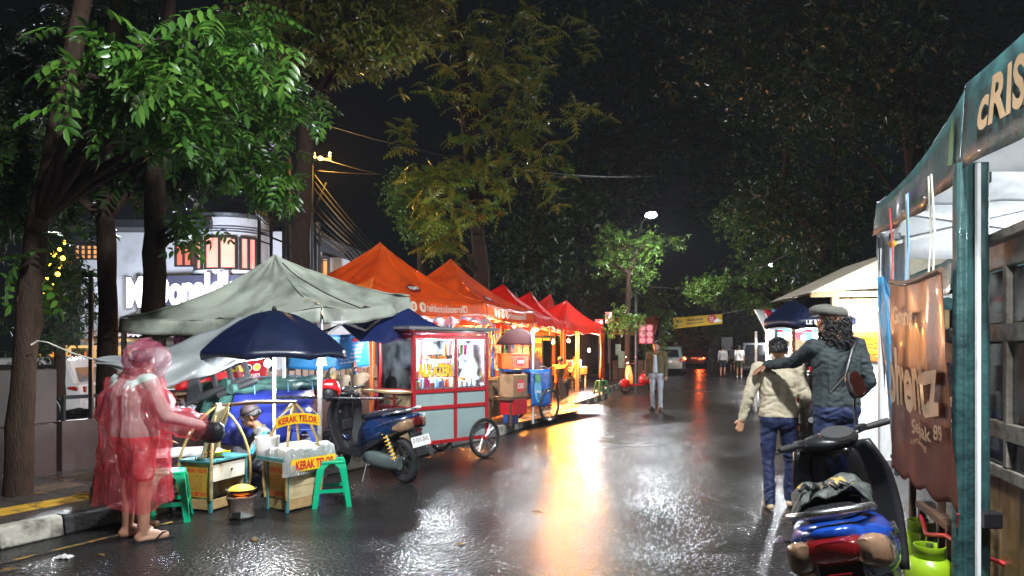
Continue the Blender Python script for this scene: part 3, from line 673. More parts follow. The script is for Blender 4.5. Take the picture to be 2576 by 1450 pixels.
# low cream house with a tiled roof in front of it
LY = 23.0
hs = thing('cream_house', 'low cream house with dark tiled roof and warm lit windows at left', 'house', P(250, 877, LY) - V((0, 0, CAM_H)))
RO = V(hs.location)
a = rp(60, 862, LY); c = rp(445, 862, LY)
MB().box(((a.x + c.x) / 2, 2, (a.z - 3) / 2 + .3), (c.x - a.x, 4, a.z + 2.2)).build('wall', M_RC, hs)
def tile_roof(par, xa, xb, ya, za, yb, zb, nx, ny):
    b = MB()
    b.add([(xa, ya, za), (xb, ya, za), (xb, yb, zb), (xa, yb, zb), (xa, ya, za - .1), (xb, ya, za - .1), (xb, yb, zb - .1), (xa, yb, zb - .1)], [(0, 1, 2, 3), (4, 7, 6, 5), (0, 4, 5, 1), (0, 3, 7, 4), (1, 5, 6, 2), (3, 2, 6, 7)])
    rf = b.build('roof', M_TILE, par)
    w = (xb - xa) / nx; L_ = math.hypot(yb - ya, zb - za) / ny; sl = math.atan2(zb - za, yb - ya)
    t = MB(); t.sheet(lambda s, q: V(((s - .5) * w, (q - .5) * L_ * 1.15, .035 * math.sin(s * math.pi * 2) + (.045 - .04 * q))), 6, 1)
    tm = t.build('roof_tile', M_TILE, rf, smooth=60).data; bpy.data.objects.remove(bpy.data.objects[-1] if False else [o for o in rf.children][0])
    for j in range(ny):
        for i in range(nx):
            o = bpy.data.objects.new('roof_tile', tm); COL.objects.link(o); o.parent = rf
            o.location = (xa + (i + .5) * w, lerp(ya, yb, (j + .5) / ny), lerp(za, zb, (j + .5) / ny) + .04); o.rotation_euler = (sl, 0, 0)
e = rp(205, 852, LY - .6); f = rp(450, 852, LY - .6); rz_ = rp(0, 782, LY + 3).z
tile_roof(hs, e.x, f.x, e.y, e.z, 3.0, rz_, 20, 10)
window(hs, 97, 143, 882, 925, LY - .02, M_WINY, 2, 1, .06); window(hs, 182, 224, 876, 905, LY - .02, M_WINO, 3, 1, .05); window(hs, 330, 370, 872, 905, LY - .02, M_WINO, 2, 1, .05)
window(hs, 95, 118, 885, 925, LY - .06, M_WINY, 1, 1, .06)
point('house_lamp', rp(150, 868, LY - .9) + RO, 55, (1, .72, .34), .1); point('house_lamp', rp(290, 866, LY - .9) + RO, 45, (1, .72, .34), .1)

# boundary wall and low wall with rail behind the footway
M_WALLB = mat('brown_wall', (.05, .03, .027), .5, var=.25, vs=3, bump=.2)
wl = thing('boundary_wall', 'dark brown panelled boundary wall behind the thick tree at far left', 'wall', K(0, 2.25, 0))
WO = V(wl.location)
for i in range(6):
    t0, t1 = -5.0 + i * 1.1, -5.0 + (i + 1) * 1.1
    for (za, zb) in ((.14, .72), (.735, 1.34)):
        b = MB(); b.beam(K(t0 + .006, 2.25, (za + zb) / 2) - WO, K(t1 - .006, 2.25, (za + zb) / 2) - WO, zb - za, .12 if False else .12); b.v = b.v
        pn = MB(); pc = K((t0 + t1) / 2, 2.25, (za + zb) / 2) - WO
        pn.box((0, 0, 0), (1.088, .12, zb - za), TR(*pc) @ rotz(ka)); pn.build('panel', M_WALLB, wl, bevel=.008)
lw = thing('low_wall', 'low dark wall with a black rail in front of the white car', 'wall', K(2.2, 2.3, 0)); LO = V(lw.location)
MB().box((0, 0, .42), (6.0, .14, .62), TR(*(K(4.7, 2.35) - LO)) @ rotz(ka)).build('wall_body', M_WALLB, lw, bevel=.01)
b = MB()
for t in (1.75, 3.0, 4.4, 5.8, 7.2): b.beam(K(t, 2.35, .72) - LO, K(t, 2.35, 1.0) - LO, .04, .04)
b.beam(K(1.75, 2.35, 1.0) - LO, K(7.4, 2.35, 1.0) - LO, .045, .045); b.build('rail', M_BLACK, lw)
# timber garden fence further along, behind the stalls
M_FENCE = mat('weathered_fence', (.16, .14, .12), .7, var=.35, stretch=(6, 6, 1))
fn = thing('picket_fence', 'weathered grey picket fence behind the stalls and parked scooter', 'fence', K(4.5, 2.9)); FO = V(fn.location)
for i in range(26):
    MB().box((0, 0, 0), (.12, .025, 1.05 + .05 * math.sin(i * 2.1)), TR(*(K(4.6 + i * .16, 3.0 + .01 * (i % 2), .68) - FO)) @ rotz(ka)).build('picket', M_FENCE, fn)
MB().beam(K(4.5, 3.04, .95) - FO, K(8.8, 3.04, .95) - FO, .06, .03).build('rail', M_FENCE, fn)
make_tree('hedge_plant', 'clipped leafy hedge plant by the picket fence behind the umbrella pole', [K(6.6, 2.7, .1), K(6.6, 2.7, .5), K(6.6, 2.7, .9)], [.03, .02, .01], [(tuple(K(6.6, 2.7, .85)), (.28, .28, .5), 40, 8, (.06, .06, .06))], SGL, M_L1, limbs=5, scl=(.5, .9), cat='plant')
make_tree('flowering_shrub', 'shrub with reddish blooms behind the blue tarpaulin', [K(3.9, 2.8, .1), K(3.9, 2.8, .5), K(3.9, 2.8, .8)], [.03, .02, .01], [(tuple(K(3.9, 2.8, .85)), (.7, .35, .4), 50, 8, (.08, .08, .08))], SGL, leafmat('red_bloom', (.10, .05, .02), (.35, .07, .06)), limbs=5, scl=(.5, .9), cat='plant')

# ------------------------------------------------------------------ poles and wires
def pole(label, u, vt, Y, r, cat='utility pole', extra=None, vb=None):
    g = V((P(u, 877, Y).x, Y, 0)); t = thing('utility_pole', label, cat, g)
    z = P(u, vt, Y).z; MB().tube([(0, 0, 0), (0, 0, z * .5), (0, 0, z)], [r * 1.25, r * 1.1, r], 12).build('shaft', M_DSTEEL, t, smooth=40)
    if extra: extra(t, z)
    return t
M_INS = mat('insulator', (.35, .5, .55), .15, var=.1, coat=.5)
def top1(t, z):
    MB().lathe([(.05, z), (.085, z + .04), (.05, z + .08), (.085, z + .12), (.05, z + .16), (.07, z + .2), (.02, z + .26)], 14).build('insulator', M_INS, t, smooth=40)
    MB().box((.25, 0, z - .55), (.7, .07, .07)).build('crossarm', M_DSTEEL, t)
    for x in (.12, .55):
        MB().lathe([(.03, z - .5), (.05, z - .46), (.03, z - .42), (.05, z - .38), (.02, z - .34)], 10, TR(x, 0, 0)).build('insulator', M_INS, t, smooth=40)
    MB().beam((.02, 0, z - 2.2), (.45, 0, z - 1.2), .05, .05).build('brace', M_DSTEEL, t)
pole('tall dark utility pole with a pale insulator on top', 780, 350, 19, .085, extra=top1)
pole('second dark pole just left of the tall utility pole', 727, 395, 20, .07)
pole('short dark pole beside the tall utility pole', 798, 560, 19.4, .10)
gt = thing('transformer_frame', 'black steel ladder frame with coiled cable beside the utility pole', 'frame', V((P(690, 877, 18.5).x, 18.5, 0))); GO = V(gt.location)
for u in (652, 682, 715, 738): MB().beam(P(u, 860, 18.5) - GO - V((0, 0, 1.6)), P(u, 520, 18.5) - GO, .07 if u < 700 else .1, .07).build('upright', M_BLACK, gt)
for v in (585, 605, 660): MB().beam(P(650, v, 18.46) - GO, P(685, v + 12, 18.46) - GO, .04, .04).build('rung', M_BLACK, gt)
MB().beam(P(682, 598, 18.43) - GO, P(745, 622, 18.43) - GO, .05, .05).build('rung', M_BLACK, gt)
for k in range(9):
    c = P(692 + k * 2, 522 + (k % 3) * 6, 18.3 - .02 * k) - GO; rr = .32 + .05 * (k % 4)
    MB().tube([c + V((rr * 1.25 * math.cos(q * .5236 + k), .06 * math.sin(q * 2 + k), rr * .9 * math.sin(q * .5236 + k))) for q in range(13)], .016, 6, cap=False).build('cable_coil', M_BLACK, gt, smooth=60)
M_WIRE = mat('wire', (.015, .013, .013), .75, rvar=.05)
def wire(label, pts, r=.012, n=14):
    a = V(pts[0]); b = MB(); fine = []
    for (p, q, sag) in zip(pts[:-1], pts[1:], [None] * (len(pts) - 1)):
        for k in range(n): t = k / n; fine.append(lerp(V(p), V(q), t) - V((0, 0, .012 * (q - p).length * 4 * t * (1 - t))))
    fine.append(V(pts[-1])); b.tube([p - a for p in fine], r, 5)
    o = b.build('overhead_wire', M_WIRE, loc=a, smooth=60); tag(o, label, 'wire', 'overhead wires')
wire('thick overhead cable sagging from the left leaves past the breadfruit tree', [P(640, 262, 17.5), P(790, 302, 18.2), P(1000, 362, 17), P(1300, 425, 19), P(1645, 443, 26)], .03)
wire('thin wire under the thick overhead cable', [P(800, 395, 19), P(960, 440, 18), P(1300, 440, 19.5), P(1640, 436, 26)], .012)
wire('lower thin wire leaving the pole towards the breadfruit tree', [P(800, 430, 19), P(1060, 440, 18), P(1440, 500, 22)], .01)
wire('pale drooping cable from the lit tree to the right', [P(1592, 683, 25.6), P(1640, 722, 26), P(1760, 728, 27), P(1860, 700, 26), P(2010, 622, 22)], .018)
for k in range(9):
    wire(('wire %s of the bundle running from the utility pole down behind the orange tents' % ['topmost', 'second', 'third', 'fourth', 'fifth', 'sixth', 'seventh', 'eighth', 'lowest'][k]), [P(792, 440 + k * 18, 19), P(900 - k * 4, 575 + k * 8, 17.6), P(1010 - k * 8, 680 + k * 6, 17 + .3 * k)], .012 + .006 * (k % 3), 10)

cpst = thing('camera_post', 'slim black post with small camera boxes in front of the white car', 'post', V((P(229, 877, 8.3).x, 8.3, .14)))
zt_ = P(228, 682, 8.3).z - .14; MB().box((0, 0, zt_ / 2), (.045, .045, zt_)).build('shaft', M_BLACK, cpst, bevel=.006); MB().box((-.04, -.02, zt_ - .05), (.09, .06, .07)).build('camera_box', M_BLACK, cpst, bevel=.008); MB().box((.05, -.02, zt_ - .05), (.05, .05, .05)).build('camera_box', M_BLACK, cpst, bevel=.008); MB().box((-.03, -.02, zt_ - .42), (.04, .04, .06)).build('junction_box', M_DSTEEL, cpst)
gl_ = thing('added_lamp', 'added round lamp hidden behind the slim tree trunk to light the white car', 'lamp', V((P(268, 877, 12.5).x, 12.5, 0))); MB().tube([(0, 0, 0), (0, 0, 2.0)], .03, 8).build('post', M_BLACK, gl_); MB().ball((0, 0, 2.1), .09, 14, 10).build('globe', lamp_mat('added_lamp_globe', (1, .96, .9), 12), gl_, smooth=60); point('added_lamp_light', (0, -.06, 1.9), 420, (.95, .97, 1), .08, gl_)  # made-up lamp, added out of sight to brighten the white car
sl_ = thing('bracket_lamp', 'small orange sodium lamp on a bracket of the tall utility pole', 'lamp', P(806, 398, 18.8)); MB().tube([(-.27, 0, -.1), (-.1, 0, .06), (0, 0, .05)], .02, 6).build('bracket', M_DSTEEL, sl_); MB().ball((0, 0, 0), (.07, .06, .05), 12, 8).build('lamp', lamp_mat('sodium', (1, .5, .12), 14), sl_, smooth=60); point('bracket_lamp_light', (.05, -.05, -.1), 420, (1, .52, .10), .06, sl_)
# ------------------------------------------------------------------ street lamps
M_LAMPW = lamp_mat('street_lamp_led', (.92, .96, 1.0), 900)
def street_lamp(label, base, head, watts, cone=150, aim=(0, 0, -1)):
    t = thing('street_lamp', label, 'street lamp', base); h = head - V(base)
    MB().tube([(0, 0, 0), (0, 0, h.z * .6), (0, 0, h.z - .5), lerp(V((0, 0, h.z)), h, .45) + V((0, 0, .1)), h + V((0, 0, .12))], [.075, .06, .05, .04, .035], 10).build('pole', M_DSTEEL, t, smooth=50)
    hd = MB().box((0, 0, 0), (.5, .2, .07), TR(h.x, h.y, h.z + .11) @ rotz(math.atan2(h.y, h.x))).build('lamp_head', M_DSTEEL, t, bevel=.02)
    MB().ball((h.x, h.y, h.z + .02), (.2, .16, .09), 14, 8).build('led_panel', M_LAMPW, t, smooth=60)
    point('street_lamp_light', h + V((0, 0, -.3)), watts, (.93, .97, 1.0), .22, t, spot=cone, aim=aim)
hd = P(1638, 543, 24)
street_lamp('bright white street lamp shining over the middle of the wet road', (P(1600, 877, 27).x, 27, 0), hd, 700, 168)
# ------------------------------------------------------------------ pop-up tents
M_ORANGE = cloth('orange_canvas', (.74, .12, .010), .5, .45, bump=.4, bs=9, dirt=(.44, .06, .010), ds=2.2, dlo=.5, dhi=.75, wet=.2)
M_REDC = cloth('red_canvas', (.70, .022, .010), .45, .45, bump=.35, bs=6, dirt=(.4, .015, .01), ds=1.6, wet=.25)
M_GREYC = cloth('grey_green_canvas', (.50, .54, .46), .5, .25, bump=.5, bs=5, dirt=(.10, .12, .09), ds=2.2, dlo=.48, dhi=.75, wet=.3)
M_OLEG = mat('orange_sleeve', (.50, .10, .02), .45, var=.2)
M_GREYINK = mat('faded_print', (.62, .50, .38), .6, var=.25)
M_MAROON = mat('maroon_print', (.16, .008, .012), .5)
def tent(name, label, corners, ztop, zapex, drop, m, leg_m, apex=None, group=None, legs=(0, 1, 2, 3), sag=.10, name_parts=True, scal=0, legz=None, peak=2.2, truss_m=None, drop2=None):
    """corners: four plan points (front-left, front-right, back-right, back-left) with their z at the eaves"""
    c = [V((p[0], p[1], p[2] if len(p) > 2 else ztop)) for p in corners]
    o = (c[0] + c[1] + c[2] + c[3]) / 4; base = V((o.x, o.y, 0))
    t = thing(name, label, 'tent', base, 0, group)
    ap = V((apex[0], apex[1], zapex)) if apex else V((o.x, o.y, zapex))
    def edge(i, s):
        a, b_ = c[i], c[(i + 1) % 4]; q = lerp(a, b_, s); q = q - V((0, 0, sag * .5 * 4 * s * (1 - s)))
        inn = V((o.x, o.y, q.z)) - q; return q + inn * .03 * 4 * s * (1 - s)
    names = ['front_panel', 'right_panel', 'back_panel', 'left_panel']
    fns = []
    for i in range(4):
        def fn(s, q, i=i):
            e = edge(i, s); r = lerp(e, ap, q)
            z = lerp(e.z, ap.z, (q ** peak) * .55 + q * .45) - .06 * math.sin(math.pi * s) * (1 - q) * q * 2
            w = .012 * math.sin(s * 23 + i) * math.sin(q * 9 + i * 2) + .03 * noise.noise((e.x * 2 + q * 3, e.y * 2, q * 6 + i)) * (1 - q) + .012 * noise.noise((s * 14, q * 18, i + o.x))
            return V((r.x, r.y, z + w)) - base
        fns.append(fn); MB().sheet(fn, 30, 22).build(names[i], m, t, smooth=70, solid=.004); MB().tube([fn(0, k / 14) + V((0, 0, .006)) for k in range(15)], .008, 5).build('seam', m, t, smooth=60)
    vfs = []
    for i in range(4):
        def vf(s, q, i=i):
            e = edge(i, s); d = (c[(i + 1) % 4] - c[i]).normalized(); nrm = V((d.y, -d.x, 0))
            dz = lerp(drop, drop if drop2 is None else drop2, s if i == 0 else 1) * q * (1 - (scal * abs(math.sin(s * 9 * math.pi))) * .3)
            return e + V((0, 0, .003)) - V((0, 0, dz)) + nrm * (.006 + .025 * q * math.sin(s * 19 + i * 2) + .03 * q) - base
        vfs.append(vf); MB().sheet(vf, 36, 4).build('valance', m, t, smooth=60, solid=.003)['side'] = i
    for i in legs:
        p = c[i]; inn = (V((o.x, o.y, 0)) - V((p.x, p.y, 0))).normalized() * .04
        zz = (legz[i] if legz else .14)
        MB().beam(V((p.x, p.y, zz)) + inn - base, V((p.x, p.y, p.z - .02)) + inn - base, .045, .045).build('leg', leg_m, t)
        MB().box(V((p.x, p.y, zz + .01)) + inn - base, (.12, .12, .02)).build('foot_plate', leg_m, t)
    # scissor truss under the eaves
    tr = MB()
    for i in range(4):
        a, b_ = c[i], c[(i + 1) % 4]
        for k in range(2):
            inn = lambda w_: w_ + (V((o.x, o.y, w_.z)) - w_) * .06; p = inn(lerp(a, b_, k / 2)); q = inn(lerp(a, b_, (k + 1) / 2))
            tr.beam(p - V((0, 0, .06)) - base, q - V((0, 0, .36)) - base, .02, .03); tr.beam(p - V((0, 0, .36)) - base, q - V((0, 0, .06)) - base, .02, .03)
    tr.build('truss', truss_m or M_WHITE, t)
    return t, fns, vfs, base
def on_sheet(fn, s0, q0, ds, dq, lift=.012):
    """lettering that lies on a sheet function: x runs along s, y along q; returns (x, y, z) -> point"""
    def w(x, y, z):
        s, q = s0 + x * ds, q0 + y * dq
        p = fn(s, q); e = 1e-3
        n = (fn(s + e, q) - p).cross(fn(s, q + e) - p)
        if n.length > 0: n.normalize()
        return p + n * (lift + z)
    return w
EAVE = 2.41
P0, P1, P2, P3, P4 = V((-2.08, 10.23, 0)), V((-.49, 12.7, 0)), V((.48, 15.7, 0)), V((1.66, 22.1, 0)), V((3.4, 25.7, 0))
def square(a, b_, depth):
    d = (b_ - a).normalized(); n = V((-d.y, d.x, 0)) * depth
    return [a, b_, b_ + n, a + n]
def sosro(label, a, b_, depth, zap, m, ap=None, print_=True, legm=M_OLEG):
    cs = [(p.x, p.y, EAVE) for p in square(a, b_, depth)]
    t, f, v, base = tent('canopy_tent', label, cs, EAVE, zap, .26, m, legm, apex=ap, group='orange and red canopy tents')
    if print_:
        oval = MB(); w = on_sheet(f[0], .50, .36, 1 / 3.0, 1 / 2.0, .02)
        ring = [w(.30 * math.cos(k * math.pi / 12), .17 * math.sin(k * math.pi / 12) + .03 * math.cos(k * math.pi / 12), 0) for k in range(24)]
        oval.add(ring, [tuple(range(24))]); oval.build('oval_logo', M_MAROON, t)
        w2 = on_sheet(f[0], .50, .36, 1 / 3.0, 1 / 2.0, .03)
        text('SOSRO', .46, .15, M_WINK, t, warp=lambda x, y, z: w2(x, y + x * .08, z), bold=.03, slant=.25)
        wv = on_sheet(v[0], .62, .5, 1 / 3.0, -1 / .26, -.015)
        text('tehbotolsosroID', 1.15, .13, M_GREYINK, t, warp=wv, bold=.02)
        for k in range(4):
            wk = on_sheet(v[0], .17 + .075 * k, .5, 1 / 3.0, -1 / .26, -.014); r = MB()
            pts = [wk(.085 * math.cos(q * .5236), .085 * math.sin(q * .5236), 0) for q in range(12)]; r.add(pts, [tuple(range(12))]); dk = r.build('print_disc', M_GREYINK, t)
            wq = on_sheet(v[0], .17 + .075 * k, .5, 1 / 3.0, -1 / .26, -.02)
            text('fxo@'[k], .06, .09, m, t, warp=wq, bold=.03)
    return t, f, v, base
sosro('tallest orange canopy tent with maroon oval logo, nearest the grey tent', P0, P1, 2.8, 3.44, M_ORANGE, ap=(-2.33, 12.25))
sosro('second orange canopy tent with maroon oval logo over the snack stall', P1, P2, 2.8, 3.46, M_ORANGE, ap=(-1.30, 14.7))
m34 = lerp(P2, P3, .5)
sosro('red canopy tent directly behind the second orange tent', P2, m34, 2.6, 3.2, M_REDC, ap=(-.22, 17.6), print_=False)
sosro('middle red canopy tent of the row of three', m34, P3, 2.6, 3.28, M_REDC, ap=(.56, 20.9), print_=False)
sosro('farthest red canopy tent at the end of the row with warm bulbs inside', P3, P4, 2.6, 3.26, M_REDC, ap=(1.93, 24.4), print_=False)
b5 = P(1388, 800, 27)
sosro('small red tent peak showing between the red tents', V((1.0, 26.6, 0)), V((2.3, 29.4, 0)), 2.4, 3.75, M_REDC, ap=(1.55, 27.6), print_=False)

# grey-green tent
gc = [(-2.10, 7.62, 2.02), (-1.46, 9.85, 2.30), (-4.05, 10.6, 2.05), (-4.70, 8.3, 1.93)]
gtent, gf, gv, gbase = tent('canopy_tent', 'sagging grey green canopy tent stained with dirt, left of the orange tents', gc, 2.2, 2.79, .17, M_GREYC, M_STEEL, apex=(-3.10, 9.05), sag=.16, peak=2.3, truss_m=M_DSTEEL)
# rope seam and tie on its front
b = MB(); b.tube([gf[0](.5, q / 12) + V((0, 0, .012)) for q in range(12)], .007, 5); b.build('seam', M_BLACK, gtent)

# navy tarpaulin slung between the grey tent and the cart
M_NAVY = cloth('navy_tarpaulin', (.012, .022, .10), .35, .12, bump=.5, bs=8, wet=.4)
a, b_, c, d = P(838, 805, 8.6), P(1030, 778, 9.6), P(1105, 822, 9.75), P(905, 858, 8.8)
o = MB().sheet(lambda s, t: lerp(lerp(a, b_, s), lerp(d, c, s), t) - V((0, 0, .10 * 4 * s * (1 - s) * (.4 + .6 * t))) + V((0, 0, .012 * math.sin(s * 21 + t * 5))) - a, 30, 10).build('tarpaulin', M_NAVY, smooth=60, solid=.003, loc=a)
tag(o, 'dark navy tarpaulin slung from the grey tent to the glass cart roof', 'tarpaulin')
# crumpled clear plastic under the orange valance
M_PLAST = film('clear_plastic', (.5, .55, .75), .45, .1, 1, 14, .3)
a, b_ = P(1060, 800, 11.2), P(1215, 800, 12.4)
o = MB().sheet(lambda s, t: lerp(a, b_, s) + V((.25 * t, -.35 * t, -.10 * t * (1 + .5 * math.sin(s * 9)) + .03 * math.sin(s * 31 + t * 7))) - a, 40, 8).build('plastic_sheet', M_PLAST, smooth=60, loc=a); tag(o, 'crumpled shiny plastic sheet bunched under the orange valance', 'sheet')

# grey tarpaulin sweeping from the tree to the grey tent
M_GTARP = cloth('grey_tarpaulin', (.34, .37, .38), .4, .35, bump=.6, bs=7, dirt=(.18, .19, .19), ds=2.5, wet=.35)
top = [P(236, 904, 6.5), P(330, 890, 6.7), P(430, 868, 6.9), P(530, 832, 7.1), P(600, 800, 7.35), P(660, 782, 7.7)]
bot = [P(238, 912, 6.5), P(320, 940, 6.45), P(400, 978, 6.4), P(500, 952, 6.6), P(600, 915, 6.9), P(700, 890, 7.3)]
def tarp(s, t):
    k = s * 5; i = min(4, int(k)); f = k - i
    a, b_ = lerp(top[i], top[i + 1], f), lerp(bot[i], bot[i + 1], f)
    p = lerp(a, b_, t); return p + V((0, -.10 * math.sin(math.pi * t) * math.sin(math.pi * min(1, s * 1.1)), 0)) + V((0, .018 * math.sin(t * 14 + s * 9), .012 * math.sin(s * 26 + t * 6)))
o = MB().sheet(lambda s, t: tarp(s, t) - top[0], 50, 16).build('tarpaulin', M_GTARP, smooth=70, solid=.003, loc=top[0])
tag(o, 'pale grey tarpaulin sweeping from the tied corner up under the grey tent', 'tarpaulin')
r0 = P(85, 862, 6.62)
o = MB().tube([P(78, 868, 6.58) - r0, P(95, 858, 6.6) - r0, P(120, 862, 6.55) - r0, P(180, 888, 6.5) - r0, P(236, 905, 6.5) - r0], .008, 6).build('rope', M_ROPE, loc=r0, smooth=60); tag(o, 'pale rope tying the grey tarpaulin corner to the tree', 'rope')

# ------------------------------------------------------------------ umbrellas
M_UMB = cloth('navy_umbrella', (.004, .009, .034), .42, .03, var=.3, bump=.12, bs=22, wet=.3)
M_UMBIN = cloth('white_lining', (.72, .74, .76), .5, .35, bump=.2)
def umbrella(label, c, rad, zr, za, m, lining, pole_m, vd=.09, ztop=None, print_=None):
    t = thing('parasol', label, 'parasol', (c[0], c[1], 0)); n = 8
    def fn(s, q, dz=0):
        a = s * 2 * math.pi; k = s * n % 1; sc = 1 - .07 * 4 * k * (1 - k)
        r = rad * q * sc; z = za - (za - zr) * (q ** 1.8) - .035 * 4 * k * (1 - k) * q * (1.3 - q) + .02 * 4 * k * (1 - k) * q * q
        return V((r * math.cos(a), r * math.sin(a), z + dz))
    MB().sheet(lambda s, q: fn(s, max(.02, q)), 64, 12).build('canopy', m, t, smooth=60)
    MB().sheet(lambda s, q: fn(s, max(.02, q), -.012), 64, 12).build('lining', lining, t, smooth=60)
    MB().sheet(lambda s, q: fn(s, 1) - V((0, 0, vd * q * (1 - .25 * abs(math.sin(s * n * math.pi))))) * 1, 64, 2).build('valance', m, t, smooth=60, solid=.003)
    for k in range(n):
        MB().tube([fn(k / n, q, -.02) for q in (.05, .4, .7, 1)], .005, 5).build('rib', M_STEEL, t); MB().tube([fn(k / n, q, .002) for q in (.05, .3, .5, .7, .85, 1)], .004, 5).build('seam', m, t)
    MB().tube([(0, 0, 0.02), (0, 0, za + .03)], .016, 8).build('pole', pole_m, t, smooth=40)
    MB().lathe([(.02, za), (.03, za + .015), (.012, za + .05)], 10).build('finial', M_BLACK, t)
    return t, fn
uc = P(690, 877, 7.25)
umbrella('big navy blue parasol with white lining over the street food boxes', (uc.x, 7.25), .75, 1.545, 1.965, M_UMB, M_UMBIN, M_WHITE)
c2 = P(2050, 877, 9.6)
ub, uf = umbrella('dark navy parasol with white border lettering beside the cream roofed stall', (P(2062, 877, 10.6).x, 10.6), .85, 2.0, 2.42, M_UMB, M_NAVY, M_STEEL, .12)
text('LE MINERALE', .5, .06, M_WINK, ub, warp=lambda x, y, z: (lambda a: V((.862 * math.cos(a), .862 * math.sin(a), 1.945 + y)))(-1.9 + x / .85), bold=.02)

# ------------------------------------------------------------------ banners
def banner(name, label, fn, m, nu=24, nv=10, cat='banner'):
    o0 = fn(.5, .5); t = thing(name, label, cat, o0)
    f2 = lambda s, q: fn(s, q) - o0
    MB().sheet(f2, nu, nv).build('cloth', m, t, smooth=60, solid=.003)
    return t, f2
M_BRED = cloth('red_banner', (.55, .012, .02), .4, .3, bump=.15)
M_BBLU = cloth('blue_banner', (.03, .28, .62), .4, .3, bump=.2)
a, b_, c, d = P(452, 902, 8.0), P(672, 898, 8.6), P(670, 972, 8.6), P(440, 985, 8.0)
t, f = banner('banner', 'red banner with yellow lettering and two bowls hanging behind the speaker', lambda s, q: lerp(lerp(a, b_, s), lerp(d, c, s), q) + V((0, .02 * math.sin(s * 15), .015 * math.sin(s * 7))), M_BRED)
def bw(f, s0, q0, W, Hh): return on_sheet(f, s0, q0, 1 / W, -1 / Hh, -.012)
M_YINK = mat('yellow_ink', (.85, .62, .05), .5, var=.1)
text('ALKATERI', .72, .17, M_YINK, t, warp=lambda x, y, z: bw(f, .40, .2, 1.05, .36)(x, y, -z), bold=.04)
text('RONDE KECIL', .20, .055, M_WINK, t, warp=lambda x, y, z: bw(f, .82, .62, 1.05, .36)(x, y, -z), bold=.03)
for s0, mm in ((.775, M_BINK), (.87, M_YINK)):
    for rr, m_, li in ((.046, M_WINK, -.013), (.034, mm, -.02)):
        r = MB(); w = on_sheet(f, s0, .33, 1 / 1.05, -1 / .36, li); r.add([w(rr * math.cos(q * .4189), rr * math.sin(q * .4189), 0) for q in range(15)], [tuple(range(15))]); r.build('bowl_print', m_, t)
a, b_, c, d = P(735, 838, 9.0), P(928, 832, 10.1), P(928, 920, 10.1), P(720, 926, 9.0)
t, f = banner('banner', 'sky blue menu banner with white and red print left of the glass cart', lambda s, q: lerp(lerp(a, b_, s), lerp(d, c, s), q) + V((0, .05 * math.sin(s * 11 + q * 3), -.05 * math.sin(math.pi * s))), M_BBLU)
WB, HB = 1.55, .5
text('RONDE JAHE', .62, .10, M_REDINK, t, warp=lambda x, y, z: bw(f, .30, .14, WB, HB)(x, y, -z), bold=.05)
text('MENU', .3, .07, M_REDINK, t, warp=lambda x, y, z: bw(f, .86, .2, WB, HB)(x, y, -z), bold=.04)
for i in range(5):
    text(['Ronde Jahe', 'Wedang Ronde', 'Kacang Tanah', 'Sekoteng', 'Bandrek'][i], .22, .03, M_WINK, t, warp=lambda x, y, z, i=i: bw(f, .85 - .012 * i, .36 + i * .11, WB, HB)(x, y, -z), bold=.015)
    text(['Bajigur', 'Susu Jahe', 'Kopi Jahe', 'Teh Jahe', 'Jahe Merah'][i], .20, .03, M_WINK, t, warp=lambda x, y, z, i=i: bw(f, .6 + .02 * i, .42 + i * .1, WB, HB)(x, y, -z), bold=.015)
r = MB(); w = on_sheet(f, .38, .62, 1 / WB, -1 / HB, -.013); r.add([w(x, y, 0) for x, y in [(-.1, -.12), (.1, -.12), (.06, 0), (.03, .14), (-.02, .16), (-.05, .02)]], [tuple(range(6))]); r.build('bowl_print', M_WINK, t)
# purple cloth tied to the tent edge at the left
a = P(440, 815, 8.8)
o = MB().sheet(lambda s, q: P(lerp(437, 520, s * (1 - .5 * q)) , lerp(812, 870, q) + 8 * math.sin(s * 20), 8.8 + .05 * math.sin(s * 28)) - a, 40, 6).build('draped_cloth', cloth('mauve_cloth', (.36, .18, .33), .4, .4, bump=.4), smooth=60, solid=.002, loc=a); tag(o, 'gathered mauve cloth hanging under the grey tent at left', 'cloth')
# yellow street banner
a, b_, c, d = P(1692, 800, 40), P(1817, 790, 40), P(1818, 815, 40), P(1694, 828, 40)
t, f = banner('street_banner', 'yellow street banner with black lettering and red disc across the far road', lambda s, q: lerp(lerp(a, b_, s), lerp(d, c, s), q) + V((0, .05 * math.sin(s * 9), 0)), cloth('yellow_banner', (.80, .50, .015), .5, .3))
w = lambda s0, q0: (lambda x, y, z: bw(f, s0, q0, 2.9, .6)(x, y, -z))
text('Hemat terus', .92, .15, M_BINK, t, warp=w(.44, .32), bold=.02); text('tanpa promo!', .98, .15, M_BINK, t, warp=w(.44, .66), bold=.02)
text('maxim', .38, .11, M_BINK, t, warp=w(.13, .38), bold=.02); text('0804 1 500', .4, .06, M_BINK, t, warp=w(.13, .78), bold=.02)
r = MB(); ww = on_sheet(f, .79, .4, 1 / 2.9, -1 / .6, -.015); r.add([ww(.27 * math.cos(q * .314), .24 * math.sin(q * .314), 0) for q in range(20)], [tuple(range(20))]); r.build('red_disc', M_REDINK, t)
for i, s_ in enumerate(('Pesan', 'Maxim', 'Car')): text(s_, .24, .08, M_WINK, t, warp=(lambda i: lambda x, y, z: on_sheet(f, .78, .26 + .17 * i, 1 / 2.9, -1 / .6, -.03)(x, y, -z))(i), bold=.02)
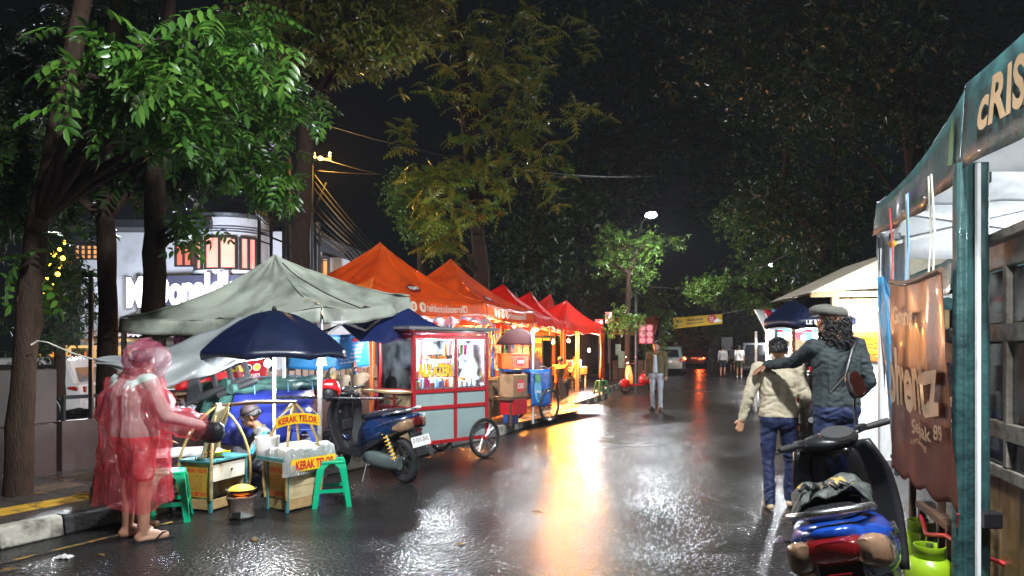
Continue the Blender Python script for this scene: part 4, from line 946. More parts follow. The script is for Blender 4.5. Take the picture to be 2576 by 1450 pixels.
r = MB(); ww = on_sheet(f, .9, .62, 1 / 2.9, -1 / .6, -.035); r.add([ww(x, y, 0) for x, y in [(-.22, -.09), (.22, -.09), (.23, .0), (.12, .03), (.05, .11), (-.1, .11), (-.16, .03), (-.23, .0)]], [tuple(range(8))]); r.build('car_print', M_WINK, t)
for s_ in (0, 1):
    q = f(s_, .0); MB().tube([q, q + V((2.5 if s_ else -2.5, 0, .5 if s_ else .1))], .01, 4).build('tie', M_ROPE, t)
# ------------------------------------------------------------------ small helpers for wares
M_BULB = lamp_mat('white_bulb', (1.0, .98, .94), 60)
M_WBULB = lamp_mat('warm_bulb', (1.0, .60, .22), 50)
BULB = 4.0
def bulb(label, loc, watts, warm=False, r=.035):
    loc = V(loc); t = thing('light_bulb', label, 'light bulb', loc)
    MB().ball((0, 0, 0), (r, r, r * 1.15), 12, 8).build('globe', M_WBULB if warm else M_BULB, t, smooth=60)
    MB().lathe([(r * .5, r * .9), (r * .5, r * 1.7), (r * .3, r * 1.9)], 10).build('cap', M_WHITE, t)
    MB().tube([(0, 0, r * 1.9), (0, 0, r * 1.9 + .12)], .004, 5).build('flex', M_BLACK, t)
    point('bulb_light', loc - V((0, 0, r * 1.4)), watts * BULB, (1, .36, .05) if warm else (.95, .98, 1), max(.05, r))
def wheel_bike(parent, c, axis_z, r, name='wheel'):
    """spoked wheel; axle direction given as angle in plan"""
    w = bpy.data.objects.new(name, None); COL.objects.link(w); w.parent = parent; w.location = c; w.rotation_euler = (R(90), 0, axis_z)
    n = 36
    def ring(rr, rad, k=8): 
        b = MB(); vs = []
        for i in range(n):
            a = 2 * math.pi * i / n
            for j in range(k):
                q = 2 * math.pi * j / k; vs.append(((rr + rad * math.cos(q)) * math.cos(a), (rr + rad * math.cos(q)) * math.sin(a), rad * math.sin(q)))
        b.add(vs, [(i * k + j, i * k + (j + 1) % k, ((i + 1) % n) * k + (j + 1) % k, ((i + 1) % n) * k + j) for i in range(n) for j in range(k)]); return b
    ring(r - .02, .024).build('tyre', M_RUB, w, smooth=60); ring(r - .05, .012).build('rim', M_CHROME, w, smooth=60)
    b = MB()
    for i in range(18):
        a = i * 2 * math.pi / 18; s = 1 if i % 2 else -1; b.tube([(.02 * math.cos(a + .9 * s), .02 * math.sin(a + .9 * s), .025 * s), ((r - .05) * math.cos(a), (r - .05) * math.sin(a), 0)], .0022, 4)
    b.build('spokes', M_STEEL, w)
    MB().lathe([(.012, -.06), (.026, -.04), (.018, 0), (.026, .04), (.012, .06)], 12).build('hub', M_RED, w, smooth=40)
    return w
# ------------------------------------------------------------------ glass sided drinks cart
M_PANEL = mat('cart_panel', (.30, .40, .40), .35, var=.06, vs=3, dirt=(.22, .28, .28), ds=2)
M_CREAMP = mat('cart_panel_end', (.42, .32, .18), .4, var=.1)
M_CROOF = mat('cart_roof', (.20, .21, .22), .5, var=.2)
M_GL = glass('cart_glass', (.95, .98, 1), .008)
M_GLF = glass('steamy_fill_glass', (.92, .96, 1), .22)
M_CEIL = mat('cart_ceiling', (.75, .70, .72), .5)
cc = V((-1.31, 9.2, 0)); ca = math.atan2(.9, .927); CL, CW = 1.30, .80
cart = thing('drinks_cart', 'red framed glass sided drinks cart with grey panels and spoked wheels', 'food cart', cc, ca)   # local x runs along the long side, y into the cart
zb, zm, zc, zg, zr = .29, .765, .99, 1.70, 1.80
fr = MB(); w = .05
for x in (0, CL):
    for y in (0, CW): fr.box((x, y, (zb + zr) / 2), (w, w, zr - zb))
fr.box((CL * .55, 0.002, (zb + zg) / 2), (w * .9, w * .9, zg - zb)); fr.box((CL * .55, CW - .002, (zb + zg) / 2), (w * .9, w * .9, zg - zb))
fr.box((0.002, CW * .55, (zb + zc) / 2), (w * .8, w * .8, zc - zb))
for z in (zb, zm, zc, zg + .03, zr):
    for y in (0, CW): fr.box((CL / 2, y, z), (CL - w, w * .92, w))
    for x in (0, CL): fr.box((x, CW / 2, z), (w * .92, CW - w, w))
fr.build('frame', M_RED, cart, bevel=.004)
def pane(x0, x1, z0, z1, side, m, nm, t=.006):
    if side == 'f': MB().box(((x0 + x1) / 2, .004, (z0 + z1) / 2), (x1 - x0, t, z1 - z0)).build(nm, m, cart)
    if side == 'b': MB().box(((x0 + x1) / 2, CW - .004, (z0 + z1) / 2), (x1 - x0, t, z1 - z0)).build(nm, m, cart)
    if side == 'l': MB().box((.004, (x0 + x1) / 2, (z0 + z1) / 2), (t, x1 - x0, z1 - z0)).build(nm, m, cart)
    if side == 'r': MB().box((CL - .004, (x0 + x1) / 2, (z0 + z1) / 2), (t, x1 - x0, z1 - z0)).build(nm, m, cart)
h = w / 2
for x0, x1 in ((h, CL * .55 - h), (CL * .55 + h, CL - h)):
    for z0, z1, m, nm in ((zb + h, zm - h, M_PANEL, 'panel'), (zm + h, zc - h, M_PANEL, 'panel'), (zc + h, zg, M_GL, 'glass_pane')): pane(x0, x1, z0, z1, 'f', m, nm)
    pane(x0, x1, zb + h, zc - h, 'b', M_PANEL, 'panel'); pane(x0, x1, zc + h, zg, 'b', M_GLF, 'glass_pane')  # back pane added; its milky glass catches the bulb and brightens the inside
for x0, x1 in ((h, CW * .55 - h), (CW * .55 + h, CW - h)):
    for z0, z1 in ((zb + h, zm - h), (zm + h, zc - h)): pane(x0, x1, z0, z1, 'l', M_CREAMP, 'panel')
pane(h, CW - h, zc + h, zg, 'l', M_GL, 'glass_pane'); pane(h, CW - h, zb + h, zc - h, 'r', M_PANEL, 'panel'); pane(h, CW - h, zc + h, zg, 'r', M_GLF, 'glass_pane')
for x0, x1 in ((h, CL * .55 - h), (CL * .55 + h, CL - h)):       # pale timber beads round each glass
    b = MB()
    for z in (zc + h + .01, zg - .01): b.box(((x0 + x1) / 2, -.008, z), (x1 - x0, .014, .02))
    for x in (x0 + .008, x1 - .008): b.box((x, -.0085, (zc + h + zg) / 2), (.016, .014, zg - zc - h - .04))
    b.build('bead', M_STEEL, cart)
MB().box((CL / 2, CW / 2, zc - .01), (CL - w, CW - w, .02)).build('counter', M_STEEL, cart)
MB().box((-.14, CW * .5, zc - .0), (.28, CW * 1.0, .025)).build('side_shelf', M_WOOD, cart)
b = MB(); b.prism([(-.16, -.13), (CL + .16, -.13), (CL + .16, CW + .12), (-.16, CW + .12)], .03, TR(0, 0, zr + .025)); b.prism([(-.16, -.13), (CL / 2, -.13), (CL + .16, -.13), (CL + .16, CW + .12), (-.16, CW + .12)], .008, TR(0, 0, zr + .057)); b.build('roof', M_CROOF, cart, bevel=.006)
MB().box((CL / 2, CW / 2, zr + .018), (CL + .2, CW + .16, .006)).build('ceiling', M_CEIL, cart)
wheel_bike(cart, (CL - .12, -.10, .285), 0, .285); wheel_bike(cart, (CL - .12, CW + .10, .285), 0, .285)
MB().tube([(CL - .12, -.12, .285), (CL - .12, CW + .12, .285)], .014, 8).build('axle', M_DSTEEL, cart)
for y in (.06, CW - .06): MB().tube([(.12, y, 0), (.12, y, zb)], .018, 8).build('stand_leg', M_RED, cart)
def cw(u0, z0): return frame((u0, -.006, z0), (1, 0, 0), (0, 0, 1))
text('Ronde Jahe', .44, .10, mat('orange_ink', (.85, .30, .02), .5), cart, M=cw(.34, 1.44), bold=.02)
text('ALKATERI', .58, .17, M_YINK, cart, M=cw(.36, 1.27), bold=.05)
text('ALKATERI', .605, .195, mat('brown_ink', (.35, .06, .01), .5), cart, M=frame((.36, -.0035, 1.27), (1, 0, 0), (0, 0, 1)), bold=.09)
def cartw(x, y, z): return rotz(ca) @ V((x, y, z)) + cc
bulb('bright white bulb hanging inside the glass drinks cart', cartw(.55, .38, 1.66), 105)
# wares inside the cart: tins, jars, packets, pot, tray
PAL = [(.6, .03, .04), (.75, .45, .05), (.1, .35, .6), (.15, .5, .15), (.7, .7, .68), (.8, .2, .05), (.5, .1, .35), (.75, .68, .2), (.05, .12, .4), (.3, .18, .08)]
MP = [mat('packet_%d' % i, c, .3, var=.35, vs=30) for i, c in enumerate(PAL)]
CN = ['red', 'amber', 'blue', 'green', 'white', 'orange', 'purple', 'pale yellow', 'navy', 'brown']
NTH = ['first', 'second', 'third', 'fourth', 'fifth', 'sixth', 'seventh', 'eighth', 'ninth', 'tenth', 'eleventh', 'twelfth', 'thirteenth', 'fourteenth', 'fifteenth', 'sixteenth', 'seventeenth', 'eighteenth', 'nineteenth', 'twentieth']
def jar(name, label, loc, r, hgt, m, cap=M_WHITE, cat='jar', group=None):
    t = thing(name, label, cat, loc, 0, group)
    MB().lathe([(r * .9, 0), (r, .01), (r, hgt * .78), (r * .7, hgt * .86), (r * .7, hgt * .9)], 14).build('body', m, t, smooth=40)
    MB().lathe([(r * .76, hgt * .88), (r * .76, hgt), (r * .3, hgt * 1.01)], 14).build('lid', cap, t, smooth=40)
    return t
for i in range(9):
    jar('jar', 'small %s jar, %s from the left on the cart counter' % (CN[(i * 3) % 10], NTH[i]), cartw(.12 + i * .13, .22 + .05 * (i % 2), zc), .045, .13 + .03 * (i % 3), MP[(i * 3) % 10], MP[(i * 7 + 1) % 10], group='jars on the cart counter')
MB_ = MB
for i in range(12):
    x = .55 + (i % 6) * .115; y = .50 + .10 * (i // 6); z = zc + (0 if i < 6 else .16)
    o = MB().box((0, 0, .075), (.1, .06, .15)).build('packet', MP[(i * 3 + 2) % 10], loc=cartw(x, y, zc + .0 if i < 6 else zc), bevel=.008); o.rotation_euler = (0, 0, ca + .1 * (i % 3)); o.scale = (1, 1, 1 if i < 6 else 1.7)
    tag(o, '%s drink packet, %s in the %s row inside the cart' % (CN[(i * 3 + 2) % 10], NTH[i % 6], 'front' if i < 6 else 'back'), 'packet', 'packets inside the cart')
pt = thing('cooking_pot', 'shiny steel cooking pot behind the left glass of the cart', 'pot', cartw(.12, .52, zc))
MB().lathe([(.10, 0), (.115, .01), (.115, .19), (.12, .195), (.11, .2), (.11, .02)], 24).build('body', M_CHROME, pt, smooth=40)
MB().lathe([(.118, .205), (.06, .235), (.02, .24), (.015, .265), (.001, .27)], 20).build('lid', M_STEEL, pt, smooth=40)
tr = MB().box((0, 0, .012), (.40, .24, .024)).build('tray', mat('blue_plastic', (.03, .22, .6), .35), loc=cartw(.98, .17, zc), bevel=.008); tr.rotation_euler = (0, 0, ca); tag(tr, 'flat blue plastic tray of glasses in the right half of the cart', 'tray')
M_TUM = mat('tumbler', (.45, .5, .5), .12, var=.2)
for i in range(7):
    o = MB().lathe([(.022, 0), (.027, .085), (.024, .085), (.02, .005)], 10).build('tumbler', M_TUM, loc=cartw(.84 + i * .047, .15 + .05 * (i % 2), zc + .026), smooth=40); tag(o, 'small glass tumbler on the blue tray, %s from the left' % NTH[i], 'tumbler', 'tumblers on the blue tray')
bk = MB().lathe([(.10, 0), (.13, .15), (.125, .15), (.09, .01)], 18).build('basket', mat('orange_basket', (.5, .2, .06), .5, var=.3), loc=cartw(1.14, .44, zc), smooth=40); tag(bk, 'orange brown tub at the right end of the cart counter', 'tub')
sh = thing('wire_shelf', 'two tier wire shelf of wares inside the right end of the cart', 'shelf', cartw(1.0, .62, zc), ca)
for z in (.0, .28, .5): MB().box((0, 0, z + .01), (.5, .18, .012)).build('tier', M_STEEL, sh)
for x in (-.24, .24): MB().box((x, .08, .26), (.012, .012, .52)).build('post', M_STEEL, sh)
for i in range(8):
    o = MB().box((0, 0, .055), (.085, .07, .11)).build('snack_box', MP[(i * 7 + 4) % 10], loc=cartw(.82 + (i % 4) * .12, .62, zc + (.03 if i < 4 else .31)), bevel=.006); o.rotation_euler = (0, 0, ca)
    tag(o, '%s snack box, %s on the %s tier of the wire shelf' % (CN[(i * 7 + 4) % 10], NTH[i % 4], 'lower' if i < 4 else 'upper'), 'box', 'boxes on the wire shelf')
for i in range(6):
    o = MB().box((0, 0, -.07), (.055, .012, .15)).build('hanging_sachet', MP[(i * 3 + 1) % 10], loc=cartw(.78 + i * .075, .3, 1.62), bevel=.004); o.rotation_euler = (0, 0, ca); tag(o, '%s sachet hanging in the cart, %s from the middle post' % (CN[(i * 3 + 1) % 10], NTH[i]), 'sachet', 'sachets hanging in the cart')

# ------------------------------------------------------------------ food vendor's shoulder boxes
M_TEAL = mat('teal_edge', (.05, .20, .21), .45, var=.3)
M_BOXW = mat('box_cream', (.52, .42, .24), .5, var=.25, vs=5, dirt=(.25, .15, .06), ds=4)
M_SIGNY = mat('sign_yellow', (.80, .52, .02), .35, var=.12)
M_SIGND = mat('sign_dull_yellow', (.46, .27, .03), .45, var=.2)
def sbox(label, corner, ang_, Lx, Ly, h, open_side, group='vendor shoulder boxes'):
    """corner at the near edge; local +x along the right-hand face, +y along the left-hand face"""
    t = thing('vendor_box', label, 'food box', corner, ang_, group)
    n = 4
    for i in range(n):
        z0, z1 = h * i / n + (.0 if i else .02), h * (i + 1) / n - .004
        MB().box((-.0 + .006, Ly / 2, (z0 + z1) / 2), (.012, Ly - .02, z1 - z0)).build('plank', M_BOXW if i else M_WOOD, t, bevel=.002)
        if not open_side or i in (0,): MB().box((Lx / 2, .006, (z0 + z1) / 2), (Lx - .02, .012, z1 - z0)).build('plank', M_BOXW if i else M_WOOD, t, bevel=.002)
    MB().box((Lx / 2, Ly - .006, h / 2), (Lx - .02, .012, h - .02)).build('back_board', M_BOXW, t); MB().box((Lx - .006, Ly / 2, h / 2), (.012, Ly - .03, h - .02)).build('end_board', M_BOXW, t)
    for x, y in ((0, 0), (Lx, 0), (0, Ly), (Lx, Ly)): MB().box((x, y, h / 2), (.03, .03, h)).build('corner_post', M_TEAL, t, bevel=.003)
    MB().box((Lx / 2, Ly / 2, h + .012), (Lx + .06, Ly + .05, .024)).build('top_board', M_TEAL if open_side else M_BOXW, t, bevel=.004)
    if open_side:
        MB().box((Lx / 2, .0, h * .78), (Lx - .04, .02, h * .34)).build('drawer_front', mat('drawer_white', (.62, .58, .48), .4, var=.15, dirt=(.35, .24, .1), ds=5), t, bevel=.003); MB().ball((Lx * .55, -.018, h * .8), .011, 8, 6).build('knob', M_BLACK, t)
        MB().box((Lx / 2, Ly / 2, .03), (Lx - .04, Ly - .04, .015)).build('floor_board', M_WOOD, t)
    # paper sign on the left-hand face
    F = frame((-.003, Ly * .5, h * .60), (0, -1, 0), (0, 0, 1))
    MB().box((0, 0, 0), (Ly * .86, h * .62, .006), F).build('sign_board', M_SIGND, t)
    F2 = frame((-.0075, Ly * .5, h * .60), (0, -1, 0), (0, 0, 1))
    text('KERAK TELOR', Ly * .78, .04, M_REDINK, t, M=F2 @ TR(0, h * .24, 0), bold=.03); text('KHAS BETAWI', Ly * .74, .04, M_REDINK, t, M=F2 @ TR(0, -h * .24, 0), bold=.03)
    MB().box((0, 0, 0), (Ly * .55, h * .3, .002), F2).build('sign_picture', mat('sign_picture', (.42, .22, .03), .5, var=.6, vs=40), t)
    return t
boxL = sbox('left vendor box with open front and yellow paper sign', G(530, 1290), math.atan2(.46, .16) - .0, .48, .34, .47, True)
boxR = sbox('right vendor box with closed planks under the plastic covered tray', G(722, 1291), math.atan2(.28, .195), .36, .29, .47, False)
def arches(label, t, Lx, Ly, h, zt, tip):
    a = thing('bamboo_arch', label, 'bamboo frame', t.location, t.rotation_euler[2], 'bamboo carrying frames')
    for x, y in ((-.02, -.02), (Lx + .02, -.02), (-.02, Ly + .02), (Lx + .02, Ly + .02)):
        c = V((Lx / 2 + tip[0], Ly / 2 + tip[1], zt)); p0 = V((x, y, .12)); p1 = V((x + (x - Lx / 2) * .25, y + (y - Ly / 2) * .25, h + .08)); p2 = V((lerp(x, c.x, .35), lerp(y, c.y, .35), lerp(h, zt, .75)))
        pts = []
        for k in range(9):
            q = k / 8; pts.append(p0 * (1 - q) ** 3 + p1 * 3 * q * (1 - q) ** 2 + p2 * 3 * q * q * (1 - q) + c * q ** 3)
        MB().tube(pts, [.013 + .002 * (k % 2) for k in range(9)], 7).build('cane', M_BAMBOO, a, smooth=50)
    MB().tube([V((Lx / 2 + tip[0], Ly / 2 + tip[1], zt + d)) for d in (-.03, .02)], .03, 8).build('lashing', M_ROPE, a, smooth=50)
    return a
arches('dark bent bamboo frame over the left vendor box', boxL, .48, .34, .47, 1.0, (.05, .0))
arR = arches('bent bamboo frame carrying the yellow arched sign', boxR, .36, .29, .47, 1.03, (.05, .05))
# arched yellow sign hung in the right frame
sg = thing('arched_sign', 'arched yellow sign with red capitals hung in the bamboo frame', 'sign', P(750, 1058, 6.62)); n = 16
def arc(x, y): return V((x, .10 * x, y + .05 * math.cos(x / .21 * 1.35) - .03 + x * .06))
b = MB(); b.add([arc(lerp(-.205, .205, i / n), s * .05) for i in range(n + 1) for s in (-1, 1)], [(2 * i, 2 * i + 2, 2 * i + 3, 2 * i + 1) for i in range(n)]); b.build('board', M_SIGNY, sg, solid=.006)
text('KERAK TELOR', .36, .062, M_REDINK, sg, warp=lambda x, y, z: arc(x, y) + V((0, -.006, 0)), bold=.03)
MB().tube([arc(-.2, .04), arc(-.2, .04) + V((.12, .03, .10))], .004, 5).build('hanger', M_ROPE, sg); MB().tube([arc(.2, .04), arc(.2, .04) + V((-.12, .03, .10))], .004, 5).build('hanger', M_ROPE, sg)
# plastic covered tray
ang2 = boxR.rotation_euler[2]
ty = thing('egg_tray', 'wooden tray of eggs under clear plastic with red lettering', 'tray', V(boxR.location) + V((0, 0, .495)), ang2)
MB().box((.22, .15, .02), (.62, .40, .03)).build('board', M_TEAL, ty)
M_EGG = mat('egg', (.55, .38, .26), .5, var=.12)
k = 0
for i in range(7):
    for j in range(3): MB().ball((-.02 + i * .075, .03 + j * .085, .065), (.028, .022, .024), 10, 7).build('egg', M_EGG, ty, smooth=60)
M_WRAP = film('wrap', (.75, .78, .78), .3, .12, .8, 18, .22)
def wrap(s, q):
    x = lerp(-.10, .56, s); y = lerp(-.06, .37, q); z = .11 + .02 * math.sin(s * 9) * math.sin(q * 7) + .012 * math.sin(s * 37 + q * 21)
    if s < .06 or s > .94 or q > .95: z = .0
    if q < .12: y = -.065 - .02 * math.sin(s * 8) * (.12 - q) / .12; z = lerp(-.14, z, q / .12)
    return V((x, y, z))
MB().sheet(wrap, 50, 26).build('plastic_wrap', M_WRAP, ty, smooth=70)
MB().box((.26, -.075, -.045), (.54, .004, .12)).build('sign_strip', M_SIGNY, ty); text('KERAK TELOR', .46, .085, M_REDINK, ty, M=frame((.27, -.083, -.045), (1, 0, 0), (0, 0, 1)), bold=.03)
# things on top
tub = thing('storage_tub', 'clear white plastic tub of toppings behind the tray', 'tub', V(boxR.location) + rotz(ang2) @ V((.02, .33, .50))); MB().lathe([(.105, 0), (.115, .20), (.12, .205), (.11, .21), (.10, .01)], 22).build('body', film('tub_plastic', (.8, .8, .8), .3, .3, .1, 5, .1), tub, smooth=40); MB().lathe([(.10, .005), (.10, .08), (.001, .09)], 20).build('contents', mat('toasted_coconut', (.35, .17, .05), .8, var=.5, vs=80), tub, smooth=30)
tin = MB().box((0, 0, .05), (.22, .14, .10)).build('lunch_box', mat('beige_plastic', (.5, .44, .34), .4), loc=V(boxR.location) + rotz(ang2) @ V((.42, .40, .50)), bevel=.015); tin.rotation_euler = (0, 0, ang2); tag(tin, 'beige plastic lunch box at the back of the egg tray', 'box')
basn = thing('yellow_basin', 'small yellow basin of food on the left vendor box', 'basin', V(boxL.location) + rotz(boxL.rotation_euler[2]) @ V((.22, .16, .495))); MB().lathe([(.06, 0), (.10, .05), (.115, .055), (.105, .06), (.09, .05), (.05, .01)], 22).build('bowl', M_YEL, basn, smooth=40); MB().lathe([(.098, .05), (.06, .085), (.001, .095)], 16).build('food', mat('white_rice', (.62, .55, .5), .7, var=.3, vs=60), basn, smooth=40)
MB().tube([(.1, 0, .05), (.16, 0, .055)], .01, 6).build('handle', M_YEL, basn)
bl = boxL.rotation_euler[2]
pn = thing('frying_pan', 'steel pan lid lying on the left vendor box', 'pan', V(boxL.location) + rotz(bl) @ V((.06, .12, .495))); MB().lathe([(.001, 0), (.09, .0), (.10, .02), (.095, .02), (.085, .006)], 20).build('dish', M_STEEL, pn, smooth=40); MB().tube([(.08, -.02, .015), (.2, -.05, .03)], .008, 6).build('handle', M_BLACK, pn)
# woven fan leaning in the left frame
fb = P(520, 1160, 6.75); ft = P(560, 1030, 6.85)
fanp = thing('palm_leaf_fan', 'tall grey palm sheath leaning in the left bamboo frame', 'fan', fb)
MB().sheet(lambda s, q: V((lerp(-.07, .05, s) * (1 + .35 * q) * (1 - .55 * max(0, q - .75) * 4 * abs(s - .4)) + .15 * q, .05 * math.sin(s * 3) + .05 * q, q * .52)), 8, 10).build('blade', mat('palm_sheath', (.24, .22, .13), .7, var=.35, bump=.5, bs=30, stretch=(4, 4, .6)), fanp, smooth=60, solid=.006)
MB().tube([(-.02, -.01, 0), (.1, .02, .3), (.2, .05, .56)], .008, 6).build('rib', M_BAMBOO, fanp)
# carrying pole between both frames
p_, q_ = P(556, 1022, 7.0), P(742, 1012, 6.85)
cp = MB().tube([(p_ - q_) * 1.12, (p_ - q_) * .5 + V((0, 0, .02)), (p_ - q_) * -.02], [.016, .02, .017], 8).build('carrying_pole', M_DWOOD, loc=q_, smooth=50); tag(cp, 'long dark carrying pole joining the two bamboo frames', 'pole')
# clay stove with pan
stv = thing('clay_stove', 'round clay charcoal stove standing on the wet road', 'stove', G(607, 1303))
MB().lathe([(.10, 0), (.115, .02), (.105, .06), (.12, .16), (.135, .20), (.12, .21), (.10, .18), (.09, .12), (.02, .1)], 24).build('pot', mat('sooty_clay', (.12, .085, .07), .8, var=.4, vs=9, bump=.5, dirt=(.22, .26, .26), ds=7, dlo=.55, dhi=.65), stv, smooth=45)
MB().box((0, -.108, .05), (.07, .03, .05)).build('vent', M_BINK, stv); MB().lathe([(.001, .17), (.09, .175)], 16, cap=False).build('embers', lamp_mat('embers', (1, .22, .03), 2.0), stv)
wk = thing('omelette_pan', 'black wok holding a yellow omelette on the clay stove', 'wok', V(stv.location) + V((0, 0, .212))); MB().lathe([(.03, -.005), (.10, .02), (.135, .055), (.138, .06), (.12, .05), (.09, .028), (.001, .012)], 26).build('pan', M_GLOSSB, wk, smooth=40)
MB().lathe([(.118, .052), (.10, .072), (.06, .09), (.02, .098), (.001, .1)], 20).build('omelette', mat('omelette', (.78, .52, .05), .6, var=.3, vs=25, bump=.5, bs=50), wk, smooth=50)

# ------------------------------------------------------------------ stools
M_GST = mat('green_plastic', (.0, .36, .17), .35, var=.1, spec=.5); M_BST = mat('blue_stool', (.03, .08, .42), .4, var=.1); M_KST = mat('dark_stool', (.03, .03, .035), .4)
def stool(label, loc, rz, m, h=.45, group='plastic stools'):
    t = thing('plastic_stool', label, 'stool', loc, rz, group); w0, w1 = .135, .19
    MB().prism([(-w0, -w0 + .03), (-w0 + .03, -w0), (w0 - .03, -w0), (w0, -w0 + .03), (w0, w0 - .03), (w0 - .03, w0), (-w0 + .03, w0), (-w0, w0 - .03)], .03, TR(0, 0, h - .03)).build('seat', m, t, bevel=.008)
    for i in range(3): MB().box((0, -.05 + .05 * i, h + .002), (.13, .012, .004)).build('seat_rib', m, t)
    for sx in (-1, 1):
        for sy in (-1, 1):
            b = MB()
            def sec(z, f, th): 
                x, y = sx * lerp(w1, w0, f), sy * lerp(w1, w0, f)
                return [V((x, y, z)), V((x - sx * th, y, z)), V((x - sx * th, y - sy * .014, z)), V((x - sx * .014, y - sy * .014, z)), V((x - sx * .014, y - sy * th, z)), V((x, y - sy * th, z))]
            b.loft([sec(0, 0, .05), sec(h * .5, .5, .055), sec(h * .85, .85, .075), sec(h - .03, 1, .11)]); b.build('leg', m, t)
    f = .36; x = lerp(w1, w0, f)
    for k in range(4): MB().box((0, -x + .006, h * f), (2 * x - .08, .012, .035), rotz(k * math.pi / 2)).build('stretcher', m, t)
    return t
stool('green plastic stool between the raincoat person and the left vendor box', G(426, 1306), .35, M_GST); stool('green plastic stool right of the egg tray', G(833, 1268), .3, M_GST)
stool('blue plastic stool behind the bamboo frames', P(768, 877, 8.3) - V((0, 0, CAM_H)), .2, M_BST, .62, group=None)
stool('blue plastic stool at the vendor back', P(655, 877, 8.0) - V((0, 0, CAM_H)), .5, M_BST, .6, group=None)
stool('dark plastic stool under the flowered table', K(7.4, .9, .15), .4, M_KST, .45, group=None)
stool('dark green plastic stool under the last red tent', G(1513, 994, .15), .4, mat('dull_green', (.04, .16, .07), .4), .45, group=None)

# ------------------------------------------------------------------ blue tarpaulin load behind the boxes
M_BTARP = cloth('blue_tarpaulin', (.03, .05, .36), .35, .12, bump=.8, bs=7, wet=.45, dirt=(.015, .025, .2), ds=4)
M_GROLL = cloth('green_canvas', (.06, .16, .14), .5, .1, bump=.8, bs=9, wet=.3, dirt=(.03, .07, .07), ds=6)
ld = thing('covered_handcart', 'handcart covered by a blue tarpaulin with a rolled green canvas', 'handcart', K(3.1, .55, .15), ka + .0)
def drape(s, q):
    a = s * 2 * math.pi; e = 3.2
    cx = math.copysign(abs(math.cos(a)) ** (2 / e), math.cos(a)); sy_ = math.copysign(abs(math.sin(a)) ** (2 / e), math.sin(a))
    f = 1 + (.05 + .05 * math.sin(s * 63)) * q; zz = .90 - .55 * q + .03 * math.sin(s * 41) * q
    return V((cx * .62 * f, sy_ * .36 * f + .02 * math.sin(q * 19 + s * 9), zz))
b = MB(); b.sheet(drape, 90, 14); b.build('tarpaulin', M_BTARP, ld, smooth=70)
MB().sheet(lambda s, q: drape(s, 0) * 1 if q > .99 else V((drape(s, 0).x * q, drape(s, 0).y * q, .92 + .02 * math.sin(s * 20) * q)), 60, 6).build('tarpaulin_top', M_BTARP, ld, smooth=70)
b = MB()
for k in range(7):
    y = -.26 + .085 * k; b.tube([(lerp(-.72, .70, i / 14), y + .02 * math.sin(i * 1.3 + k), .97 + .05 * math.sin(k * 2.1) + .012 * math.sin(i * 2 + k)) for i in range(15)], [.055 + .012 * math.sin(i + k) for i in range(15)], 8)
b.build('canvas_roll', M_GROLL, ld, smooth=70)
for x in (-.45, .05, .45): MB().tube([(x, -.34, .9), (x, -.33, 1.0), (x, -.1, 1.075), (x + .03, .2, 1.07), (x, .33, .98)], .008, 5).build('tie_cord', mat('blue_cord', (.2, .42, .7), .6), ld)
MB().sheet(lambda s, q: V((-.66 - .12 * q + .03 * math.sin(s * 15), lerp(-.3, .3, s), 1.0 - .36 * q)), 14, 8).build('canvas_flap', M_GROLL, ld, smooth=70)
MB().box((0, 0, .28), (1.15, .62, .08)).build('bed', M_WHITE, ld)
for x in (-.5, .5):
    for y in (-.25, .25): MB().box((x, y, .12), (.05, .05, .24)).build('leg', M_DWOOD, ld)
# black plastic hand truck frame lying on top
M_BPL = mat('grey_black_plastic', (.035, .037, .042), .5, var=.2, bump=.2)
pk = thing('plastic_ramp', 'black plastic ramp frame with three openings lying on the covered handcart', 'plastic frame', P(560, 952, 7.75), .15); 
def ramp_poly(): 
    b = MB(); S = Matrix.Rotation(R(22), 4, 'Y').inverted() @ Matrix.Rotation(R(58), 4, 'X')
    for x in (-.27, -.09, .09, .27): b.box((x, 0, 0), (.05, .26, .07), S)
    for y in (-.13, .13): b.box((0, y, .002), (.62, .06, .075), S)
    b.prism([(-.44, -.16), (-.27, -.16), (-.27, .16), (-.36, .12)], .07, S @ TR(0, 0, -.035)); b.tube([(-.1, -.19, .0), (.36, -.19, .0)], .035, 8, M=S)
    return b
ramp_poly().build('frame', M_BPL, pk, bevel=.012)
# low red and blue trestle bench
rb = thing('trestle_bench', 'red metal trestle frame behind the bamboo poles', 'bench', P(690, 877, 8.3) - V((0, 0, CAM_H)), .5)
for x in (-.25, .3): MB().box((x, 0, .5), (.03, .03, 1.0)).build('leg', M_RED, rb); MB().box((x, .4, .5), (.03, .03, 1.0)).build('leg', M_RED, rb)
MB().box((.02, 0, 1.0), (.6, .03, .03)).build('top_rail', M_DWOOD, rb); MB().box((.02, .4, .55), (.6, .03, .03)).build('stretcher', M_RED, rb)
bt = thing('white_table', 'low white topped table in front of the covered handcart', 'table', P(455, 877, 7.35) - V((0, 0, CAM_H - .05)), .45)
MB().box((0, 0, .42), (.75, .5, .035)).build('top', M_WHITE, bt, bevel=.006); MB().box((0, 0, .25), (.7, .45, .06)).build('shelf', M_WHITE, bt)
for x in (-.33, .33):
    for y in (-.2, .2): MB().box((x, y, .2), (.04, .04, .4)).build('leg', M_DWOOD, bt)
